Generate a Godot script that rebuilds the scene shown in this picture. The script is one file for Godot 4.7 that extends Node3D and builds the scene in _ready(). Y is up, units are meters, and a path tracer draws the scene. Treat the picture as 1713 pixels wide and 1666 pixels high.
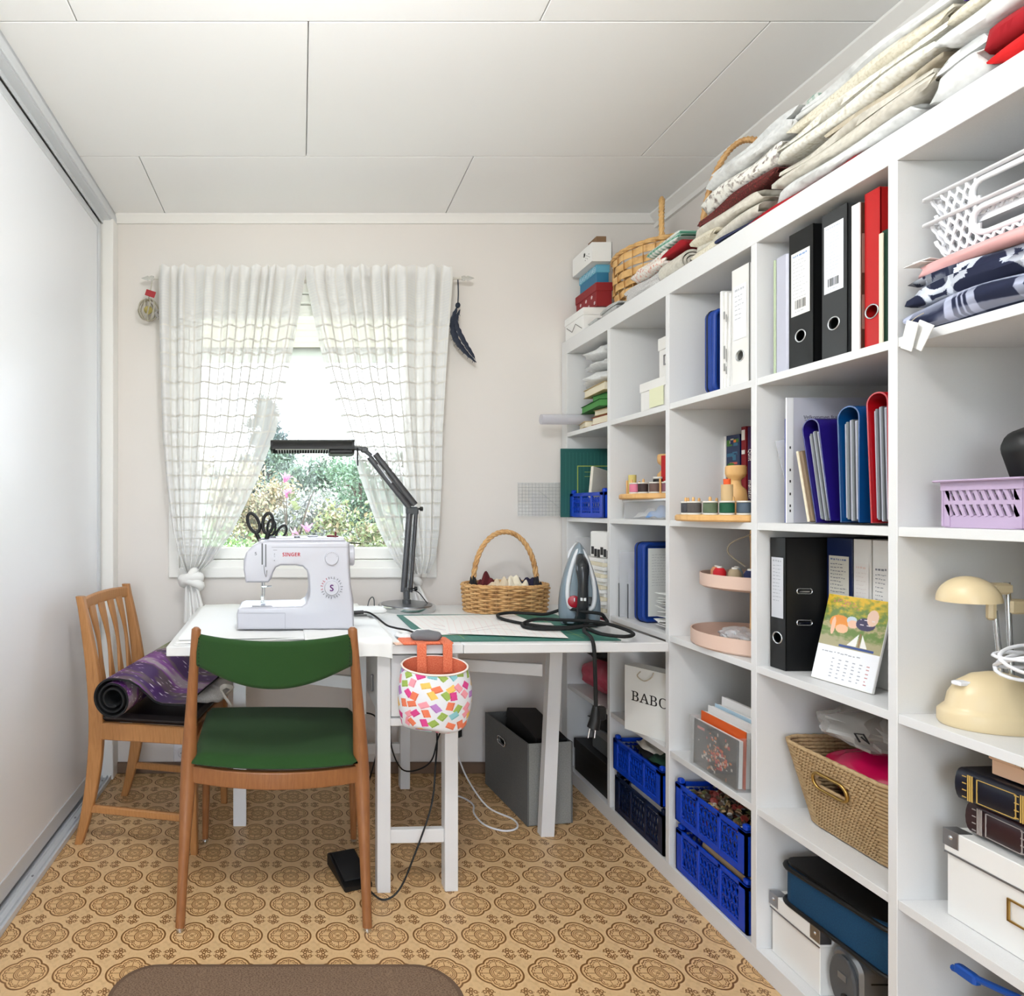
extends Node3D

var M := {}
var used := {}
var rng := RandomNumberGenerator.new()


# ---------------------------------------------------------------- geometry
class Geo:
	var v := PackedVector3Array()
	var f := PackedInt32Array()
	var uv := PackedVector2Array()

	func turned(from: int) -> void:
		# closed shapes: front faces run clockwise
		var s := 0.0
		for i in range(from, f.size(), 3):
			s += v[f[i]].dot(v[f[i + 1]].cross(v[f[i + 2]]))
		if s > 0.0:
			for i in range(from, f.size(), 3):
				var k := f[i + 1]
				f[i + 1] = f[i + 2]
				f[i + 2] = k

	func quad(a: int, b: int, c: int, d: int) -> void:
		f.append_array(PackedInt32Array([a, b, c, a, c, d]))

	func cap(ring: PackedVector3Array) -> void:
		var n := Vector3.ZERO
		for i in ring.size():
			n += ring[i].cross(ring[(i + 1) % ring.size()])
		if n.length() < 1e-12:
			return
		n = n.normalized()
		var a := n.cross(Vector3.UP if absf(n.y) < 0.9 else Vector3.RIGHT).normalized()
		var b := n.cross(a)
		var flat := PackedVector2Array()
		for p in ring:
			flat.append(Vector2(p.dot(a), p.dot(b)))
		var t := Geometry2D.triangulate_polygon(flat)
		var at := v.size()
		v.append_array(ring)
		# keep one winding: against the ring's own normal
		for i in range(0, t.size(), 3):
			var p := flat[t[i]]
			var q := flat[t[i + 1]]
			var r := flat[t[i + 2]]
			if (q - p).cross(r - p) > 0.0:
				f.append_array(PackedInt32Array([at + t[i], at + t[i + 1], at + t[i + 2]]))
			else:
				f.append_array(PackedInt32Array([at + t[i], at + t[i + 2], at + t[i + 1]]))

	func loft(rings: Array, ends := true, round := true, loop := false) -> Geo:
		var from := f.size()
		var at := v.size()
		var n: int = rings[0].size()
		for r in rings:
			v.append_array(r)
		var m := rings.size()
		for j in (m if loop else m - 1):
			var j2 := (j + 1) % m
			for i in (n if round else n - 1):
				var i2 := (i + 1) % n
				quad(at + j * n + i, at + j * n + i2, at + j2 * n + i2, at + j2 * n + i)
		if ends and round and not loop:
			var first: PackedVector3Array = rings[0].duplicate()
			first.reverse()
			cap(first)
			cap(rings[m - 1])
		if round:
			turned(from)
		return self

	func box(c: Vector3, s: Vector3, bev := 0.0, t := Transform3D.IDENTITY) -> Geo:
		var h := s * 0.5
		var rings := []
		if bev <= 0.0:
			for y in [-h.y, h.y]:
				rings.append(PackedVector3Array([t * (c + Vector3(-h.x, y, -h.z)), t * (c + Vector3(h.x, y, -h.z)), t * (c + Vector3(h.x, y, h.z)), t * (c + Vector3(-h.x, y, h.z))]))
		else:
			bev = minf(bev, minf(h.x, minf(h.y, h.z)) * 0.95)
			for k in [[-h.y, bev], [-h.y + bev, 0.0], [h.y - bev, 0.0], [h.y, bev]]:
				var x: float = h.x - k[1]
				var z: float = h.z - k[1]
				var e: float = bev
				var r := PackedVector3Array()
				for p in [[-x + e, -z], [x - e, -z], [x, -z + e], [x, z - e], [x - e, z], [-x + e, z], [-x, z - e], [-x, -z + e]]:
					r.append(t * (c + Vector3(p[0], k[0], p[1])))
				rings.append(r)
		return loft(rings)

	func tube(pts: Array, r, sides := 8, loop := false, flat := 1.0) -> Geo:
		var rings := []
		var n := pts.size()
		var up := Vector3.UP
		var last := Vector3.ZERO
		for i in n:
			var a: Vector3 = pts[(i - 1 + n) % n] if loop else pts[maxi(i - 1, 0)]
			var b: Vector3 = pts[(i + 1) % n] if loop else pts[mini(i + 1, n - 1)]
			var d := (b - a).normalized()
			if i == 0:
				up = d.cross(Vector3.UP if absf(d.y) < 0.9 else Vector3.RIGHT).normalized()
			else:
				up = (up - d * up.dot(d)).normalized()
			last = d
			var w := d.cross(up)
			var rr: float = r[i] if r is Array or r is PackedFloat32Array else r
			var ring := PackedVector3Array()
			for k in sides:
				var q := TAU * k / sides
				ring.append(pts[i] + (up * cos(q) + w * sin(q) * flat) * rr)
			rings.append(ring)
		return loft(rings, true, true, loop)

	func lathe(profile: Array, seg := 32, t := Transform3D.IDENTITY, squash := 1.0) -> Geo:
		var rings := []
		for p in profile:
			var ring := PackedVector3Array()
			for k in seg:
				var q := TAU * k / seg
				ring.append(t * Vector3(cos(q) * p[0], p[1], sin(q) * p[0] * squash))
			rings.append(ring)
		return loft(rings)

	func extrude(poly: PackedVector2Array, z0: float, z1: float, t := Transform3D.IDENTITY, bev := 0.0) -> Geo:
		var rings := []
		var n := poly.size()
		var area := 0.0
		for i in n:
			area += poly[i].cross(poly[(i + 1) % n])
		for k in ([[z0, 0.0], [z1, 0.0]] if bev <= 0.0 else [[z0, bev], [z0 + bev, 0.0], [z1 - bev, 0.0], [z1, bev]]):
			var ring := PackedVector3Array()
			for i in n:
				var p := poly[i]
				if k[1] > 0.0:
					var e1 := (p - poly[(i - 1 + n) % n]).normalized()
					var e2 := (poly[(i + 1) % n] - p).normalized()
					var m := (Vector2(-e1.y, e1.x) + Vector2(-e2.y, e2.x)) * (0.5 if area > 0 else -0.5)
					p += m.normalized() * k[1] / maxf(0.4, m.length())
				ring.append(t * Vector3(p.x, p.y, k[0]))
			rings.append(ring)
		return loft(rings)

	# an open sheet given by a function of (u, v), made solid by a thickness
	func sheet(fn: Callable, nu: int, nv: int, thick := 0.0) -> Geo:
		var p := []
		for j in nv + 1:
			var row := PackedVector3Array()
			for i in nu + 1:
				row.append(fn.call(float(i) / nu, float(j) / nv))
			p.append(row)
		if thick <= 0.0:
			var at := v.size()
			for j in nv + 1:
				v.append_array(p[j])
				for i in nu + 1:
					uv.append(Vector2(float(i) / nu, float(j) / nv))
			var w := nu + 1
			for j in nv:
				for i in nu:
					quad(at + j * w + i, at + j * w + i + 1, at + (j + 1) * w + i + 1, at + (j + 1) * w + i)
			return self
		var rings := []
		for j in nv + 1:
			var top := PackedVector3Array()
			var low := PackedVector3Array()
			for i in nu + 1:
				var du: Vector3 = p[j][mini(i + 1, nu)] - p[j][maxi(i - 1, 0)]
				var dv: Vector3 = p[mini(j + 1, nv)][i] - p[maxi(j - 1, 0)][i]
				var n := du.cross(dv).normalized() * thick * 0.5
				top.append(p[j][i] + n)
				low.append(p[j][i] - n)
			low.reverse()
			top.append_array(low)
			rings.append(top)
		return loft(rings)

	func moved(t: Transform3D, from := 0) -> Geo:
		for i in range(from, v.size()):
			v[i] = t * v[i]
		return self

	func mesh(crease := 40.0) -> ArrayMesh:
		var fn := PackedVector3Array()
		for i in range(0, f.size(), 3):
			fn.append((v[f[i + 2]] - v[f[i]]).cross(v[f[i + 1]] - v[f[i]]))
		var arrays := []
		arrays.resize(Mesh.ARRAY_MAX)
		var has_uv := uv.size() == v.size() and uv.size() > 0
		if crease >= 180.0:
			var nn := PackedVector3Array()
			nn.resize(v.size())
			for i in f.size():
				nn[f[i]] += fn[i / 3]
			for i in nn.size():
				nn[i] = nn[i].normalized()
			arrays[Mesh.ARRAY_VERTEX] = v
			arrays[Mesh.ARRAY_NORMAL] = nn
			arrays[Mesh.ARRAY_INDEX] = f
			if has_uv:
				arrays[Mesh.ARRAY_TEX_UV] = uv
		else:
			# corners meet by place, and share a normal where the faces bend less than the crease
			var ids := {}
			var key := PackedInt32Array()
			for p in v:
				var q := Vector3i((p * 20000.0).round())
				if not ids.has(q):
					ids[q] = ids.size()
				key.append(ids[q])
			var around := []
			around.resize(ids.size())
			for i in f.size():
				var k := key[f[i]]
				if around[k] == null:
					around[k] = PackedInt32Array()
				around[k].append(i / 3)
			var unit := PackedVector3Array()
			for n in fn:
				unit.append(n.normalized())
			var lim := cos(deg_to_rad(crease))
			var vv := PackedVector3Array()
			var nn := PackedVector3Array()
			var uu := PackedVector2Array()
			for i in f.size():
				var me := unit[i / 3]
				var s := Vector3.ZERO
				for k in around[key[f[i]]]:
					if unit[k].dot(me) > lim:
						s += fn[k]
				vv.append(v[f[i]])
				nn.append(s.normalized() if s.length() > 1e-14 else me)
				if has_uv:
					uu.append(uv[f[i]])
			arrays[Mesh.ARRAY_VERTEX] = vv
			arrays[Mesh.ARRAY_NORMAL] = nn
			if has_uv:
				arrays[Mesh.ARRAY_TEX_UV] = uu
		var m := ArrayMesh.new()
		m.add_surface_from_arrays(Mesh.PRIMITIVE_TRIANGLES, arrays)
		return m


func G() -> Geo:
	return Geo.new()


func cube(s: Vector3, bev := 0.002, c := Vector3.ZERO) -> ArrayMesh:
	return G().box(c, s, bev).mesh()


func pts(a: Array) -> Array:
	var r := []
	for i in range(0, a.size(), 3):
		r.append(Vector3(a[i], a[i + 1], a[i + 2]))
	return r


# a smooth path through points
func smooth(p: Array, each := 6, loop := false) -> Array:
	var r := []
	var n := p.size()
	for i in (n if loop else n - 1):
		var a: Vector3 = p[(i - 1 + n) % n] if loop else p[maxi(i - 1, 0)]
		var b: Vector3 = p[i]
		var c: Vector3 = p[(i + 1) % n]
		var d: Vector3 = p[(i + 2) % n] if loop else p[mini(i + 2, n - 1)]
		for k in each:
			r.append(b.cubic_interpolate(c, a, d, float(k) / each))
	if not loop:
		r.append(p[n - 1])
	return r


func rounded(w: float, h: float, r: float, seg := 5) -> PackedVector2Array:
	var o := PackedVector2Array()
	for k in 4:
		var c := Vector2((w / 2 - r) * (1 if k in [0, 3] else -1), (h / 2 - r) * (1 if k < 2 else -1))
		for i in seg + 1:
			var q := PI / 2 * (k + float(i) / seg)
			o.append(c + Vector2(cos(q), sin(q)) * r)
	return o


# ---------------------------------------------------------------- things
func called(n: String, parent: Node) -> String:
	var k := "%d/%s" % [parent.get_instance_id(), n]
	used[k] = used.get(k, -1) + 1
	return n if used[k] == 0 else "%s_%03d" % [n, used[k]]


func thing(n: String, label: String, category: String, at := Vector3.ZERO, turn := 0.0, group := "") -> Node3D:
	var o := Node3D.new()
	o.name = called(n, self)
	add_child(o, true)
	o.position = at
	o.rotation_degrees.y = turn
	tag(o, label, category, group)
	return o


func tag(o: Node, label: String, category: String, group := "") -> Node:
	o.set_meta("label", label)
	o.set_meta("category", category)
	if group:
		o.set_meta("group", group)
	return o


func put(n: String, m: Mesh, mat: Material, parent: Node = self, at := Vector3.ZERO, rot := Vector3.ZERO) -> MeshInstance3D:
	var o := MeshInstance3D.new()
	o.name = called(n, parent)
	o.mesh = m
	o.material_override = mat
	o.position = at
	o.rotation_degrees = rot
	parent.add_child(o, true)
	return o


func built(n: String, m: Mesh, mat: Material, at := Vector3.ZERO, label := "") -> MeshInstance3D:
	var o := put(n, m, mat, self, at)
	o.set_meta("kind", "structure")
	if label:
		o.set_meta("label", label)
	return o


func copy(o: Node3D, at: Vector3, turn: float, label := "") -> Node3D:
	var c: Node3D = o.duplicate()
	c.name = called(String(o.name).rstrip("0123456789").trim_suffix("_"), self)
	add_child(c, true)
	c.position = at
	c.rotation_degrees.y = turn
	if label:
		c.set_meta("label", label)
	return c


# ---------------------------------------------------------------- materials
func mat(n: String, c: Color, rough := 0.6, metal := 0.0) -> StandardMaterial3D:
	if M.has(n):
		return M[n]
	var m := StandardMaterial3D.new()
	m.resource_name = n
	m.albedo_color = c
	m.roughness = rough
	m.metallic = metal
	M[n] = m
	return m


func noise(freq: float, seed_: int, colors: Array, size := 256, kind := FastNoiseLite.TYPE_SIMPLEX_SMOOTH, octaves := 4) -> NoiseTexture2D:
	var n := FastNoiseLite.new()
	n.seed = seed_
	n.frequency = freq
	n.noise_type = kind
	n.fractal_octaves = octaves
	var t := NoiseTexture2D.new()
	t.width = size
	t.height = size
	t.seamless = true
	t.noise = n
	if colors.size():
		var g := Gradient.new()
		g.offsets = PackedFloat32Array()
		var o := PackedFloat32Array()
		var cc := PackedColorArray()
		for i in colors.size():
			o.append(float(i) / (colors.size() - 1))
			cc.append(colors[i])
		g.offsets = o
		g.colors = cc
		t.color_ramp = g
	return t


func grained(n: String, tex: Texture2D, scale: Vector3, rough := 0.6, relief: Texture2D = null, deep := 0.0) -> StandardMaterial3D:
	var m := mat(n, Color.WHITE, rough)
	m.albedo_texture = tex
	m.uv1_triplanar = true
	m.uv1_scale = scale
	if relief:
		m.heightmap_enabled = true
		m.heightmap_texture = relief
		m.heightmap_scale = deep
	return m


func printed(n: String, im: Image, rough := 0.5) -> StandardMaterial3D:
	var m := mat(n, Color.WHITE, rough)
	m.albedo_texture = ImageTexture.create_from_image(im)
	return m


func clear(n: String, c: Color, alpha: float, rough := 0.08) -> StandardMaterial3D:
	var m := mat(n, Color(c.r, c.g, c.b, alpha), rough)
	m.transparency = BaseMaterial3D.TRANSPARENCY_ALPHA
	return m


# a flat print: a rectangle w x h whose front looks along +z
func card(w: float, h: float) -> ArrayMesh:
	var g := G()
	g.v = PackedVector3Array([Vector3(-w / 2, h / 2, 0), Vector3(w / 2, h / 2, 0), Vector3(w / 2, -h / 2, 0), Vector3(-w / 2, -h / 2, 0)])
	g.uv = PackedVector2Array([Vector2(0, 0), Vector2(1, 0), Vector2(1, 1), Vector2(0, 1)])
	g.f = PackedInt32Array([0, 1, 2, 0, 2, 3])
	return g.mesh()


func words(s: String, size: float, deep := 0.0008, serif := false, bold := false) -> TextMesh:
	var t := TextMesh.new()
	var fnt := SystemFont.new()
	fnt.font_names = PackedStringArray(["Droid Serif" if serif else "Droid Sans"])
	if bold:
		fnt.font_weight = 700
	t.font = fnt
	t.text = s
	t.font_size = 64
	t.pixel_size = size / 64.0
	t.depth = deep
	return t


# lines of writing, as print in an image
func scribble(im: Image, x: int, y: int, w: int, rows: int, step: int, thick: int, ink: Color, ragged := 0.35) -> void:
	for r in rows:
		var at := x
		var stop := x + int(w * (1.0 - ragged * rng.randf()))
		while at < stop:
			var l := rng.randi_range(3, 11)
			im.fill_rect(Rect2i(at, y + r * step + rng.randi_range(0, 1), mini(l, stop - at), thick), ink)
			at += l + rng.randi_range(2, 4)


func blank(w: int, h: int, c: Color) -> Image:
	var im := Image.create(w, h, false, Image.FORMAT_RGB8)
	im.fill(c)
	return im


func _ready() -> void:
	rng.seed = 7
	var cam := Camera3D.new()
	cam.name = "camera"
	cam.projection = Camera3D.PROJECTION_FRUSTUM
	cam.near = 0.05
	cam.far = 200.0
	cam.size = 0.05 * 1666.0 / 1008.0
	cam.frustum_offset = Vector2(353.5, 19.0) / 1008.0 * 0.05
	cam.position = Vector3(0, 1.136, 0)
	add_child(cam)
	cam.current = true

	var env := Environment.new()
	env.background_mode = Environment.BG_SKY
	var sk := ProceduralSkyMaterial.new()
	sk.sky_top_color = Color(0.87, 0.925, 1.0)
	sk.sky_horizon_color = Color(0.92, 0.96, 1.0)
	sk.ground_horizon_color = Color(0.66, 0.66, 0.64)
	sk.ground_bottom_color = Color(0.42, 0.42, 0.4)
	var sky := Sky.new()
	sky.sky_material = sk
	env.sky = sky
	env.background_energy_multiplier = 3.3
	env.tonemap_mode = Environment.TONE_MAPPER_LINEAR
	env.tonemap_exposure = 3.2
	env.sdfgi_enabled = true
	env.ssao_enabled = true
	env.ssil_enabled = true
	var we := WorldEnvironment.new()
	we.name = "surroundings"
	we.environment = env
	add_child(we)

	paints()
	room()
	added_ceiling_lamp(Vector3(0.1, 2.4, -0.72))
	window()
	added_rear_door()
	garden()
	bookcase()
	table()
	green_chair()
	slatted_chair()
	sewing_machine()
	desk_things()
	under_table()
	curtains()
	wall_things()
	top_boxes()
	top_textiles()
	column_one()
	column_two()
	column_three()
	column_four()
	column_five()


func paints() -> void:
	mat("white_paint", Color(0.95, 0.94, 0.92), 0.55)
	mat("wall_paint", Color(0.9, 0.875, 0.85), 0.8)
	mat("ceiling_paint", Color(0.97, 0.968, 0.96), 0.6)
	var sp := noise(0.9, 3, [Color(0.865, 0.862, 0.855), Color(0.905, 0.902, 0.897)], 256, FastNoiseLite.TYPE_SIMPLEX, 2)
	grained("white_foil", sp, Vector3(6, 40, 6), 0.42)
	mat("door_panel", Color(0.93, 0.935, 0.945), 0.24)
	mat("aluminium", Color(0.86, 0.87, 0.88), 0.4, 0.3)
	mat("hole_shade", Color(0.2, 0.2, 0.2), 0.9)  # dark colour that stands for the shade inside small holes
	mat("black_plastic", Color(0.022, 0.023, 0.027), 0.5)
	mat("grey_plastic", Color(0.3, 0.31, 0.32), 0.35)
	mat("white_plastic", Color(0.93, 0.93, 0.94), 0.3)
	mat("chrome", Color(0.82, 0.83, 0.84), 0.16, 1.0)
	mat("steel", Color(0.62, 0.62, 0.63), 0.32, 1.0)
	mat("brass", Color(0.75, 0.62, 0.36), 0.35, 1.0)
	mat("white_cloth", Color(0.93, 0.93, 0.92), 0.9)
	mat("paper", Color(0.94, 0.935, 0.92), 0.8)
	var pine := noise(0.012, 11, [Color(0.62, 0.42, 0.235), Color(0.72, 0.51, 0.31), Color(0.67, 0.465, 0.27), Color(0.76, 0.555, 0.35)], 256)
	grained("beech", pine, Vector3(14, 1.6, 14), 0.42)
	var teak := noise(0.012, 12, [Color(0.5, 0.31, 0.17), Color(0.61, 0.4, 0.235), Color(0.55, 0.35, 0.2), Color(0.65, 0.435, 0.27)], 256)
	grained("teak", teak, Vector3(16, 1.7, 16), 0.36)
	var light_wood := noise(0.012, 13, [Color(0.83, 0.62, 0.37), Color(0.9, 0.71, 0.46), Color(0.86, 0.66, 0.4)], 256)
	grained("light_wood", light_wood, Vector3(10, 2, 10), 0.5)
	var wick := noise(0.02, 14, [Color(0.6, 0.41, 0.22), Color(0.8, 0.61, 0.39), Color(0.87, 0.7, 0.48), Color(0.73, 0.54, 0.32)], 128)
	grained("wicker", wick, Vector3(9, 9, 9), 0.55)
	var wick2 := noise(0.02, 15, [Color(0.7, 0.51, 0.28), Color(0.87, 0.69, 0.44), Color(0.92, 0.77, 0.53)], 128)
	grained("chip_wood", wick2, Vector3(9, 9, 9), 0.55)
	var weave := noise(0.45, 5, [Color(0.3, 0.3, 0.3), Color(0.75, 0.75, 0.75)], 256, FastNoiseLite.TYPE_CELLULAR, 1)
	var wool := noise(0.25, 6, [Color(0.08, 0.2, 0.06), Color(0.13, 0.285, 0.085), Color(0.1, 0.24, 0.07), Color(0.165, 0.325, 0.105)], 256, FastNoiseLite.TYPE_SIMPLEX, 3)
	var gw := grained("green_wool", wool, Vector3(7, 18, 7), 0.95, weave, 0.08)
	gw.rim_enabled = true
	gw.rim = 0.1
	gw.rim_tint = 0.7


func floor_print() -> Image:
	# one repeat of the vinyl: a quarter is computed and mirrored
	var base := Color(0.89, 0.745, 0.55)
	var inside := Color(0.88, 0.725, 0.52)
	var ink := Color(0.52, 0.355, 0.19)
	var n := 160
	var q := Image.create(n, n, false, Image.FORMAT_RGB8)
	for j in n:
		for i in n:
			var x := (i + 0.5) / n
			var y := (j + 0.5) / n
			# x, y from the middle of the medallion to the corner of the repeat
			var X := x
			var Y := y * 1.06
			var a := atan2(Y, X)
			var r := sqrt(X * X + Y * Y)
			# quatrefoil: four wide lobes; s is the distance to its edge
			var s := minf(Vector2(X - 0.36, Y).length() - 0.52, Vector2(X, Y - 0.32).length() - 0.51)
			var d := absf(s) - 0.034
			if s < 0.0:
				d = minf(d, absf(s + 0.13 + 0.018 * cos(22.0 * a)) - 0.02)
				d = minf(d, absf(s + 0.21) - 0.004 - 0.02 * maxf(0.0, cos(30.0 * a)))
				d = minf(d, absf(r - 0.36) - 0.02)
				d = minf(d, absf(r - 0.29) - 0.008 - 0.014 * maxf(0.0, cos(26.0 * a)))
				d = minf(d, absf(r - 0.225) - 0.013)
				d = minf(d, absf(r - 0.11 - 0.06 * cos(4.0 * a + PI)) - 0.014)
				if r > 0.37 and s < -0.13:
					d = minf(d, minf(absf(X), absf(Y)) - 0.011)
					d = minf(d, absf(Vector2(X - 0.33, Y - 0.33).length() - 0.05) - 0.012)
			else:
				# scrolls in the corner of the repeat
				var p := Vector2(1.0 - x, 1.0 - y)
				for c in [[0.17, 0.12, 0.055, 0.065], [0.43, 0.15, 0.07, 0.05], [0.30, 0.235, 0.05, 0.06], [0.36, 0.07, 0.075, 0.045]]:
					d = minf(d, absf((p - Vector2(c[0], c[1])).length() * 1.0 - (c[2] + c[3]) * 0.5) - 0.021)
				d = minf(d, p.distance_to(Vector2(0.285, 0.14)) - 0.03)
				d = minf(d, p.distance_to(Vector2(0.53, 0.1)) - 0.024)
				d = minf(d, p.distance_to(Vector2(0.06, 0.1)) - 0.02)
				d = minf(d, p.distance_to(Vector2(0.12, 0.03)) - 0.016)
			var k := clampf(0.5 - d / 0.016, 0.0, 1.0)
			q.set_pixel(i, j, (inside if s < 0.0 else base).lerp(ink, k))
	var im := Image.create(n * 2, n * 2, false, Image.FORMAT_RGB8)
	var whole := Rect2i(0, 0, n, n)
	im.blit_rect(q, whole, Vector2i(n, n))
	q.flip_x()
	im.blit_rect(q, whole, Vector2i(0, n))
	q.flip_y()
	im.blit_rect(q, whole, Vector2i(0, 0))
	q.flip_x()
	im.blit_rect(q, whole, Vector2i(n, 0))
	return im


func room() -> void:
	# floor: printed vinyl, one repeat is 0.1295 m
	var fl := printed("vinyl", floor_print(), 0.38)
	var wear := noise(0.02, 21, [Color(0.93, 0.92, 0.91), Color(1, 1, 1), Color(0.97, 0.965, 0.96)], 256)
	fl.detail_enabled = true
	fl.detail_blend_mode = BaseMaterial3D.BLEND_MODE_MUL
	fl.detail_albedo = wear
	fl.detail_uv_layer = BaseMaterial3D.DETAIL_UV_1
	var g := G()
	for y in [-0.1, 0.0]:
		for p in [[-1.0, 1.4], [1.7, 1.4], [1.7, -2.8], [-1.0, -2.8]]:
			g.v.append(Vector3(p[0], y, p[1]))
			g.uv.append(Vector2((p[0] + 0.160) / 0.1295 + 0.5, (p[1] + 1.735) / 0.1295 + 0.5))
	g.f = PackedInt32Array([4, 5, 6, 4, 6, 7, 0, 2, 1, 0, 3, 2, 0, 1, 5, 0, 5, 4, 1, 2, 6, 1, 6, 5, 2, 3, 7, 2, 7, 6, 3, 0, 4, 3, 4, 7])
	g.turned(0)
	built("floor", g.mesh(), fl)

	# back wall round the window opening
	var w := G()
	w.box(Vector3(-0.771, 1.2, -2.7), Vector3(0.498, 2.8, 0.2))
	w.box(Vector3(1.14, 1.2, -2.7), Vector3(1.2, 2.8, 0.2))
	w.box(Vector3(0.009, 0.3425, -2.7), Vector3(1.062, 1.085, 0.2))
	w.box(Vector3(0.009, 2.3325, -2.7), Vector3(1.062, 0.535, 0.2))
	built("wall_back", w.mesh(), M.wall_paint)
	built("wall_right", G().box(Vector3(1.64, 1.2, -0.65), Vector3(0.2, 2.8, 4.3)).mesh(), M.wall_paint)
	built("wall_left", G().box(Vector3(-0.99, 1.2, -0.65), Vector3(0.2, 2.8, 4.3)).mesh(), M.wall_paint)
	var rw := G()
	rw.box(Vector3(-1.03, 1.2, 1.5), Vector3(0.34, 2.8, 0.2))
	rw.box(Vector3(1.02, 1.2, 1.5), Vector3(1.56, 2.8, 0.2))
	rw.box(Vector3(-0.31, -0.05, 1.5), Vector3(1.1, 0.3, 0.2))
	rw.box(Vector3(-0.31, 2.35, 1.5), Vector3(1.1, 0.5, 0.2))
	built("wall_rear", rw.mesh(), M.wall_paint)

	# ceiling of painted boards, 1.2 x 0.6 m, laid in a half bond
	var ce := built("ceiling", G().box(Vector3(0.3, 2.52, -0.65), Vector3(3.0, 0.2, 4.5)).mesh(), M.ceiling_paint)
	var row := 0
	for z in [-2.757, -2.16, -1.563, -0.966, -0.369, 0.228, 0.825]:
		var x: float = -1.18 if row % 2 == 1 else -1.78
		while x < 1.54:
			var a: float = maxf(x, -0.89)
			var b: float = minf(x + 1.2, 1.54)
			var z0: float = maxf(z, -2.6)
			var z1: float = minf(z + 0.597, 1.4)
			if b - a > 0.02:
				put("ceiling_board", cube(Vector3(b - a - 0.003, 0.012, z1 - z0 - 0.003), 0.0015), M.ceiling_paint, ce, Vector3((a + b) / 2, 2.406 + 0.0006 * rng.randf(), (z0 + z1) / 2))
			x += 1.2
		row += 1
	# mouldings under the ceiling, skirting at the floor
	var prof := PackedVector2Array([Vector2(0, 0), Vector2(0.03, 0), Vector2(0.03, -0.006), Vector2(0.012, -0.026), Vector2(0.01, -0.034), Vector2(0, -0.034)])
	built("trim_1", G().extrude(prof, -1.17, 1.17, Transform3D(Basis(Vector3(0, 0, 1), Vector3.UP, Vector3(-1, 0, 0)), Vector3(0.36, 2.4, -2.6))).mesh(), M.white_paint)
	var prof2 := PackedVector2Array([Vector2(0, 0), Vector2(-0.05, 0), Vector2(-0.05, -0.008), Vector2(-0.016, -0.032), Vector2(-0.014, -0.05), Vector2(0, -0.05)])
	built("trim_2", G().extrude(prof2, -2.6, 1.4, Transform3D(Basis.IDENTITY, Vector3(1.54, 2.4, 0))).mesh(), M.white_paint)
	built("baseboard_back", G().box(Vector3(0.36, 0.024, -2.594), Vector3(2.34, 0.048, 0.012), 0.003).mesh(), mat("skirting_brown", Color(0.45, 0.36, 0.29), 0.6))

	# sliding doors along the left side: two leaves, a rail above, a track below
	var d1 := built("door_1", G().box(Vector3(-0.852, 1.185, -1.56), Vector3(0.022, 2.27, 1.86), 0.002).mesh(), M.door_panel)
	put("stile", cube(Vector3(0.03, 2.29, 0.028), 0.003), M.aluminium, d1, Vector3(-0.85, 1.185, -2.505))
	put("bottom_rail", cube(Vector3(0.026, 0.055, 1.86), 0.002), M.aluminium, d1, Vector3(-0.85, 0.062, -1.56))
	put("top_rail", cube(Vector3(0.026, 0.03, 1.86), 0.002), M.aluminium, d1, Vector3(-0.85, 2.318, -1.56))
	var d2 := built("door_2", G().box(Vector3(-0.875, 1.185, 0.3), Vector3(0.018, 2.27, 2.0), 0.002).mesh(), M.door_panel)
	put("bottom_rail", cube(Vector3(0.02, 0.055, 2.0), 0.002), M.aluminium, d2, Vector3(-0.875, 0.062, 0.3))
	var jamb := built("trim_3", G().box(Vector3(-0.838, 1.18, -2.565), Vector3(0.1, 2.36, 0.07), 0.003).mesh(), M.white_paint)
	jamb.set_meta("label", "white jamb in the corner beside the sliding door")
	var rail := G()
	rail.box(Vector3(-0.796, 2.377, -0.6), Vector3(0.012, 0.046, 3.99), 0.002)
	rail.box(Vector3(-0.84, 2.392, -0.6), Vector3(0.1, 0.014, 3.99), 0.002)
	rail.box(Vector3(-0.83, 2.36, -0.6), Vector3(0.004, 0.05, 3.99))
	rail.box(Vector3(-0.813, 2.352, -0.6), Vector3(0.03, 0.004, 3.99))
	built("trim_4", rail.mesh(), M.aluminium)
	var tr := G()
	tr.box(Vector3(-0.838, 0.005, -0.6), Vector3(0.086, 0.01, 3.99), 0.002)
	for x in [-0.834, -0.812, -0.797]:
		tr.box(Vector3(x, 0.014, -0.6), Vector3(0.004, 0.012, 3.99), 0.001)
	var track := built("trim_5", tr.mesh(), M.aluminium)
	for z in [-0.9, -1.22, -1.5, -1.85, -2.2, -2.5]:
		put("screw", G().lathe([[0.0, 0.0], [0.004, 0.0], [0.0035, 0.002], [0.0, 0.002]], 10).mesh(), M.steel, track, Vector3(-0.823, 0.01, z))


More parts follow.
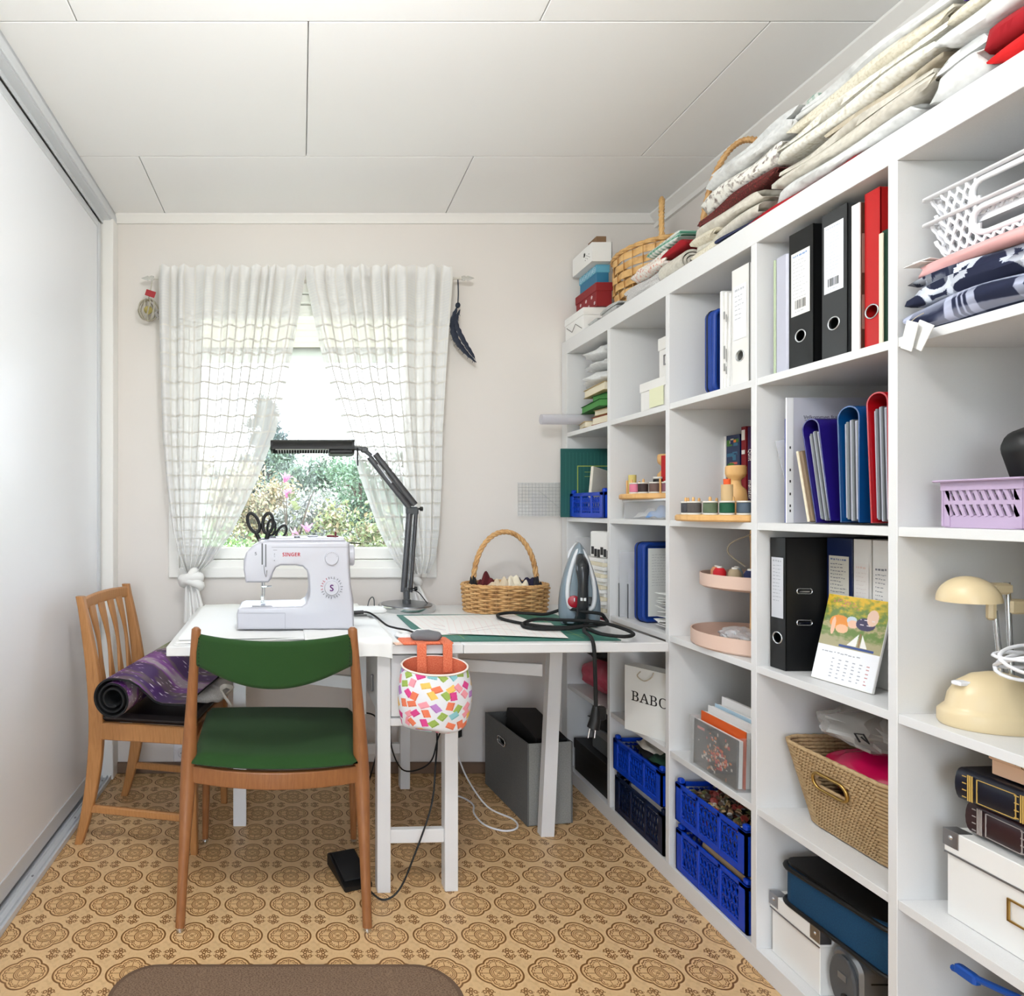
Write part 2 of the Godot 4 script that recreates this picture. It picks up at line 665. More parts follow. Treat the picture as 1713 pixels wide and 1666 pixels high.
func added_ceiling_lamp(at: Vector3) -> void:
	# globe on a cord, added out of view to brighten ceiling and shelves
	var o := thing("added_pendant_lamp", "added unseen white globe lamp hanging from the ceiling between table and viewer", "lamp", at)
	put("rose", G().lathe([[0.0, -0.003], [0.05, -0.003], [0.052, -0.012], [0.03, -0.03], [0.0, -0.032]], 28).mesh(), M.white_plastic, o)
	put("cord", G().tube([Vector3(0, -0.025, 0), Vector3(0, -0.2, 0)], 0.004, 8).mesh(), M.white_plastic, o)
	put("cap", G().lathe([[0.0, -0.19], [0.03, -0.19], [0.05, -0.225], [0.0, -0.225]], 24).mesh(), M.white_plastic, o)
	var opal := mat("added_lamp_glow", Color(0.95, 0.93, 0.9), 0.5)
	opal.emission_enabled = true
	opal.emission = Color(1.0, 0.97, 0.93)
	opal.emission_energy_multiplier = 0.6
	var ball := SphereMesh.new()
	ball.radius = 0.14
	ball.height = 0.28
	put("globe", ball, opal, o, Vector3(0, -0.35, 0))
	var l := OmniLight3D.new()
	l.name = "added_lamp_light"
	l.light_color = Color(0.97, 0.985, 1.0)
	l.light_energy = 0.3
	l.light_size = 0.13
	l.omni_range = 9.0
	l.omni_attenuation = 2.0
	l.shadow_enabled = true
	l.position = Vector3(0, -0.35, 0)
	o.add_child(l)


func bookcase() -> void:
	# five by five cells of 33 cm, 1.85 m square, along the right wall
	var o := thing("bookcase", "tall white open bookcase of five by five square cells along the right wall", "bookcase", Vector3(1.123, 0, -0.742))
	var dep := 0.39
	var mid := dep / 2
	var f: Material = M.white_foil
	var length := 1.849
	put("bottom_board", cube(Vector3(dep, 0.054, length), 0.001), f, o, Vector3(mid, 0.027, -length / 2))
	put("top_board", cube(Vector3(dep, 0.057, length), 0.001), f, o, Vector3(mid, 1.8215, -length / 2))
	for z in [-0.025, -length + 0.025]:
		put("side_panel", cube(Vector3(dep, 1.739, 0.05), 0.001), f, o, Vector3(mid, 0.9235, z))
	var ups := [-0.0505]
	for z in [-1.1435, -1.494, -1.846, -2.198]:
		put("upright", cube(Vector3(dep, 1.739, 0.018), 0.0008), f, o, Vector3(mid, 0.9235, z + 0.742))
		ups.append(z + 0.742)
	ups.append(-length + 0.05)
	for k in 5:
		var z1: float = ups[k] - (0.009 if k > 0 else 0.0)
		var z0: float = ups[k + 1] + (0.009 if k < 4 else 0.0)
		for y in [0.401, 0.751, 1.103, 1.459]:
			put("shelf", cube(Vector3(dep - 0.002, 0.018, z1 - z0), 0.0008), f, o, Vector3(mid + 0.001, y - 0.009, (z0 + z1) / 2))


func window() -> void:
	var o := Node3D.new()
	o.name = called("window_1", self)
	add_child(o, true)
	o.set_meta("kind", "structure")
	o.position = Vector3(0.009, 0, -2.6)
	var w: Material = M.white_paint
	# casing on the wall
	var c := G()
	c.box(Vector3(-0.5535, 1.475, 0.008), Vector3(0.045, 1.266, 0.016), 0.003)
	c.box(Vector3(0.5535, 1.475, 0.008), Vector3(0.045, 1.266, 0.016), 0.003)
	c.box(Vector3(0, 0.864, 0.008), Vector3(1.062, 0.044, 0.016), 0.003)
	c.box(Vector3(0, 2.086, 0.008), Vector3(1.062, 0.044, 0.016), 0.003)
	put("window_casing", c.mesh(), w, o)
	# fixed frame in the reveal, then the sash with its pane
	var fr := G()
	for x in [-0.514, 0.514]:
		fr.box(Vector3(x, 1.473, -0.09), Vector3(0.034, 1.18, 0.18), 0.002)
	fr.box(Vector3(0, 0.9, -0.09), Vector3(1.0, 0.034, 0.18), 0.002)
	fr.box(Vector3(0, 2.046, -0.09), Vector3(1.0, 0.034, 0.18), 0.002)
	put("window_frame", fr.mesh(), w, o)
	var s := G()
	for x in [-0.471, 0.471]:
		s.box(Vector3(x, 1.473, -0.05), Vector3(0.05, 1.108, 0.05), 0.004)
	s.box(Vector3(0, 0.944, -0.05), Vector3(0.892, 0.05, 0.05), 0.004)
	s.box(Vector3(0, 2.002, -0.05), Vector3(0.892, 0.05, 0.05), 0.004)
	var glass := clear("pane_glass", Color(0.97, 0.99, 0.98), 0.03, 0.02)
	glass.metallic_specular = 0.2
	var sash := put("sash", s.mesh(), w, o)
	put("pane", cube(Vector3(0.892, 1.008, 0.004), 0.0), glass, sash, Vector3(0, 1.473, -0.055))
	put("latch", G().box(Vector3(0, 0, 0.006), Vector3(0.03, 0.06, 0.012), 0.003).box(Vector3(0.004, 0.01, 0.02), Vector3(0.014, 0.05, 0.014), 0.004).mesh(), M.steel, sash, Vector3(-0.40, 0.944, -0.025))
	put("window_sill", G().box(Vector3(0, 0.885, -0.23), Vector3(1.1, 0.02, 0.12), 0.003).mesh(), w, o)


func added_rear_door() -> void:
	# unseen glazed door, added to throw soft light on sides facing the camera
	var r := Node3D.new()
	r.name = called("added_door_3", self)
	add_child(r, true)
	r.set_meta("kind", "structure")
	r.position = Vector3(-0.31, 1.1, 1.5)
	var rf := G()
	for x in [-0.52, 0.0, 0.52]:
		rf.box(Vector3(x, 0, 0), Vector3(0.06, 2.0, 0.1), 0.004)
	for y in [-0.97, 0.97]:
		rf.box(Vector3(0, y, 0), Vector3(0.98, 0.06, 0.1), 0.004)
	put("door_frame", rf.mesh(), M.white_paint, r)
	for x in [-0.26, 0.26]:
		put("pane", cube(Vector3(0.46, 1.88, 0.004), 0.0), M.pane_glass, r, Vector3(x, 0, 0))


func leaf_mesh(l: float, w: float) -> ArrayMesh:
	var g := G()
	g.v = PackedVector3Array([Vector3(0, 0, 0), Vector3(-w / 2, l * 0.45, w * 0.12), Vector3(0, l * 0.5, -w * 0.1), Vector3(w / 2, l * 0.45, w * 0.12), Vector3(0, l, 0)])
	g.f = PackedInt32Array([0, 1, 2, 0, 2, 3, 1, 4, 2, 2, 4, 3])
	return g.mesh()


func foliage(parent: Node3D, n: int, leaf: ArrayMesh, m: Material, blobs: Array, tints: Array, n_name := "foliage") -> void:
	# blobs: [centre, radii]
	var mm := MultiMesh.new()
	mm.transform_format = MultiMesh.TRANSFORM_3D
	mm.use_colors = true
	mm.mesh = leaf
	mm.instance_count = n
	for i in n:
		var b: Array = blobs[rng.randi() % blobs.size()]
		var d := Vector3(rng.randfn(), rng.randfn(), rng.randfn()).normalized()
		var rr := minf(1.25, absf(rng.randfn()) * 0.62)
		var p: Vector3 = b[0] + d * b[1] * rr
		var bas := Basis.from_euler(Vector3(rng.randf_range(-1.3, 1.3), rng.randf() * TAU, rng.randf_range(-1.3, 1.3))) * rng.randf_range(0.6, 1.3)
		mm.set_instance_transform(i, Transform3D(bas, p))
		var t: Color = tints[rng.randi() % tints.size()]
		mm.set_instance_color(i, t.lerp(t * t, 0.9).lerp(Color(0.4, 0.4, 0.4), 0.2) * rng.randf_range(0.45, 0.95))
	var o := MultiMeshInstance3D.new()
	o.name = called(n_name, parent)
	o.multimesh = mm
	o.material_override = m
	o.set_meta("kind", "stuff")
	parent.add_child(o, true)


func plant(n: String, label: String, cat: String, at: Vector3, tall: float, blobs: Array, count: int, leaf: ArrayMesh, tints: Array, bark: Color, group := "") -> Node3D:
	var o := thing(n, label, cat, at, 0, group)
	var lm := mat("leaf", Color.WHITE, 0.7)
	lm.vertex_color_use_as_albedo = true
	lm.backlight_enabled = true
	lm.backlight = Color(0.45, 0.45, 0.38)
	var bm := mat("bark_%s" % bark.to_html(false), bark, 0.9)
	put("trunk", G().tube(smooth(pts([0, -0.3, 0, 0.02, tall * 0.3, 0.02, -0.03, tall * 0.6, 0, 0.0, tall * 0.85, 0.0]), 4), [0.05, 0.05, 0.048, 0.046, 0.044, 0.042, 0.04, 0.036, 0.032, 0.03, 0.026, 0.022, 0.018], 8).moved(Transform3D(Basis.from_scale(Vector3(tall * 0.5, 1, tall * 0.5)))).mesh(), bm, o)
	for k in 7:
		var b: Array = blobs[k % blobs.size()]
		var from := Vector3(0, tall * (0.25 + 0.07 * k), 0)
		var to: Vector3 = b[0] + Vector3(rng.randfn(), rng.randfn(), rng.randfn()) * 0.4 * b[1]
		put("branch", G().tube(smooth([from, from.lerp(to, 0.5) + Vector3(0, 0.06 * tall, 0), to], 4), [0.018 * tall, 0.016 * tall, 0.014 * tall, 0.012 * tall, 0.01 * tall, 0.009 * tall, 0.007 * tall, 0.006 * tall, 0.004 * tall], 6).mesh(), bm, o)
	var sub := []
	for b in blobs:
		for k in 7:
			var d := Vector3(rng.randfn(), rng.randfn(), rng.randfn()) * 0.45
			sub.append([b[0] + d * b[1], b[1] * rng.randf_range(0.4, 0.75)])
	foliage(o, count * 2, leaf, lm, sub, tints)
	return o


func garden() -> void:
	# ground, a wooded slope far off, trees and shrubs, and the eaves above the window
	var lawn := noise(0.03, 31, [Color(0.5, 0.52, 0.42), Color(0.6, 0.61, 0.52), Color(0.55, 0.57, 0.46)], 256)
	var gm := grained("lawn", lawn, Vector3(0.5, 0.5, 0.5), 0.95)
	gm.uv1_world_triplanar = true
	built("ground", G().box(Vector3(0, -0.7, 0), Vector3(160, 0.4, 160)).mesh(), gm)
	var hill_m := grained("wooded_slope", noise(0.05, 32, [Color(0.42, 0.5, 0.42), Color(0.56, 0.62, 0.52), Color(0.5, 0.56, 0.47)], 256), Vector3(0.05, 0.05, 0.05), 1.0)
	var hill := func(u: float, v: float) -> Vector3:
		return Vector3(-60 + 120 * u, -0.6 + 7.5 * sin(v * PI) * (0.7 + 0.3 * sin(u * 7.0)) + 0.4 * sin(u * 60) * sin(v * PI), -42 - 30 * v)
	built("hill", G().sheet(hill, 80, 10).mesh(180), hill_m)

	var small := leaf_mesh(0.06, 0.034)
	var mid := leaf_mesh(0.11, 0.06)
	var big := leaf_mesh(0.24, 0.12)
	var needle := leaf_mesh(0.22, 0.035)
	# tall dark conifer behind the left
	var spruce := []
	for k in 9:
		var r := 1.5 * (1.0 - k / 9.5)
		spruce.append([Vector3(0, 1.0 + k * 0.42, 0), Vector3(r, 0.34, r)])
	plant("conifer_tree", "dark blue green conifer with a pointed top at the left beyond the window", "tree", Vector3(-0.95, -0.5, -17), 4.6, spruce, 9000, needle, [Color(0.13, 0.22, 0.2), Color(0.18, 0.29, 0.24), Color(0.23, 0.33, 0.3)], Color(0.3, 0.24, 0.2))
	plant("leafy_tree", "mid green leafy tree beside the conifer, behind the magnolia", "tree", Vector3(0.25, -0.5, -15.5), 3.2, [[Vector3(0, 2.1, 0), Vector3(1.2, 0.9, 1.0)], [Vector3(-0.4, 2.6, 0), Vector3(0.7, 0.55, 0.7)], [Vector3(0.5, 1.6, 0.2), Vector3(0.9, 0.8, 0.8)]], 8000, mid, [Color(0.2, 0.32, 0.2), Color(0.28, 0.4, 0.26), Color(0.33, 0.45, 0.3)], Color(0.3, 0.25, 0.2))
	plant("leafy_tree", "round fresh green tree right of the middle of the garden", "tree", Vector3(0.95, -0.5, -9.5), 2.4, [[Vector3(0, 1.95, 0), Vector3(0.55, 0.42, 0.5)], [Vector3(-0.2, 1.55, 0), Vector3(0.45, 0.42, 0.45)], [Vector3(0.3, 1.4, 0.1), Vector3(0.42, 0.5, 0.4)]], 7000, small, [Color(0.24, 0.42, 0.24), Color(0.33, 0.5, 0.3), Color(0.4, 0.55, 0.36)], Color(0.3, 0.25, 0.2))
	plant("leafy_tree", "pale loose tree at the right edge of the garden view", "tree", Vector3(2.7, -0.5, -14), 3.3, [[Vector3(0, 2.4, 0), Vector3(1.2, 0.8, 1.0)], [Vector3(-0.8, 1.8, 0), Vector3(0.9, 0.7, 0.8)], [Vector3(0.7, 1.7, 0), Vector3(1.0, 0.9, 0.9)]], 7000, mid, [Color(0.42, 0.47, 0.36), Color(0.5, 0.55, 0.44), Color(0.36, 0.44, 0.32)], Color(0.4, 0.35, 0.3))
	plant("shrub", "yellow green shrub low at the right of the garden", "shrub", Vector3(0.72, -0.5, -6.6), 1.5, [[Vector3(0.1, 1.15, 0), Vector3(0.5, 0.42, 0.4)], [Vector3(0.35, 0.8, 0.2), Vector3(0.5, 0.5, 0.4)], [Vector3(-0.25, 0.75, 0.1), Vector3(0.3, 0.4, 0.3)]], 8000, small, [Color(0.44, 0.52, 0.2), Color(0.54, 0.6, 0.28), Color(0.62, 0.62, 0.34), Color(0.6, 0.5, 0.3)], Color(0.4, 0.3, 0.2))
	plant("shrub", "bright green shrub low at the left of the garden", "shrub", Vector3(-0.62, -0.5, -6.2), 1.4, [[Vector3(0, 1.05, 0), Vector3(0.5, 0.4, 0.4)], [Vector3(0.25, 0.75, 0.2), Vector3(0.5, 0.5, 0.4)], [Vector3(-0.4, 0.8, 0), Vector3(0.4, 0.5, 0.4)]], 9000, small, [Color(0.36, 0.55, 0.16), Color(0.46, 0.64, 0.24), Color(0.55, 0.7, 0.3)], Color(0.35, 0.28, 0.2))
	plant("shrub", "rusty gold shrub behind the bright green one", "shrub", Vector3(-0.62, -0.5, -8.4), 1.8, [[Vector3(0, 1.55, 0), Vector3(0.7, 0.4, 0.5)], [Vector3(-0.3, 1.9, 0), Vector3(0.5, 0.45, 0.5)], [Vector3(0.4, 1.3, 0), Vector3(0.5, 0.5, 0.5)]], 8000, small, [Color(0.66, 0.54, 0.3), Color(0.72, 0.6, 0.38), Color(0.58, 0.58, 0.34), Color(0.76, 0.68, 0.5)], Color(0.4, 0.3, 0.22))
	plant("shrub", "silvery grey shrub in pale blossom in the middle of the garden", "shrub", Vector3(0.3, -0.5, -7.6), 1.6, [[Vector3(0, 1.2, 0), Vector3(0.45, 0.6, 0.4)], [Vector3(0.2, 0.8, 0), Vector3(0.5, 0.55, 0.4)], [Vector3(-0.2, 1.5, 0), Vector3(0.35, 0.35, 0.3)]], 9000, small, [Color(0.66, 0.65, 0.62), Color(0.76, 0.76, 0.72), Color(0.56, 0.58, 0.5), Color(0.48, 0.5, 0.42)], Color(0.45, 0.42, 0.38))

	# magnolia twigs in front of the window
	var mg := thing("magnolia", "thin magnolia twigs with open pink flowers just outside the window", "tree", Vector3(-0.05, -0.5, -3.5))
	var bark := mat("magnolia_bark", Color(0.36, 0.32, 0.28), 0.9)
	var twigs := [[0.0, 0, 0, 0.02, 0.8, 0, -0.02, 1.35, 0.0, -0.06, 1.8, 0.02], [0.0, 1.2, 0, -0.03, 1.5, 0.03, -0.03, 1.72, 0.03], [0.02, 1.0, 0, 0.05, 1.3, 0, 0.09, 1.5, 0.02], [0.01, 1.1, 0, 0.06, 1.35, 0.05, 0.08, 1.42, 0.05], [0.0, 1.3, 0, 0.08, 1.62, 0, 0.13, 1.75, 0.0]]
	for t in twigs:
		var path := smooth(pts(t), 5)
		var rad := []
		for i in path.size():
			rad.append(lerpf(0.009, 0.002, float(i) / path.size()))
		put("branch", G().tube(path, rad, 6).mesh(), bark, mg)
	var petal := func(u: float, v: float) -> Vector3:
		var a := (u - 0.5) * 1.3 * sin(PI * pow(v, 0.7) * 0.93 + 0.1)
		return Vector3(sin(a) * 0.022, v * 0.062, -0.02 + cos(a) * 0.02 + 0.028 * v * v - 0.01 * v)
	var pm: ArrayMesh = G().sheet(petal, 5, 6).mesh(180)
	var pinks := [Color(0.83, 0.42, 0.66), Color(0.9, 0.6, 0.78), Color(0.94, 0.76, 0.86)]
	var k := 0
	for q in [[-0.045, 1.79, 0.02, 0], [-0.03, 1.70, 0.03, 0], [0.09, 1.50, 0.02, 1], [0.085, 1.41, 0.05, 2], [0.02, 1.38, 0.03, 2], [0.0, 1.47, 0.02, 2]]:
		var fl := Node3D.new()
		fl.name = called("flower", mg)
		mg.add_child(fl, true)
		fl.position = Vector3(q[0], q[1], q[2])
		fl.rotation_degrees = Vector3(25 - 13 * k, 40 * k, 20 * (k % 3 - 1))
		var fm := mat("magnolia_pink_%d" % q[3], pinks[q[3]], 0.6)
		fm.backlight_enabled = true
		fm.backlight = Color(0.8, 0.6, 0.7)
		for i in 7:
			put("petal", pm, fm, fl, Vector3.ZERO, Vector3(18 + 10 * (i % 2), i * 360.0 / 7, 0))
		k += 1
	var lm: StandardMaterial3D = M.leaf
	foliage(mg, 60, leaf_mesh(0.05, 0.024), lm, [[Vector3(0.03, 1.45, 0.02), Vector3(0.09, 0.12, 0.05)], [Vector3(-0.01, 1.7, 0.02), Vector3(0.08, 0.14, 0.05)]], [Color(0.42, 0.52, 0.16), Color(0.5, 0.56, 0.26)])

	# eaves: boarded soffit, fascia gutter, brackets
	var ea := Node3D.new()
	ea.name = "roof"
	add_child(ea)
	ea.set_meta("kind", "structure")
	var pl := mat("soffit_paint", Color(0.84, 0.80, 0.75), 0.8)
	for i in 9:
		put("plank", cube(Vector3(4.4, 0.02, 0.118), 0.006), pl, ea, Vector3(0.2, 2.21 + 0.0015 * (i % 2), -2.88 - i * 0.128))
	put("roof_deck", cube(Vector3(4.6, 0.04, 1.3), 0.0), mat("roof_deck", Color(0.45, 0.36, 0.28), 0.9), ea, Vector3(0.2, 2.25, -3.42))
	put("gutter", G().tube([Vector3(-2.1, 2.18, -4.07), Vector3(2.5, 2.18, -4.07)], 0.055, 14).mesh(), mat("gutter_grey", Color(0.78, 0.79, 0.79), 0.5), ea)


func curtains() -> void:
	var rod := thing("curtain_rod", "slim pale curtain rod with clear glass finials above the window", "curtain rod", Vector3(0.03, 2.108, -2.535))
	put("rod", G().tube([Vector3(-0.645, 0, 0), Vector3(0.645, 0, 0)], 0.006, 12).mesh(), mat("rod_white", Color(0.86, 0.84, 0.8), 0.35), rod)
	var gl := mat("finial_glass", Color(0.9, 0.91, 0.9, 0.12), 0.05)
	gl.refraction_enabled = true
	gl.refraction_scale = 0.05
	var turn := Transform3D(Basis(Vector3.FORWARD, PI / 2), Vector3.ZERO)
	for s in [-1.0, 1.0]:
		var fin := G().lathe([[0.0, 0.0], [0.008, 0.002], [0.011, 0.012], [0.007, 0.02], [0.01, 0.028], [0.006, 0.04], [0.003, 0.05], [0.0, 0.056]], 16, turn)
		put("finial", fin.mesh(60), gl, rod, Vector3(0.645 * s, 0, 0), Vector3(0, 0 if s > 0 else 180, 0))
		put("bracket", G().box(Vector3(0, 0, -0.03), Vector3(0.012, 0.012, 0.06), 0.002).box(Vector3(0, 0, -0.058), Vector3(0.02, 0.05, 0.012), 0.002).mesh(), M.rod_white, rod, Vector3(0.6 * s, 0, 0))

	# sheer checked cloth: fine ground, denser bands both ways
	var im := Image.create(256, 256, false, Image.FORMAT_RGBA8)
	for j in 256:
		for i in 256:
			var line: bool = i % 64 < 11 or j % 64 < 8
			var thin := (i + j) % 2 == 0
			im.set_pixel(i, j, Color(0.84, 0.83, 0.8, 1.0) if line else Color(0.98, 0.975, 0.965, 0.52 if thin else 0.76))
	var cm := printed("sheer_check", im, 0.9)
	cm.transparency = BaseMaterial3D.TRANSPARENCY_ALPHA
	cm.uv1_scale = Vector3(4.0, 7.0, 1)
	var dense := mat("sheer_gathered", Color(0.96, 0.955, 0.94), 0.9)
	dense.backlight_enabled = true
	dense.backlight = Color(0.4, 0.4, 0.4)
	# edges of the left panel and the right one, from rod to knot: [height, outer x, inner x]
	var panels := [
		[[2.14, -0.585, 0.014], [2.08, -0.588, 0.008], [1.9, -0.585, -0.02], [1.7, -0.58, -0.055], [1.46, -0.572, -0.105], [1.25, -0.555, -0.185], [1.05, -0.53, -0.28], [0.93, -0.50, -0.36], [0.87, -0.475, -0.42]],
		[[2.14, 0.632, 0.028], [2.08, 0.63, 0.03], [1.9, 0.615, 0.066], [1.7, 0.60, 0.11], [1.46, 0.585, 0.19], [1.25, 0.58, 0.255], [1.05, 0.57, 0.325], [0.93, 0.555, 0.385], [0.87, 0.53, 0.43]]]
	for k in 2:
		var p: Array = panels[k]
		var shape := func(u: float, v: float) -> Vector3:
			var q: float = v * (p.size() - 1)
			var i := mini(int(q), p.size() - 2)
			var t: float = q - i
			var y := lerpf(p[i][0], p[i + 1][0], t)
			var a := lerpf(p[i][1], p[i + 1][1], t)
			var b := lerpf(p[i][2], p[i + 1][2], t)
			var ph := u * TAU * 6.5 + 0.9 * sin(u * 9.0 + k) + k * 1.3
			var amp := 0.017 * smoothstep(0.0, 0.12, v) + 0.006
			var sway := 0.012 * sin(u * 5.0 + v * 4.0)
			var x := lerpf(a, b, u + 0.012 * sin(ph * 0.5) * (1.0 - v))
			if v < 0.02:
				y += 0.006 * sin(ph * 1.7)
			return Vector3(x, y, -2.5 + amp * sin(ph) + sway * v)
		var cu := thing("curtain", ["sheer white checked curtain left of the window, knotted at the bottom", "sheer white checked curtain right of the window, behind the desk lamp"][k], "curtain", Vector3.ZERO, 0, "sheer checked curtains")
		put("cloth", G().sheet(shape, 120, 60).mesh(180), cm, cu)
		for e in [0.0, 0.965]:
			var hem := func(u: float, v: float) -> Vector3:
				return shape.call(e + 0.035 * u, v) + Vector3(0, 0, 0.003)
			var hm: StandardMaterial3D = M.sheer_check.duplicate() if not M.has("sheer_hem") else M.sheer_hem
			hm.resource_name = "sheer_hem"
			hm.uv1_scale = Vector3(0.5, 7.0, 1)
			M["sheer_hem"] = hm
			put("hem", G().sheet(hem, 4, 60).mesh(180), hm, cu)
		# heading tape over the rod, then the knot and its tail
		var head := func(u: float, v: float) -> Vector3:
			var w: Vector3 = shape.call(u, v * 0.24)
			return w + Vector3(0, 0.004, 0.006)
		put("heading", G().sheet(head, 120, 8).mesh(180), cm, cu)
		var kx := -0.452 if k == 0 else 0.47
		var ky := 0.845 if k == 0 else 0.85
		var kz := -2.49 if k == 0 else -2.548
		var knot := G()
		var s := 1.0 if k == 0 else 0.8
		for t in [[0.0, 0.0, 0.045, 0.03, 0.5], [0.0, -0.012, 0.052, 0.028, -0.5], [0.006, 0.014, 0.04, 0.024, 1.2]]:
			var loop := []
			for i in 20:
				var a := TAU * i / 20
				loop.append(Vector3(kx + t[0] + cos(a) * t[2] * s * cos(t[4]) * 0.8, ky + t[1] + cos(a) * t[2] * 0.5 * sin(t[4]) + sin(a) * 0.012, kz + sin(a) * 0.026))
			knot.tube(loop, t[3] * 0.72 * s, 10, true)
		put("knot", knot.mesh(180), dense, cu)
		var tail := func(u: float, v: float) -> Vector3:
			var w := lerpf(0.025, 0.05, v)
			return Vector3(kx + 0.02 * v + (u - 0.5) * 2.0 * w, ky - 0.02 - (0.155 if k == 0 else 0.085) * v, kz + 0.012 * sin(u * TAU * 2.5) + 0.01 * v)
		put("tail", G().sheet(tail, 30, 8, 0.002).mesh(180), dense, cu)


func wall_things() -> void:
	# left of the curtain: a little wreath with a red tag, hung from the rod
	var o := thing("wreath_ornament", "small woven ball ornament with a red tag at the left end of the curtain rod", "ornament", Vector3(-0.645, 1.98, -2.55))
	var twine := mat("twine", Color(0.72, 0.69, 0.62), 0.9)
	for k in 5:
		var ring := []
		for i in 24:
			var a := TAU * i / 24
			ring.append(Vector3(cos(a) * 0.042, sin(a) * 0.045, sin(a * 2 + k) * 0.006).rotated(Vector3.UP, k * 0.62))
		put("ring", G().tube(ring, 0.0028, 6, true).mesh(180), twine, o)
	put("flower", G().lathe([[0.0, -0.02], [0.014, -0.012], [0.02, 0.0], [0.013, 0.012], [0.0, 0.016]], 12).mesh(180), mat("dried_yellow", Color(0.72, 0.66, 0.4), 0.9), o)
	put("cord", G().tube(smooth(pts([0.0, 0.045, 0, 0.012, 0.075, 0.01, 0.02, 0.118, 0.015]), 5), 0.0018, 6).mesh(), twine, o)
	put("tag", cube(Vector3(0.042, 0.026, 0.003), 0.001), mat("tag_red", Color(0.68, 0.2, 0.22), 0.7), o, Vector3(0.014, 0.062, 0.02), Vector3(0, 0, -18))
	put("bow", G().tube(smooth(pts([0.03, -0.02, 0.01, 0.055, 0.0, 0.01, 0.06, -0.025, 0.01, 0.035, -0.02, 0.01, 0.05, -0.04, 0.01]), 5), 0.006, 7).mesh(), mat("grey_ribbon", Color(0.66, 0.64, 0.62), 0.9), o)

	# right of the curtain: dark blue carved feather on a cord
	var f := thing("feather_ornament", "dark blue feather ornament hanging from the right end of the curtain rod", "ornament", Vector3(0.661, 2.1, -2.535))
	var blue := mat("feather_blue", Color(0.1, 0.14, 0.22), 0.6)
	put("cord", G().tube(smooth(pts([0, 0.008, 0, 0.002, -0.05, 0.0, 0.0, -0.1, 0.0]), 5), 0.0025, 6).mesh(), blue, f)
	put("bead", G().lathe([[0.0, -0.014], [0.009, -0.008], [0.011, 0.0], [0.008, 0.008], [0.0, 0.012]], 12).mesh(180), blue, f, Vector3(0, -0.105, 0))
	for k in 2:
		var sp := smooth(pts([-0.004, -0.115, 0, -0.02, -0.17, 0, -0.012 + 0.02 * k, -0.24, 0.002, 0.03 + 0.016 * k, -0.3, 0.0, 0.078 - 0.02 * k, -0.346 + 0.03 * k, 0.0]), 6)
		var w := []
		for i in sp.size():
			var t := float(i) / (sp.size() - 1)
			w.append(0.0015 + 0.012 * sin(PI * pow(t, 0.8)) * (0.7 if k else 1.0))
		put("vane", _vane(sp, w).mesh(60), blue, f, Vector3(0.012 * k, -0.01 * k, 0.004 * k))
		var barb := G()
		for i in range(2, sp.size() - 2, 2):
			for s in [-1.0, 1.0]:
				barb.tube([sp[i], sp[i] + Vector3(s * w[i] * 1.25, -0.014, 0.002)], [0.002, 0.0006], 5)
		put("barbs", barb.mesh(), blue, f, Vector3(0.012 * k, -0.01 * k, 0.004 * k))

	# socket under the window
	var s := thing("wall_socket", "white double wall socket low on the back wall", "socket", Vector3(-0.505, 0.125, -2.594))
	put("plate", cube(Vector3(0.085, 0.15, 0.014), 0.005), M.white_plastic, s)
	for y in [-0.036, 0.036]:
		var cup := put("recess", G().lathe([[0.0, 0.006], [0.02, 0.006], [0.0215, 0.0105], [0.025, 0.0105], [0.026, 0.0075], [0.0265, 0.004], [0.0, 0.004]], 24, Transform3D(Basis(Vector3.RIGHT, PI / 2))).mesh(), M.white_plastic, s, Vector3(0, y, 0))
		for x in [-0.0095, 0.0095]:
			put("hole", G().lathe([[0.0, 0.0], [0.0028, 0.0], [0.0028, 0.0015], [0.0, 0.0015]], 10, Transform3D(Basis(Vector3.RIGHT, PI / 2))).mesh(), M.hole_shade, cup, Vector3(x, 0, 0.0055))  # dark disc painted in for the shade of a socket hole


func _vane(path: Array, w: Array) -> Geo:
	# a flat leaf that is wide across the wall
	var rings := []
	for i in path.size():
		var d: Vector3 = (path[mini(i + 1, path.size() - 1)] - path[maxi(i - 1, 0)]).normalized()
		var side := Vector3(-d.y, d.x, 0).normalized()
		var jag := 1.0 + 0.18 * sin(i * 2.6)
		rings.append(PackedVector3Array([path[i] - side * w[i] * jag, path[i] + Vector3(0, 0, 0.002), path[i] + side * w[i] * (2.0 - jag), path[i] - Vector3(0, 0, 0.002)]))
	return G().loft(rings)


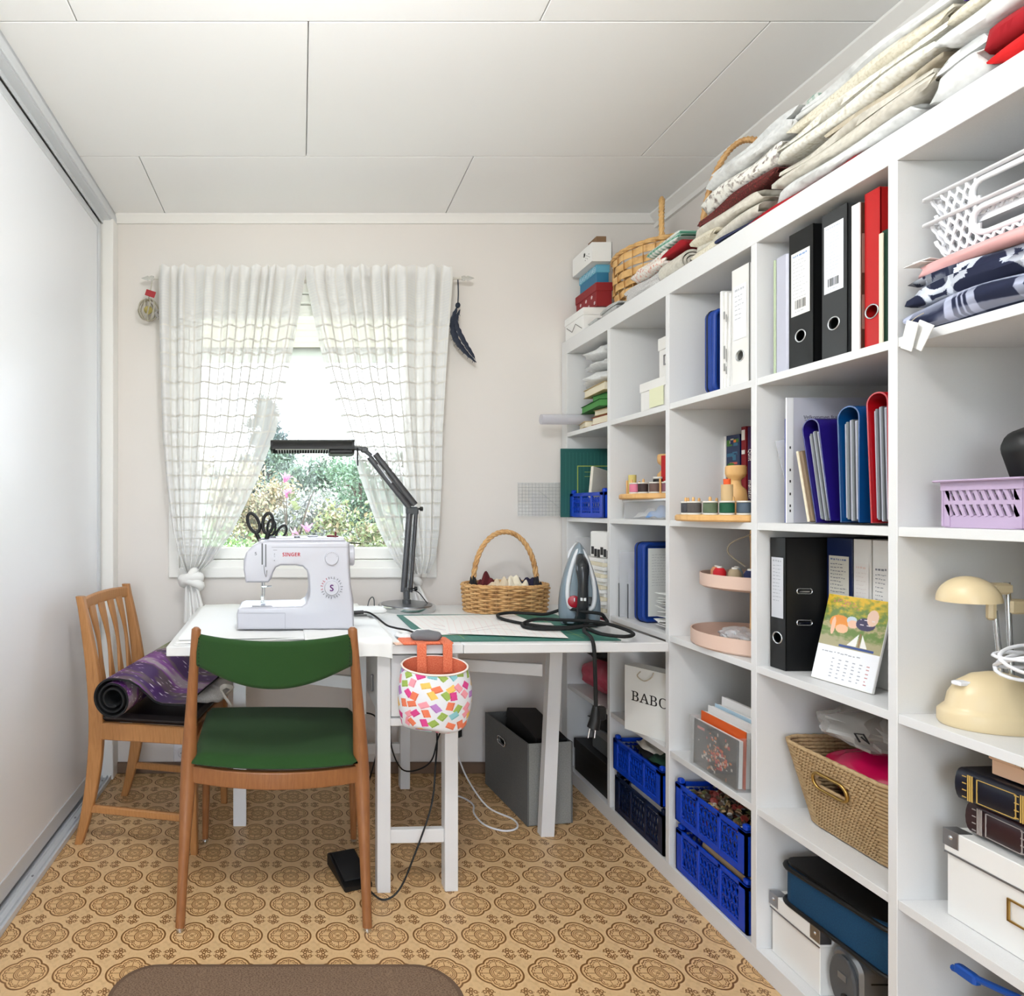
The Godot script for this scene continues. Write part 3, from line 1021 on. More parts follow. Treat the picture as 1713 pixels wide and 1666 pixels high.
func table() -> void:
	var o := thing("gateleg_table", "long white gateleg table with a drawer in its narrow middle, under the window", "table", Vector3(0.355, 0, -1.772), 2.1)
	var w: Material = M.white_foil
	for p in [[-0.745, -0.1265, "table_leaf"], [-0.125, 0.125, "table_top"], [0.1265, 0.745, "table_leaf"]]:
		put(p[2], cube(Vector3(p[1] - p[0], 0.028, 0.725), 0.002), w, o, Vector3((p[0] + p[1]) / 2, 0.724, -0.3625))
	for x in [-0.108, 0.094]:
		for z in [-0.035, -0.69]:
			put("leg", cube(Vector3(0.04, 0.71, 0.04), 0.0015), w, o, Vector3(x, 0.355, z))
		put("side_panel", cube(Vector3(0.014, 0.2, 0.612), 0.001), w, o, Vector3(x, 0.61, -0.3625))
	for z in [-0.035, -0.69]:
		put("stretcher", cube(Vector3(0.162, 0.04, 0.02), 0.0015), w, o, Vector3(-0.007, 0.161, z))
		put("rail", cube(Vector3(0.162, 0.022, 0.03), 0.0015), w, o, Vector3(-0.007, 0.503, z))
	var dr := put("drawer", cube(Vector3(0.156, 0.184, 0.6), 0.002), w, o, Vector3(-0.007, 0.609, -0.328))
	put("handle", G().box(Vector3.ZERO, Vector3(0.05, 0.012, 0.012), 0.004).mesh(), M.white_plastic, dr, Vector3(0, 0.02, 0.306))
	# gates that carry the leaves
	var gates := [
		[Vector3(-0.145, 0, -0.25), Vector3(-0.56, 0, -0.425), 0.555, 0.0, 0.58, 0.25],
		[Vector3(0.21, 0, -0.41), Vector3(0.512, 0, -0.315), 0.575, 0.035, 0.355, 0.7]]
	for q in gates:
		var a: Vector3 = q[0]
		var b: Vector3 = q[1]
		var g := put("gate", G().box(a + Vector3(0, q[4], 0), Vector3(0.034, q[5], 0.03), 0.0015).mesh(), w, o)
		var d: Vector3 = (b - a).normalized()
		var turn := Transform3D(Basis(d, Vector3.UP, d.cross(Vector3.UP)), (a + b) / 2)
		put("gate_rail", G().box(Vector3(0, q[2], 0), Vector3(a.distance_to(b) - 0.02, 0.042, 0.02), 0.0015, turn).mesh(), w, g)
		var lean := Vector3(q[3], 0, 0)
		var leg := G().loft([
			PackedVector3Array([b + Vector3(-0.022, 0, -0.016), b + Vector3(0.024, 0, -0.016), b + Vector3(0.024, 0, 0.016), b + Vector3(-0.022, 0, 0.016)]),
			PackedVector3Array([b + lean + Vector3(-0.022, 0.709, -0.016), b + lean + Vector3(0.022, 0.709, -0.016), b + lean + Vector3(0.022, 0.709, 0.016), b + lean + Vector3(-0.022, 0.709, 0.016)])])
		put("gate_leg", leg.mesh(), w, g)
	var hinge := put("hinge", cube(Vector3(0.004, 0.05, 0.018), 0.001), M.steel, o, Vector3(-0.117, 0.58, -0.17))
	put("pin", G().lathe([[0.0, -0.026], [0.004, -0.026], [0.004, 0.026], [0.0, 0.026]], 8).mesh(), M.steel, hinge, Vector3(-0.004, 0, 0.006))


func green_chair() -> void:
	var o := thing("dining_chair", "teak chair with green wool seat and curved green back, pulled up to the table", "chair", Vector3(-0.0725, 0, -1.62), 0)
	var t: Material = M.teak
	for s in [-1.0, 1.0]:
		var path := smooth([Vector3(0.252 * s, 0.012, -0.002), Vector3(0.248 * s, 0.22, -0.044), Vector3(0.2435 * s, 0.40, -0.078), Vector3(0.234 * s, 0.58, -0.07), Vector3(0.215 * s, 0.805, -0.04)], 6)
		var r := []
		for i in path.size():
			var q := float(i) / (path.size() - 1)
			r.append(0.0115 + 0.0085 * exp(-pow((q - 0.5) / 0.24, 2.0)))
		var end: Vector3 = path[path.size() - 1]
		path.append(end + Vector3(-0.0008 * s, 0.006, 0.001))
		r.append(0.006)
		var leg := put("back_leg", G().tube(path, r, 14, false, 1.12).mesh(60), t, o)
		put("glide", G().lathe([[0.0, 0.0], [0.009, 0.0], [0.011, 0.004], [0.009, 0.013], [0.0, 0.013]], 14).mesh(), M.chrome, leg, Vector3(0.252 * s, 0, -0.002))
		var fp := smooth([Vector3(0.2535 * s, 0.012, -0.44), Vector3(0.251 * s, 0.2, -0.445), Vector3(0.247 * s, 0.41, -0.445)], 5)
		var fr := []
		for i in fp.size():
			fr.append(0.0105 + 0.007 * i / (fp.size() - 1))
		var fl := put("front_leg", G().tube(fp, fr, 14).mesh(60), t, o)
		put("glide", G().lathe([[0.0, 0.0], [0.009, 0.0], [0.011, 0.004], [0.009, 0.013], [0.0, 0.013]], 14).mesh(), M.chrome, fl, Vector3(0.2535 * s, 0, -0.44))
		put("side_rail", G().loft([
			_ring(Vector3(0.242 * s, 0.39, -0.085), 0.011, 0.022), _ring(Vector3(0.244 * s, 0.395, -0.25), 0.011, 0.024), _ring(Vector3(0.245 * s, 0.4, -0.44), 0.011, 0.022)]).mesh(30), t, o)
	# rear and front rails bow in plan
	for q in [[-0.078, 0.05, 0.395, 0.027], [-0.445, -0.01, 0.4, 0.024]]:
		var rings := []
		for i in 17:
			var u := i / 16.0 * 2.0 - 1.0
			rings.append(_ring(Vector3(0.242 * u, q[2], q[0] + q[1] * (1.0 - u * u)), q[3] - 0.003, 0.01, true))
		put("rail", G().loft(rings).mesh(30), t, o)
	# upholstered seat: rounded pad, bowed edges
	var seat := func(u: float, v: float, top: float) -> Vector3:
		var z := lerpf(-0.05 + 0.035 * (1.0 - pow(2 * u - 1, 2.0)), -0.475 - 0.01 * (1.0 - pow(2 * u - 1, 2.0)), v)
		var x := (u - 0.5) * lerpf(0.462, 0.505, v)
		var edge := minf(minf(u, 1 - u) * 0.48, minf(v, 1 - v) * 0.44)
		var puff := 1.0 - pow(maxf(0.0, 1.0 - edge / 0.035), 2.5)
		return Vector3(x, 0.432 + (0.024 if top > 0 else -0.012) * puff * top * (1.0 if top > 0 else -1.0) * (1.0 if top > 0 else 1.0) + (0.006 * sin(PI * u) * sin(PI * v) if top > 0 else 0.0), z)
	var sg := G()
	var n := 28
	for top in [1.0, -1.0]:
		var at := sg.v.size()
		for j in n + 1:
			for i in n + 1:
				sg.v.append(seat.call(float(i) / n, float(j) / n, top))
		for j in n:
			for i in n:
				var a := at + j * (n + 1) + i
				if top > 0:
					sg.quad(a, a + 1, a + n + 2, a + n + 1)
				else:
					sg.quad(a, a + n + 1, a + n + 2, a + 1)
	sg.turned(0)
	put("seat", sg.mesh(70), M.green_wool, o)
	# backrest: padded band, bowed towards the viewer
	var rings := []
	for i in 25:
		var u := i / 24.0 * 2.0 - 1.0
		var q := 1.0 - u * u
		var x := 0.2145 * u
		var z := -0.052 + 0.066 * q
		var low := 0.702 - 0.045 * pow(q, 1.2)
		var high := 0.792 - 0.008 * q
		var ring := PackedVector3Array()
		var m := (low + high) / 2
		var h := (high - low) / 2
		for p in rounded(0.028, h * 2, 0.0135, 4):
			ring.append(Vector3(x, m + p.y, z + p.x))
		rings.append(ring)
	var back := put("backrest", G().loft(rings).mesh(60), M.green_wool, o)
	var tacks := G()
	for s in [-1.0, 1.0]:
		for k in 8:
			tacks.box(Vector3(0.206 * s, 0.708 + k * 0.0105, -0.035), Vector3(0.006, 0.004, 0.004), 0.001)
	put("tacks", tacks.mesh(), mat("dark_green_thread", Color(0.06, 0.12, 0.06), 0.9), back)


func _ring(c: Vector3, a: float, b: float, across_x := false) -> PackedVector3Array:
	# an upright rounded rectangle: across z (for rails along x) or across x (for rails along z)
	var r := PackedVector3Array()
	for p in rounded(b * 2 if across_x else a * 2, a * 2 if across_x else b * 2, minf(a, b) * 0.5, 2):
		r.append(c + (Vector3(0, p.y, p.x) if across_x else Vector3(p.x, p.y, 0)))
	return r


func slatted_chair() -> void:
	var o := thing("dining_chair", "beech chair with a slatted back, piled with cushion and mat, by the sliding door", "chair", Vector3(-0.5255, 0, -2.1945), -9.0)
	var b: Material = M.beech
	var post := func(u: float) -> Vector3:
		# bowed rear leg and back post, u from foot to top
		return Vector3(-0.2045, 0, 0).lerp(Vector3(-0.20, 0.84, 0), u) + Vector3(0.062 * sin(PI * pow(u, 0.92)), 0, 0)
	for s in [-1.0, 1.0]:
		var rings := []
		for i in 21:
			var u := i / 20.0
			var c: Vector3 = post.call(u)
			var wx := 0.014 + 0.012 * sin(PI * clampf(u * 1.05, 0, 1))
			var ring := PackedVector3Array()
			for p in rounded(wx * 2, 0.024, 0.006, 3):
				ring.append(c + Vector3(p.x, 0, 0.175 * s + p.y))
			rings.append(ring)
		put("back_leg", G().loft(rings).mesh(50), b, o)
		var fr := []
		for q in [[0.0, 0.012, 0.2045], [0.2, 0.015, 0.2], [0.42, 0.018, 0.197]]:
			var ring := PackedVector3Array()
			for p in rounded(q[1] * 2, q[1] * 1.7, 0.005, 3):
				ring.append(Vector3(q[2] + p.x, q[0], 0.175 * s + p.y))
			fr.append(ring)
		put("front_leg", G().loft(fr).mesh(50), b, o)
		put("apron", cube(Vector3(0.33, 0.058, 0.02), 0.004), b, o, Vector3(0.025, 0.388, 0.176 * s))
		put("stretcher", cube(Vector3(0.36, 0.026, 0.016), 0.004), b, o, Vector3(0.01, 0.118, 0.175 * s), Vector3(0, 0, -1.0))
	put("apron", cube(Vector3(0.02, 0.058, 0.32), 0.004), b, o, Vector3(0.195, 0.388, 0))
	put("apron", cube(Vector3(0.02, 0.05, 0.32), 0.004), b, o, Vector3(-0.135, 0.388, 0))
	# top rail with a soft curve, low rail, four wavy slats
	var tr := []
	for i in 13:
		var u := i / 12.0 * 2.0 - 1.0
		var ring := PackedVector3Array()
		for p in rounded(0.018, 0.042, 0.006, 3):
			ring.append(Vector3(-0.196 - 0.012 * (1 - u * u) + p.x, 0.81 + 0.006 * (1 - u * u) + p.y, 0.164 * u))
		tr.append(ring)
	put("top_rail", G().loft(tr).mesh(50), b, o)
	put("low_rail", cube(Vector3(0.016, 0.03, 0.33), 0.004), b, o, Vector3(-0.147, 0.485, 0))
	for k in 4:
		var rings := []
		for i in 17:
			var u := i / 16.0
			var y := lerpf(0.49, 0.80, u)
			var c: Vector3 = post.call(y / 0.84)
			var ring := PackedVector3Array()
			var wz := 0.013 + 0.006 * cos(u * TAU)
			for p in rounded(0.011, wz * 2, 0.003, 2):
				ring.append(Vector3(c.x - 0.004 + p.x, y, -0.105 + 0.07 * k + 0.004 * sin(u * TAU * 1.2) + p.y))
			rings.append(ring)
		put("slat", G().loft(rings).mesh(50), b, o)
	var sb := mat("dark_vinyl", Color(0.09, 0.06, 0.065), 0.5)
	put("seat", G().box(Vector3(0.035, 0.432, 0), Vector3(0.34, 0.03, 0.36), 0.012).mesh(), sb, o)

	# grey seat cushion with tie tapes, half under the rolled mat
	var cu := thing("seat_cushion", "pale grey seat cushion with tie tapes on the slatted chair, under the rolled mat", "cushion", Vector3(-0.42, 0.452, -2.265), -9.0)
	var cm := grained("cushion_grey", noise(0.2, 41, [Color(0.66, 0.63, 0.6), Color(0.84, 0.82, 0.79)], 128), Vector3(8, 8, 8), 0.95)
	var pad := G()
	var rows := []
	for q in [[0.0, 0.82], [0.006, 0.95], [0.02, 1.0], [0.036, 0.95], [0.044, 0.8], [0.047, 0.4]]:
		var ring := PackedVector3Array()
		var ol := rounded(0.25 * q[1], 0.28 * q[1], 0.05 * q[1], 6)
		for i in ol.size():
			ring.append(Vector3(ol[i].x + 0.045, q[0] + 0.003 * sin(i * 1.7) * q[1], ol[i].y))
		rows.append(ring)
	pad.loft(rows)
	put("pad", pad.mesh(60), cm, cu)
	var tape := mat("tape", Color(0.86, 0.83, 0.78), 0.9)
	for q in [[0.165, 0.02, 0.08], [0.16, 0.02, -0.1]]:
		put("tie", G().tube(smooth(pts([q[0], q[1], q[2], q[0] + 0.03, q[1] + 0.03, q[2] + 0.02, q[0] + 0.012, q[1] + 0.045, q[2] + 0.045, q[0] - 0.01, q[1] + 0.02, q[2] + 0.02, q[0] + 0.03, q[1] - 0.02, q[2] + 0.045, q[0] + 0.04, q[1] - 0.045, q[2] + 0.03]), 5), 0.0085, 7, false, 0.3).mesh(60), tape, cu)

	# rolled exercise mat: dark foam spiral, printed outside, the loose end over the cushion
	var mt := thing("exercise_mat", "rolled black foam mat printed purple and green with white specks, on the slatted chair", "mat", Vector3(-0.558, 0.5285, -2.215), -9.0)
	var line := []
	var skin := []
	var turns := 2.6
	for i in 97:
		var u := i / 96.0
		var a := PI / 2 + turns * TAU * (1.0 - u)
		var r := 0.024 + 0.04 * u
		line.append(Vector2(cos(a) * r, sin(a) * r))
	for q in [[0.025, 0.0645], [0.055, 0.06], [0.085, 0.043], [0.112, 0.018], [0.135, -0.004], [0.16, -0.014], [0.195, -0.0155], [0.235, -0.0155]]:
		line.append(Vector2(q[0], q[1]))
	var th := 0.0062
	var side := []
	for i in line.size():
		var d: Vector2 = (line[mini(i + 1, line.size() - 1)] - line[maxi(i - 1, 0)]).normalized()
		side.append(Vector2(-d.y, d.x) * th * 0.5)
	var half := 0.29
	var rings := []
	for z in [half, -half]:
		var ring := PackedVector3Array()
		for i in line.size():
			ring.append(_mat_point(line[i] + side[i], z, i, line.size()))
		for i in range(line.size() - 1, -1, -1):
			ring.append(_mat_point(line[i] - side[i], z, i, line.size()))
		rings.append(ring)
	put("foam", G().loft(rings).mesh(50), mat("foam_black", Color(0.05, 0.055, 0.065), 0.85), mt)
	var im := Image.create(192, 192, false, Image.FORMAT_RGB8)
	var nz := FastNoiseLite.new()
	nz.seed = 4
	nz.frequency = 0.011
	nz.fractal_octaves = 4
	for j in 192:
		for i in 192:
			var q := nz.get_noise_2d(i * 1.6 + j * 0.7, j * 1.3) * 1.9
			var c := Color(0.25, 0.08, 0.36).lerp(Color(0.5, 0.26, 0.56), clampf(q * 1.6 + 0.5, 0, 1))
			c = c.lerp(Color(0.7, 0.68, 0.66), clampf((q - 0.3) * 3.0, 0, 0.8))
			c = c.lerp(Color(0.42, 0.52, 0.2), clampf(1.0 - absf(q + 0.1) * 5.0, 0, 0.4))
			c = c.lerp(Color(0.44, 0.54, 0.22), clampf((j - 120) / 60.0, 0, 0.75))
			im.set_pixel(i, j, c)
	for k in 700:
		var s := rng.randi_range(0, 10)
		im.fill_rect(Rect2i(rng.randi_range(0, 189), rng.randi_range(0, 150), 2 if s > 8 else 1, 2 if s > 8 else 1), Color(0.95, 0.92, 0.95))
	var outside := G()
	var first := 55
	var m := line.size() - first
	for i in m:
		var p: Vector2 = line[first + i] + side[first + i] * 1.12 * (1.0 if side[first + i].dot(line[first + i]) > 0 or i > 40 else -1.0)
		for k in 2:
			outside.v.append(_mat_point(p, half if k == 0 else -half, first + i, line.size()))
			outside.uv.append(Vector2(float(i) / (m - 1), k))
	for i in m - 1:
		outside.quad(i * 2, i * 2 + 1, i * 2 + 3, i * 2 + 2)
	put("print", outside.mesh(180), printed("galaxy_print", im, 0.55), mt)


func _mat_point(p: Vector2, z: float, i: int, n: int) -> Vector3:
	# the loose end is skewed towards the back
	var k := clampf((i - (n - 8)) / 8.0, 0.0, 1.0)
	return Vector3(p.x + (0.0 if z > 0 else 0.02) * k, p.y, z + (-0.03 * k if z > 0 else 0.0))


func sewing_machine() -> void:
	# white blanket under the machine
	var bl := thing("ironing_blanket", "thick white blanket folded over the left half of the table, under the sewing machine", "blanket", Vector3(-0.02, 0.738, -2.08), 2.1)
	for k in 3:
		var fn := func(u: float, v: float) -> Vector3:
			var x := lerpf(-0.36 + 0.006 * k, 0.3 - 0.02 * k, u)
			var z := lerpf(-0.33, 0.315 - 0.004 * k, v)
			return Vector3(x, 0.004 + 0.0065 * k + 0.0012 * sin(u * 23 + k * 2) * sin(v * 17 + k) + (0.004 * sin(v * 9.0) * exp(-pow((u - 0.08) / 0.12, 2.0)) if k == 2 else 0.0), z + 0.004 * sin(u * 11 + k * 2.0))
		put("fold", G().sheet(fn, 40, 40, 0.0055).mesh(60), M.white_cloth, bl)
	var hang := func(u: float, v: float) -> Vector3:
		var x := lerpf(0.02, 0.275, u)
		var w := v * 0.5
		var z := 0.03 + minf(w, 0.29)
		var y := 0.022
		if w > 0.29:
			var q := (w - 0.29) / 0.21
			z = 0.32 + 0.016 * sin(minf(1.0, q * 2.5) * PI / 2) + 0.004 * sin(u * 19.0) * q
			y = 0.022 - (0.062 + 0.012 * sin(u * 5.0 + 1.0)) * smoothstep(0.0, 1.0, q)
		return Vector3(x, y + 0.0012 * sin(u * 21) * sin(v * 19), z)
	put("drape", G().sheet(hang, 40, 50, 0.003).mesh(180), M.white_cloth, bl)

	var o := thing("sewing_machine", "white domestic sewing machine with a large stitch dial on the table", "sewing machine", Vector3(-0.015, 0.763, -1.866), 1.0)
	var w := mat("machine_white", Color(0.79, 0.79, 0.82), 0.28)
	# outline seen from the front, in metres from the middle of the base
	var ol := PackedVector2Array()
	for q in [[-0.182, 0.0], [0.181, 0.0], [0.179, 0.09], [0.171, 0.14], [0.168, 0.2], [0.167, 0.268], [0.155, 0.274], [-0.09, 0.274], [-0.115, 0.27], [-0.137, 0.258], [-0.154, 0.238], [-0.162, 0.215], [-0.162, 0.185], [-0.155, 0.146], [-0.085, 0.146], [-0.075, 0.16], [-0.07, 0.178], [-0.062, 0.192], [-0.048, 0.199], [0.0, 0.199], [0.021, 0.195], [0.033, 0.184], [0.039, 0.168], [0.042, 0.12], [0.04, 0.1], [0.032, 0.082], [0.016, 0.072], [-0.165, 0.07], [-0.179, 0.064], [-0.183, 0.05]]:
		ol.append(Vector2(q[0], q[1]))
	var soft := PackedVector2Array()
	for i in ol.size():
		# keep the corners, round the curves
		soft.append(ol[i])
	var body := put("body", G().extrude(soft, -0.15, 0.0, Transform3D.IDENTITY, 0.007).mesh(46), w, o)
	put("top_cover", G().extrude(PackedVector2Array([Vector2(-0.092, 0), Vector2(0.157, 0), Vector2(0.15, 0.012), Vector2(-0.08, 0.012)]), -0.14, -0.01, Transform3D(Basis.IDENTITY, Vector3(0, 0.272, 0)), 0.004).mesh(46), w, body)
	var seam := mat("seam_grey", Color(0.6, 0.6, 0.63), 0.6)
	put("seam", G().box(Vector3(-0.033, 0.026, 0.0002), Vector3(0.001, 0.05, 0.001)).box(Vector3(-0.105, 0.052, 0.0002), Vector3(0.145, 0.001, 0.001)).mesh(), seam, body)
	put("seam", G().box(Vector3(0.045, 0.256, 0.0002), Vector3(0.24, 0.0012, 0.001)).mesh(), seam, body)
	var slot := put("thread_slot", G().box(Vector3(-0.104, 0.235, 0.0005), Vector3(0.004, 0.066, 0.002)).mesh(), M.grey_plastic, o)
	put("thread_slot", G().box(Vector3(-0.093, 0.23, 0.0005), Vector3(0.003, 0.07, 0.002)).mesh(), M.grey_plastic, o)
	put("take_up_lever", G().tube(smooth(pts([-0.0985, 0.20, 0.003, -0.097, 0.18, 0.006, -0.092, 0.165, 0.006, -0.09, 0.185, 0.004]), 4), 0.0012, 6).mesh(), M.chrome, slot)
	var bar := put("needle_bar", G().tube([Vector3(-0.1015, 0.15, -0.055), Vector3(-0.1015, 0.098, -0.055)], 0.0035, 10).mesh(), M.chrome, o)
	put("needle_clamp", G().box(Vector3(-0.1, 0.128, -0.05), Vector3(0.018, 0.006, 0.008), 0.001).tube([Vector3(-0.09, 0.128, -0.05), Vector3(-0.076, 0.129, -0.05)], 0.0025, 8).mesh(), M.chrome, bar)
	put("needle", G().tube([Vector3(-0.1015, 0.1, -0.055), Vector3(-0.1015, 0.076, -0.055)], [0.0012, 0.0004], 6).mesh(), M.chrome, bar)
	put("presser_foot", G().tube([Vector3(-0.107, 0.145, -0.06), Vector3(-0.107, 0.09, -0.06)], 0.003, 8).box(Vector3(-0.103, 0.079, -0.05), Vector3(0.016, 0.004, 0.03), 0.001).box(Vector3(-0.106, 0.09, -0.055), Vector3(0.01, 0.014, 0.01), 0.001).mesh(), M.chrome, o)
	put("needle_plate", cube(Vector3(0.064, 0.003, 0.075), 0.001), M.steel, o, Vector3(-0.105, 0.072, -0.05))
	var knob := Transform3D(Basis(Vector3.RIGHT, PI / 2))
	var dial := put("tension_dial", G().lathe([[0.0, 0.0], [0.0215, 0.0], [0.0215, 0.005], [0.02, 0.007], [0.0, 0.007]], 32, knob).mesh(), w, o, Vector3(0.111, 0.222, 0.0))
	var marks := G()
	for k in 9:
		marks.box(Vector3.ZERO, Vector3(0.0012, 0.004, 0.0006), 0.0, Transform3D(Basis(Vector3.BACK, k * 0.3 - 1.2), Vector3(-sin(k * 0.3 - 1.2) * 0.0175, cos(k * 0.3 - 1.2) * 0.0175, 0.0074)))
	put("marking", marks.mesh(), seam, dial)
	var sd := put("stitch_dial", G().lathe([[0.0, 0.0], [0.0225, 0.0], [0.0225, 0.005], [0.021, 0.008], [0.0, 0.008]], 32, knob).mesh(), w, o, Vector3(0.111, 0.13, 0.0))
	var purple := mat("logo_purple", Color(0.36, 0.07, 0.4), 0.5)
	put("logo", words("S", 0.027, 0.0008, false, true), purple, sd, Vector3(0, 0, 0.0085))
	var signs := G()
	var red_signs := G()
	for k in 22:
		var a := TAU * k / 22
		var t := Transform3D(Basis(Vector3.BACK, a), Vector3(-sin(a) * 0.031, cos(a) * 0.031, 0.0006))
		(red_signs if k in [2, 3, 4, 5, 6] else signs).box(Vector3(0.001 * (k % 3 - 1), 0, 0), Vector3(0.0016, 0.006 + 0.002 * (k % 2), 0.0006), 0.0, t).box(Vector3(0.0018, 0.002 * (k % 3 - 1), 0), Vector3(0.002, 0.0012, 0.0006), 0.0, t)
	put("stitch_signs", signs.mesh(), mat("print_grey", Color(0.4, 0.4, 0.43), 0.6), o, Vector3(0.111, 0.13, 0))
	put("stitch_signs", red_signs.mesh(), mat("print_rose", Color(0.7, 0.22, 0.32), 0.6), o, Vector3(0.111, 0.13, 0))
	put("lettering", words("SINGER", 0.0155, 0.0008, false, true), mat("logo_red", Color(0.74, 0.08, 0.16), 0.5), o, Vector3(-0.014, 0.233, 0.0004))
	put("lettering", words("5", 0.013, 0.0006, false, true), M.print_grey, o, Vector3(-0.124, 0.236, 0.0004))
	put("selector", G().lathe([[0.0, 0.0], [0.008, 0.0], [0.008, 0.002], [0.0, 0.002]], 20, knob).box(Vector3(0, 0.008, 0.002), Vector3(0.003, 0.008, 0.003), 0.0005).mesh(), w, o, Vector3(-0.066, 0.222, 0))
	put("selector_mark", G().box(Vector3(-0.066, 0.234, 0.0005), Vector3(0.002, 0.004, 0.0008)).box(Vector3(-0.064, 0.247, 0.0005), Vector3(0.012, 0.001, 0.0006)).box(Vector3(-0.066, 0.215, 0.0022), Vector3(0.002, 0.003, 0.0006)).mesh(), M.print_grey, o)
	var wheel := G().lathe([[0.0, 0.0], [0.02, 0.0], [0.033, 0.003], [0.034, 0.006], [0.034, 0.018], [0.031, 0.021], [0.0, 0.021]], 28, Transform3D(Basis(Vector3.FORWARD, PI / 2)))
	put("handwheel", wheel.mesh(), w, o, Vector3(0.166, 0.226, -0.07))
	var pin := put("spool_pin", G().tube([Vector3(0.128, 0.282, -0.07), Vector3(0.128, 0.302, -0.07)], 0.003, 8).lathe([[0.0, 0.284], [0.011, 0.284], [0.01, 0.288], [0.0, 0.288]], 16, Transform3D(Basis.IDENTITY, Vector3(0.128, 0, -0.07))).mesh(), mat("spool_maroon", Color(0.4, 0.1, 0.16), 0.5), o)
	put("spool_cap", G().box(Vector3(0.112, 0.287, -0.07), Vector3(0.026, 0.006, 0.012), 0.002).mesh(), M.spool_maroon, pin)
	put("bobbin_winder", G().box(Vector3(0.055, 0.287, -0.08), Vector3(0.034, 0.004, 0.03), 0.001).tube([Vector3(-0.01, 0.289, -0.08), Vector3(0.04, 0.289, -0.08)], 0.0012, 6).mesh(), M.steel, o)
	for x in [-0.072, 0.004]:
		put("thread_guide", G().lathe([[0.0, 0.0], [0.011, 0.0], [0.009, 0.005], [0.0, 0.006]], 16).mesh(), M.grey_plastic, o, Vector3(x, 0.2835, -0.03))
	put("guide_arm", G().tube(smooth(pts([0.16, 0.268, -0.05, 0.185, 0.266, -0.04, 0.205, 0.265, -0.03]), 4), 0.0022, 6).mesh(), M.black_plastic, o)

	# tin cup behind the machine with two pairs of scissors
	var cup := thing("scissors_cup", "small steel cup hooked on the back of the sewing machine, holding two scissors", "cup", Vector3(-0.115, 0.935, -2.056))
	put("cup", G().lathe([[0.0, 0.0], [0.03, 0.0], [0.032, 0.004], [0.032, 0.098], [0.034, 0.102], [0.03, 0.101], [0.029, 0.006], [0.0, 0.006]], 28).mesh(50), M.chrome, cup)
	for k in 2:
		var sc := thing("scissors", ["larger black handled scissors standing in the steel cup behind the sewing machine", "smaller black handled scissors leaning right in the cup behind the sewing machine"][k], "scissors", [Vector3(-0.122, 0.992, -2.047), Vector3(-0.106, 0.992, -2.066)][k], 0, "scissors behind the sewing machine")
		var s := 1.0 if k == 0 else 0.78
		var tilt := Transform3D(Basis(Vector3.BACK, 0.14 if k == 0 else -0.3).scaled(Vector3(s, s, s)))
		for q in [-1.0, 1.0]:
			var loop := []
			for i in 26:
				var a := TAU * i / 26
				loop.append(tilt * Vector3(q * (0.024 + 0.006 * sin(a)) + cos(a) * 0.018, 0.098 + sin(a) * 0.034 - q * 0.004, 0.0))
			put("handle", G().tube(loop, 0.0056 * s, 8, true).mesh(180), M.black_plastic, sc)
			put("shank", G().tube([tilt * Vector3(q * 0.02, 0.066, 0), tilt * Vector3(q * 0.008, 0.03, 0), tilt * Vector3(0, 0.0, 0)], [0.007 * s, 0.008 * s, 0.006 * s], 8).mesh(60), M.black_plastic, sc)
			put("blade", G().tube([tilt * Vector3(q * 0.004, 0.02, q * 0.002), tilt * Vector3(-q * 0.002, -0.02, q * 0.002), tilt * Vector3(-q * 0.003, -0.045, 0)], [0.008 * s, 0.007 * s, 0.001], 6, false, 0.25).mesh(), M.steel, sc)
		put("screw", G().lathe([[0.0, 0.0], [0.005, 0.0], [0.004, 0.003], [0.0, 0.003]], 12, Transform3D(Basis(Vector3.RIGHT, PI / 2), Vector3(0, 0, 0.004))).mesh(), M.chrome, sc)


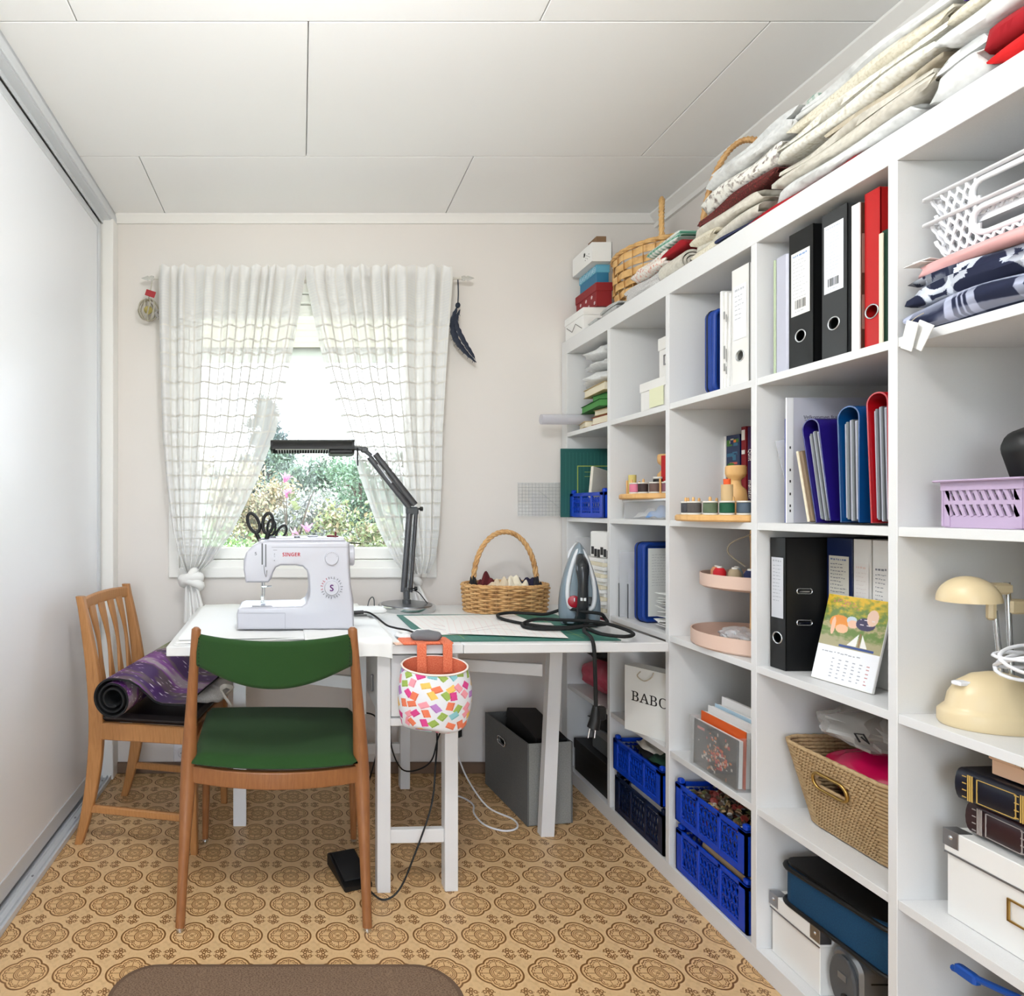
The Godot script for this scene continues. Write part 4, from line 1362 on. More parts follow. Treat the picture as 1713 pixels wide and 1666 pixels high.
func desk_lamp() -> void:
	var o := thing("desk_lamp", "black tube desk lamp on a jointed steel arm with a round chrome base", "lamp", Vector3(0.42, 0.738, -2.39))
	var bl: Material = M.black_plastic
	var base := put("base", G().lathe([[0.0, 0.0], [0.111, 0.0], [0.113, 0.003], [0.113, 0.019], [0.11, 0.022], [0.0, 0.022]], 48).mesh(), M.chrome, o)
	put("pad", G().lathe([[0.0, 0.022], [0.1, 0.022], [0.1, 0.0245], [0.0, 0.0245]], 48).mesh(), M.steel, base)
	var grey := mat("lamp_grey", Color(0.34, 0.34, 0.35), 0.35, 0.6)
	put("pole", G().lathe([[0.0, 0.022], [0.017, 0.022], [0.017, 0.04], [0.013, 0.042], [0.013, 0.075], [0.016, 0.077], [0.016, 0.088], [0.0, 0.088]], 20).mesh(), M.grey_plastic, o)
	var knob := Transform3D(Basis(Vector3.FORWARD, PI / 2))
	put("knob", G().lathe([[0.0, 0.0], [0.003, 0.0], [0.003, 0.016], [0.008, 0.018], [0.008, 0.028], [0.0, 0.028]], 14, knob).mesh(), bl, o, Vector3(0.012, 0.085, 0.01))
	var low := put("lower_arm", G().tube([Vector3(-0.012, 0.07, 0), Vector3(0.012, 0.392, 0)], 0.0095, 10, false, 1.3).tube([Vector3(0.016, 0.07, 0), Vector3(0.038, 0.386, 0)], 0.0075, 10).mesh(), grey, o)
	put("rod", G().tube([Vector3(0.001, 0.08, 0.014), Vector3(0.026, 0.38, 0.014)], 0.0025, 8).mesh(), M.chrome, low)
	var elbow := put("elbow", G().box(Vector3(0.022, 0.392, 0), Vector3(0.05, 0.032, 0.02), 0.006).mesh(), M.grey_plastic, o)
	put("knob", G().lathe([[0.0, 0.0], [0.004, 0.0], [0.004, 0.012], [0.009, 0.014], [0.009, 0.024], [0.0, 0.024]], 14, knob).mesh(), bl, elbow, Vector3(0.04, 0.4, 0.0))
	put("upper_arm", G().tube([Vector3(0.012, 0.405, 0), Vector3(-0.148, 0.606, 0)], 0.0095, 10, false, 1.3).tube([Vector3(0.034, 0.416, 0), Vector3(-0.125, 0.618, 0)], 0.0095, 10, false, 1.3).mesh(), grey, o)
	put("rod", G().tube([Vector3(-0.06, 0.503, 0.014), Vector3(-0.115, 0.576, 0.014)], 0.004, 8).mesh(), M.chrome, o)
	put("joint", G().tube([Vector3(-0.14, 0.61, 0), Vector3(-0.162, 0.628, 0), Vector3(-0.178, 0.638, 0), Vector3(-0.21, 0.64, 0)], 0.009, 10).box(Vector3(-0.168, 0.634, 0), Vector3(0.028, 0.024, 0.02), 0.005).mesh(), M.grey_plastic, o)
	put("switch_rod", G().tube([Vector3(-0.196, 0.64, 0.012), Vector3(-0.195, 0.57, 0.012)], 0.0032, 8).mesh(), bl, o)
	# long hood, open below and tipped a little to the viewer
	var arc := PackedVector2Array()
	for i in 13:
		var a := PI * i / 12.0
		arc.append(Vector2(cos(a) * 0.046, sin(a) * 0.046 - 0.012))
	for i in range(12, -1, -1):
		var a := PI * i / 12.0
		arc.append(Vector2(cos(a) * 0.043, sin(a) * 0.043 - 0.012))
	var along := Transform3D(Basis(Vector3.BACK, Vector3.UP, Vector3.RIGHT), Vector3.ZERO)
	var head := Node3D.new()
	head.name = "lamp_head"
	o.add_child(head)
	head.position = Vector3(-0.21, 0.64, 0)
	head.rotation_degrees.x = -6
	put("hood", G().extrude(arc, -0.322, 0.0, along).mesh(30), bl, head)
	put("end_cap", G().extrude(rounded(0.09, 0.058, 0.026, 5), -0.01, 0.0, along * Transform3D(Basis.IDENTITY, Vector3(0, 0.002, 0))).mesh(30), bl, head)
	put("end_cap", G().extrude(rounded(0.088, 0.044, 0.02, 5), -0.328, -0.32, along * Transform3D(Basis.IDENTITY, Vector3(0, 0.006, 0))).mesh(30), bl, head)
	put("ballast", G().box(Vector3(-0.05, -0.016, 0), Vector3(0.1, 0.024, 0.07), 0.005).mesh(), bl, head)
	put("tube", G().tube([Vector3(-0.31, 0.004, 0.012), Vector3(-0.1, 0.004, 0.012)], 0.008, 12).tube([Vector3(-0.31, 0.004, -0.012), Vector3(-0.1, 0.004, -0.012)], 0.008, 12).mesh(), mat("lamp_tube_white", Color(0.95, 0.94, 0.88), 0.4), head)
	var fins := G()
	for i in 20:
		fins.box(Vector3(-0.30 + i * 0.0105, -0.008, 0), Vector3(0.0012, 0.012, 0.078))
	put("louvre", fins.mesh(), M.aluminium, head)
	put("cable", G().tube(smooth(pts([0.015, 0.08, 0.0, 0.045, 0.07, 0.01, 0.075, 0.035, 0.0, 0.085, 0.026, -0.01]), 5), 0.002, 6).mesh(), bl, o)


func wicker_basket(o: Node3D, rx: float, rz: float, h: float, m: Material, stakes: int, rows: int, flare: float, thick: float) -> void:
	# woven side: strands that pass before and behind the stakes, row over row
	var st := G()
	for k in stakes:
		var a := TAU * k / stakes
		st.tube([Vector3(cos(a) * rx * (1 - flare), 0.004, sin(a) * rz * (1 - flare)), Vector3(cos(a) * rx, h, sin(a) * rz)], thick * 0.8, 5)
	put("stakes", st.mesh(), m, o)
	var w := G()
	for r in rows:
		var y := thick + (h - thick * 2) * r / (rows - 1)
		var s := 1.0 - flare * (1.0 - y / h)
		var ring := []
		var n := stakes * 4
		for i in n:
			var a := TAU * i / n
			var q := cos(stakes * 0.5 * a + PI * (r % 2)) * thick * 1.7
			ring.append(Vector3(cos(a) * (rx * s + q), y + 0.0006 * sin(i * 2.3 + r), sin(a) * (rz * s + q)))
		w.tube(ring, thick, 5, true, (h / rows) / thick * 0.62)
	put("weave", w.mesh(180), m, o)
	for y in [0.004, h]:
		var rim := G()
		for k in 3:
			var ring := []
			for i in 72:
				var a := TAU * i / 72
				var q := a * 12 + TAU * k / 3
				var s := 1.0 if y > 0.01 else 1.0 - flare
				ring.append(Vector3(cos(a) * (rx * s + cos(q) * thick * 0.9), y + sin(q) * thick * 0.9, sin(a) * (rz * s + cos(q) * thick * 0.9)))
			rim.tube(ring, thick * 0.85, 5, true)
		put("rim" if y > 0.01 else "foot", rim.mesh(180), m, o)
	var fl := G().lathe([[0.0, 0.0], [rx * (1 - flare), 0.0], [rx * (1 - flare), 0.006], [0.0, 0.006]], 36, Transform3D.IDENTITY, rz / rx)
	put("bottom", fl.mesh(), m, o)


func twisted(path: Array, r: float, strand: float, strands: int, m: float) -> Geo:
	var g := G()
	var n := path.size()
	for k in strands:
		var line := []
		for i in n:
			var d: Vector3 = (path[mini(i + 1, n - 1)] - path[maxi(i - 1, 0)]).normalized()
			var u := d.cross(Vector3(0.13, 0.2, 1.0)).normalized()
			var w := d.cross(u)
			var q := m * i / n * TAU + TAU * k / strands
			line.append(path[i] + (u * cos(q) + w * sin(q)) * r)
		g.tube(line, strand, 6)
	return g


func heap_cloth(w: float, d: float, h: float, seed_: float) -> ArrayMesh:
	# a crumpled cloth, lying loose
	var top := func(u: float, v: float) -> Vector3:
		var e := sin(PI * u) * sin(PI * v)
		var y := h * pow(maxf(e, 0.0), 0.45) * (0.75 + 0.25 * sin(u * 9 + seed_) * sin(v * 7 + seed_ * 2.0)) + h * 0.1 * sin(u * 21 + v * 9 + seed_)
		return Vector3((u - 0.5) * w + 0.05 * w * sin(v * 6 + seed_), maxf(y, 0.0), (v - 0.5) * d + 0.05 * d * sin(u * 7 + seed_))
	return G().sheet(top, 24, 24, 0.003).mesh(180)


func desk_things() -> void:
	desk_lamp()

	# oval willow basket with a tall twisted handle, full of cloth
	var b := thing("handled_basket", "oval willow basket with a tall arched handle on the table by the wall", "basket", Vector3(0.80, 0.738, -2.36), 2)
	wicker_basket(b, 0.165, 0.1, 0.105, M.wicker, 22, 13, 0.06, 0.0042)
	var arch := []
	for i in 49:
		var a := PI * i / 48.0
		arch.append(Vector3(-cos(a) * 0.142 * (1.0 - 0.12 * (1 - sin(a))), 0.06 + sin(a) * 0.25, 0.0))
	arch[0] = Vector3(-0.148, 0.02, 0)
	arch[48] = Vector3(0.148, 0.02, 0)
	put("handle", twisted(arch, 0.0055, 0.0058, 3, 9.0).mesh(180), M.wicker, b)
	var cloths := [
		["folded maroon cloth in the willow basket, at its left", Color(0.36, 0.1, 0.12), -0.065, -0.02, 0.14, 0.1, 0.10, 0.5],
		["small cream printed cloth in front in the willow basket", Color(0.86, 0.79, 0.68), -0.03, 0.035, 0.13, 0.075, 0.09, 1.7],
		["cream lace cloth folded to a point in the willow basket", Color(0.9, 0.86, 0.77), 0.03, 0.03, 0.12, 0.085, 0.104, 2.9],
		["navy flowered cloth at the right in the willow basket", Color(0.13, 0.11, 0.22), 0.085, -0.01, 0.11, 0.11, 0.1, 3.7],
		["dark grey scrap at the right end of the willow basket", Color(0.14, 0.13, 0.15), 0.128, 0.02, 0.05, 0.07, 0.1, 5.0],
		["black scrap at the left end of the willow basket", Color(0.1, 0.09, 0.1), -0.138, 0.01, 0.04, 0.07, 0.1, 6.1]]
	for c in cloths:
		var t := thing("folded_cloth", c[0], "cloth", Vector3(0.80 + c[2] * 0.92, 0.80, -2.36 + c[3]), 0, "cloths in the willow basket")
		put("cloth", heap_cloth(c[4] * 0.86, c[5] * 0.86, c[6] * 0.85, c[7]), mat("basket_cloth_%d" % int(c[7]), c[1], 0.9), t)

	# cutting mat, pattern sheets
	var im := blank(240, 180, Color(0.22, 0.46, 0.41))
	for i in range(10, 240, 10):
		im.fill_rect(Rect2i(i, 8, 1, 164), Color(0.3, 0.53, 0.46) if i % 50 else Color(0.62, 0.66, 0.36))
	for j in range(10, 180, 10):
		im.fill_rect(Rect2i(8, j, 224, 1), Color(0.3, 0.53, 0.46) if j % 50 else Color(0.62, 0.66, 0.36))
	var cm := thing("cutting_mat", "large green cutting mat lying on the table under the iron and the pattern sheets", "cutting mat", Vector3(0.665, 0.7385, -2.04), 1.5)
	var slab := put("mat", cube(Vector3(0.6, 0.003, 0.45), 0.001), mat("mat_green", Color(0.2, 0.43, 0.38), 0.55), cm, Vector3(0, 0.0015, 0))
	put("grid", card(0.59, 0.44), printed("mat_grid", im, 0.55), slab, Vector3(0, 0.0017, 0), Vector3(-90, 0, 0))
	for k in 2:
		var pi := blank(200, 160, Color(0.93, 0.92, 0.9))
		for i in range(6, 200, 12):
			pi.fill_rect(Rect2i(i, 4, 1, 150), Color(0.92, 0.84, 0.82))
		for j in range(6, 160, 12):
			pi.fill_rect(Rect2i(4, j, 190, 1), Color(0.92, 0.84, 0.82))
		for i in 150:
			pi.fill_rect(Rect2i(30 + i, 20 + int(60 + 45 * sin(i * 0.03 + k * 2)), 2, 1), Color(0.72, 0.6, 0.6))
			pi.fill_rect(Rect2i(20 + i, 110 + int(20 * sin(i * 0.05 + k)), 2, 1), Color(0.62, 0.62, 0.66))
		var sh := thing("pattern_sheet", ["large white sewing pattern sheet on the green mat", "smaller pattern sheet lying at an angle on the large one"][k], "paper", [Vector3(0.6, 0.742, -2.07), Vector3(0.66, 0.7445, -1.985)][k], [4.0, -11.0][k], "pattern sheets on the table")
		var bend := func(u: float, v: float) -> Vector3:
			return Vector3((u - 0.5) * [0.42, 0.36][k], 0.0012 + 0.0009 * sin(u * 7 + k) * sin(v * 6), (v - 0.5) * [0.34, 0.25][k])
		put("sheet", G().sheet(bend, 12, 12).mesh(180), printed("pattern_print_%d" % k, pi, 0.85), sh)

	iron()

	# hanging thread catcher with a pincushion on the table edge
	var ca := thing("thread_catcher", "hanging fabric pouch with coloured shapes and orange lining at the table edge", "pouch", Vector3(0.376, 0.738, -1.775), 2)
	var orange := grained("orange_cloth", noise(0.16, 51, [Color(0.86, 0.4, 0.27), Color(0.9, 0.47, 0.33), Color(0.93, 0.58, 0.44)], 128, FastNoiseLite.TYPE_SIMPLEX, 2), Vector3(9, 9, 9), 0.9)
	put("pad", cube(Vector3(0.15, 0.008, 0.075), 0.003), orange, ca, Vector3(-0.005, 0.006, -0.02), Vector3(0, 2, 0))
	put("lining_edge", cube(Vector3(0.03, 0.004, 0.06), 0.001), mat("peach_cloth", Color(0.93, 0.79, 0.7), 0.9), ca, Vector3(-0.09, 0.003, -0.02), Vector3(0, 10, 0))
	for x in [-0.03, 0.045]:
		var s := func(u: float, v: float) -> Vector3:
			var q := v * 0.13
			var z := minf(q, 0.045)
			var y := 0.0105 if q < 0.045 else 0.0105 - (q - 0.045) * 0.95
			return Vector3(x + (u - 0.5) * 0.027, y, z - 0.005 + (0.004 if q >= 0.045 else 0.0))
		put("strap", G().sheet(s, 2, 20, 0.0025).mesh(60), orange, ca)
	var pi2 := blank(256, 256, Color(0.9, 0.9, 0.91))
	var hues := [Color(0.93, 0.5, 0.36), Color(0.87, 0.28, 0.55), Color(0.62, 0.72, 0.35), Color(0.55, 0.78, 0.8), Color(0.97, 0.78, 0.4), Color(0.95, 0.62, 0.66), Color(0.74, 0.52, 0.78)]
	for k in 74:
		var cx := (k % 9) * 28 + rng.randi_range(0, 14) + (14 if (k / 9) % 2 else 0)
		var cy := (k / 9) * 29 + rng.randi_range(0, 12)
		var a := rng.randf_range(-1.5, 1.5)
		var hue: Color = hues[rng.randi() % hues.size()]
		for i in range(-15, 16):
			for j in range(-11, 12):
				var px := posmod(int(cx + i * 0.75 * cos(a) - j * 0.75 * sin(a)), 256)
				var py := posmod(int(cy + i * 0.75 * sin(a) + j * 0.75 * cos(a)), 256)
				pi2.set_pixel(px, py, hue.darkened(0.35) if j == 9 else hue)
	var pouch_m := printed("spool_print", pi2, 0.9)
	pouch_m.uv1_scale = Vector3(2.0, 0.72, 1)
	var body := func(u: float, v: float) -> Vector3:
		var a := u * TAU
		var r := 1.0 + 0.13 * sin(PI * minf(1.0, v * 1.15)) - 0.02 * v
		if v > 0.86:
			r *= 1.0 - pow((v - 0.86) / 0.14, 2.2) * 0.9
		r *= 1.0 + 0.025 * sin(a * 5 + v * 4) * v
		return Vector3(sin(a) * 0.093 * r, -0.044 - 0.182 * v - 0.006 * sin(a * 3) * v - 0.013 * cos(a) * (1.0 - v), 0.072 + cos(a) * 0.058 * r)
	put("pouch", G().sheet(body, 60, 36).mesh(180), pouch_m, ca)
	var inside := func(u: float, v: float) -> Vector3:
		var q: Vector3 = body.call(u, v * 0.92)
		return Vector3(q.x * 0.965, q.y + 0.002, 0.072 + (q.z - 0.072) * 0.94)
	put("lining", G().sheet(inside, 48, 24).mesh(180), orange, ca)
	var rim := []
	for i in 60:
		var q: Vector3 = body.call(i / 60.0, 0.0)
		rim.append(q + Vector3(0, 0.001, 0))
	put("piping", G().tube(rim, 0.003, 7, true).mesh(180), mat("pale_binding", Color(0.93, 0.88, 0.84), 0.9), ca)
	var pc := thing("pincushion", "grey pincushion lying on the orange pad at the table edge", "pincushion", Vector3(0.373, 0.7485, -1.792), 4)
	var pg := G()
	var prs := []
	for q in [[0.0, 0.8], [0.006, 0.98], [0.013, 1.0], [0.02, 0.9], [0.025, 0.66], [0.027, 0.3]]:
		var ring := PackedVector3Array()
		for p in rounded(0.092 * q[1], 0.045 * q[1], 0.018 * q[1], 5):
			ring.append(Vector3(p.x, q[0] + 0.0015 * sin(p.x * 190), p.y))
		prs.append(ring)
	put("cushion", pg.loft(prs).mesh(60), mat("felt_grey", Color(0.45, 0.45, 0.46), 0.95), pc)
	var lace := thing("lace_scrap", "crumpled white lace scrap behind the grey pincushion", "cloth", Vector3(0.355, 0.745, -1.86), 0)
	put("cloth", heap_cloth(0.12, 0.07, 0.02, 2.2), M.white_cloth, lace)

	# little things on the blanket
	var wp := thing("zip_pouch", "small white padded pouch with rounded corners behind the machine cable", "pouch", Vector3(0.235, 0.768, -2.16), 8)
	put("pouch", G().extrude(rounded(0.14, 0.1, 0.03, 6), 0.0, 0.014, Transform3D(Basis(Vector3.RIGHT, -PI / 2)), 0.005).mesh(50), M.white_cloth, wp)
	var cab := thing("machine_cable", "thin black cable plugged into the right side of the sewing machine", "cable", Vector3(0.168, 0.79, -1.93))
	put("cable", G().tube(smooth(pts([0.0, 0.02, 0.03, 0.04, 0.022, 0.03, 0.07, 0.006, 0.02, 0.1, -0.016, 0.04, 0.125, -0.02, 0.07, 0.16, -0.022, 0.1, 0.2, -0.036, 0.12]), 6), 0.0032, 7).mesh(180), M.black_plastic, cab)
	put("plug", G().tube([Vector3(0.0, 0.02, 0.03), Vector3(0.03, 0.022, 0.03)], 0.006, 8).mesh(), M.black_plastic, cab)
	var hook := thing("wire_hook", "small bent dark wire hook standing at the back of the table", "hook", Vector3(0.29, 0.739, -2.44))
	put("wire", G().tube(smooth(pts([-0.02, 0.0, 0.0, -0.012, 0.03, 0.0, 0.0, 0.042, 0.0, 0.007, 0.03, 0.0, 0.008, 0.0, 0.0]), 5), 0.0022, 7).mesh(), M.grey_plastic, hook)


func drop(y: float, r: float, w: float) -> PackedVector2Array:
	# outline of the iron seen from above: heel below, point on top
	var o := PackedVector2Array()
	for i in 24:
		var t := i / 23.0
		var a := lerpf(0.0, 1.0, t)
		o.append(Vector2(w * pow(cos(a * PI / 2), 0.72) * (1.0 - 0.16 * pow(1 - a, 6.0)), y + r * a))
	for i in range(22, -1, -1):
		o.append(Vector2(-o[i].x, o[i].y))
	return o


func iron() -> void:
	var o := thing("steam_iron", "grey blue steam iron with a red dial standing on its heel on the table", "iron", Vector3(0.952, 0.742, -2.06), -17)
	var blue := mat("iron_blue", Color(0.47, 0.53, 0.57), 0.25)
	var dark := mat("iron_dark", Color(0.13, 0.145, 0.16), 0.25)
	var silver := mat("iron_silver", Color(0.82, 0.83, 0.84), 0.3)
	var T := Transform3D.IDENTITY
	put("soleplate", G().extrude(drop(0.006, 0.276, 0.068), -0.034, -0.027, T, 0.002).mesh(40), M.steel, o)
	var rings := []
	for q in [[-0.027, 1.0], [-0.01, 1.04], [0.01, 1.04], [0.026, 0.95], [0.036, 0.8], [0.04, 0.62]]:
		var ring := PackedVector3Array()
		for p in drop(0.003 + 0.02 * (1 - q[1]), 0.275 * (0.6 + 0.4 * q[1]), 0.068 * q[1]):
			ring.append(Vector3(p.x, p.y, q[0]))
		rings.append(ring)
	put("body", G().loft(rings).mesh(60), blue, o)
	var tip := PackedVector3Array()
	var loop := []
	for p in drop(0.075, 0.188, 0.045):
		loop.append(Vector3(p.x, p.y, 0.042 - 0.02 * pow((p.y - 0.075) / 0.188, 3.0)))
	var lower := []
	for i in 9:
		var a := PI + PI * i / 8.0
		lower.append(Vector3(cos(a) * 0.038, 0.075 + sin(a) * 0.022, 0.042))
	loop.append_array(lower.slice(1, 8))
	put("trim_ring", G().tube(loop, 0.007, 8, true).mesh(180), silver, o)
	put("nose", G().extrude(drop(0.215, 0.066, 0.036), 0.0, 0.034, Transform3D(Basis(Vector3.RIGHT, -0.25), Vector3(0, 0.0, -0.008)), 0.004).mesh(50), silver, o)
	put("water_tank", G().extrude(drop(0.066, 0.19, 0.042), 0.03, 0.046, Transform3D(Basis(Vector3.RIGHT, -0.06)), 0.005).mesh(50), dark, o)
	var h := smooth(pts([0, 0.235, 0.03, 0, 0.21, 0.066, 0, 0.17, 0.083, 0, 0.12, 0.083, 0, 0.07, 0.074, 0, 0.03, 0.055, 0, 0.012, 0.03]), 5)
	var hr := []
	for i in h.size():
		var t := float(i) / (h.size() - 1)
		hr.append(0.013 + 0.008 * exp(-pow((t - 0.2) / 0.14, 2.0)) + 0.012 * t * t)
	put("handle", G().tube(h, hr, 14).mesh(180), dark, o)
	var dial := put("dial", G().lathe([[0.0, 0.0], [0.02, 0.0], [0.02, 0.006], [0.016, 0.009], [0.0, 0.009]], 24, Transform3D(Basis(Vector3.RIGHT, PI / 2), Vector3(-0.022, 0.085, 0.046))).mesh(), mat("iron_red", Color(0.62, 0.06, 0.14), 0.3), o)
	put("marker", cube(Vector3(0.003, 0.012, 0.002), 0.0005), silver, dial, Vector3(-0.022, 0.092, 0.056))
	put("steam_button", G().box(Vector3(0, 0.2, 0.088), Vector3(0.016, 0.022, 0.01), 0.003).mesh(), dark, o)
	put("label", G().box(Vector3(0.004, 0.1, 0.097), Vector3(0.007, 0.01, 0.001)).box(Vector3(-0.006, 0.1, 0.097), Vector3(0.007, 0.01, 0.001)).mesh(), silver, o)
	put("heel", G().box(Vector3(0, 0.012, 0.0), Vector3(0.11, 0.024, 0.075), 0.008).mesh(), dark, o)

	var c := thing("iron_cord", "black fabric cord of the iron, looped on the mat and hanging over the table edge", "cord", Vector3(0.95, 0.742, -1.9))
	var p := []
	# x, z on the table, height
	for q in [[0.94, -1.965, 0.03], [0.92, -1.955, 0.014], [0.86, -1.955, 0.008], [0.78, -1.99, 0.006], [0.71, -2.1, 0.006], [0.715, -2.185, 0.008], [0.775, -2.205, 0.012], [0.83, -2.16, 0.016], [0.87, -2.13, 0.02], [0.905, -2.06, 0.05], [0.925, -1.975, 0.055], [0.975, -1.965, 0.05], [1.0, -1.985, 0.035], [0.99, -1.95, 0.02], [0.93, -1.93, 0.018], [0.84, -1.925, 0.008], [0.745, -1.945, 0.006], [0.735, -2.0, 0.008], [0.8, -2.05, 0.016], [0.865, -1.995, 0.024], [0.9, -1.95, 0.03], [0.955, -1.915, 0.03], [1.0, -1.885, 0.02], [1.005, -1.82, 0.014], [0.96, -1.79, 0.012], [0.91, -1.83, 0.012], [0.885, -1.87, 0.02], [0.867, -1.84, 0.016], [0.862, -1.786, 0.008], [0.862, -1.769, -0.03], [0.866, -1.77, -0.13], [0.868, -1.772, -0.19]]:
		p.append(Vector3(q[0] - 0.95, q[2] + 0.004, q[1] + 1.9))
	put("cord", G().tube(smooth(p, 6), 0.0055, 8).mesh(180), mat("cord_black", Color(0.045, 0.05, 0.05), 0.8), c)
	var pl := put("plug", G().tube(pts([-0.082, -0.185, 0.128, -0.084, -0.225, 0.128, -0.09, -0.25, 0.128]), [0.009, 0.015, 0.017], 12).box(Vector3(-0.066, -0.205, 0.128), Vector3(0.024, 0.04, 0.02), 0.004).mesh(), M.black_plastic, c)
	put("pin", G().tube(pts([-0.1, -0.25, 0.128, -0.105, -0.278, 0.128]), 0.0025, 8).tube(pts([-0.083, -0.25, 0.128, -0.086, -0.278, 0.128]), 0.0025, 8).mesh(), M.chrome, pl)


func holed(w: float, h: float, hw: float, hh: float, at: Vector2, t: float) -> Geo:
	# upright panel w x h with a rounded slot hw x hh cut through it at a place measured from its middle; faces z
	var g := G()
	var slot := rounded(hw, hh, minf(hw, hh) * 0.499, 6)
	var n := slot.size()
	for s in 2:
		# two halves, left and right of the slot's middle
		var poly := PackedVector2Array()
		var sg := 1.0 if s == 0 else -1.0
		poly.append(Vector2(at.x, h / 2))
		poly.append(Vector2(sg * w / 2, h / 2))
		poly.append(Vector2(sg * w / 2, -h / 2))
		poly.append(Vector2(at.x, -h / 2))
		var side := []
		for i in n:
			if slot[i].x * sg >= -1e-6:
				side.append(at + slot[i])
		side.sort_custom(func(a, b): return a.y < b.y)
		var low := [] 
		poly.append(Vector2(at.x, at.y - hh / 2))
		for q in side:
			low.append(q)
		# along the edge of the slot from its lowest point to its highest
		low.sort_custom(func(a, b): return atan2(a.y - at.y, sg * (a.x - at.x)) < atan2(b.y - at.y, sg * (b.x - at.x)))
		for q in low:
			if q.distance_to(poly[poly.size() - 1]) > 1e-5:
				poly.append(q)
		if poly[poly.size() - 1].distance_to(Vector2(at.x, at.y + hh / 2)) > 1e-5:
			poly.append(Vector2(at.x, at.y + hh / 2))
		g.extrude(poly, -t / 2, t / 2)
	return g


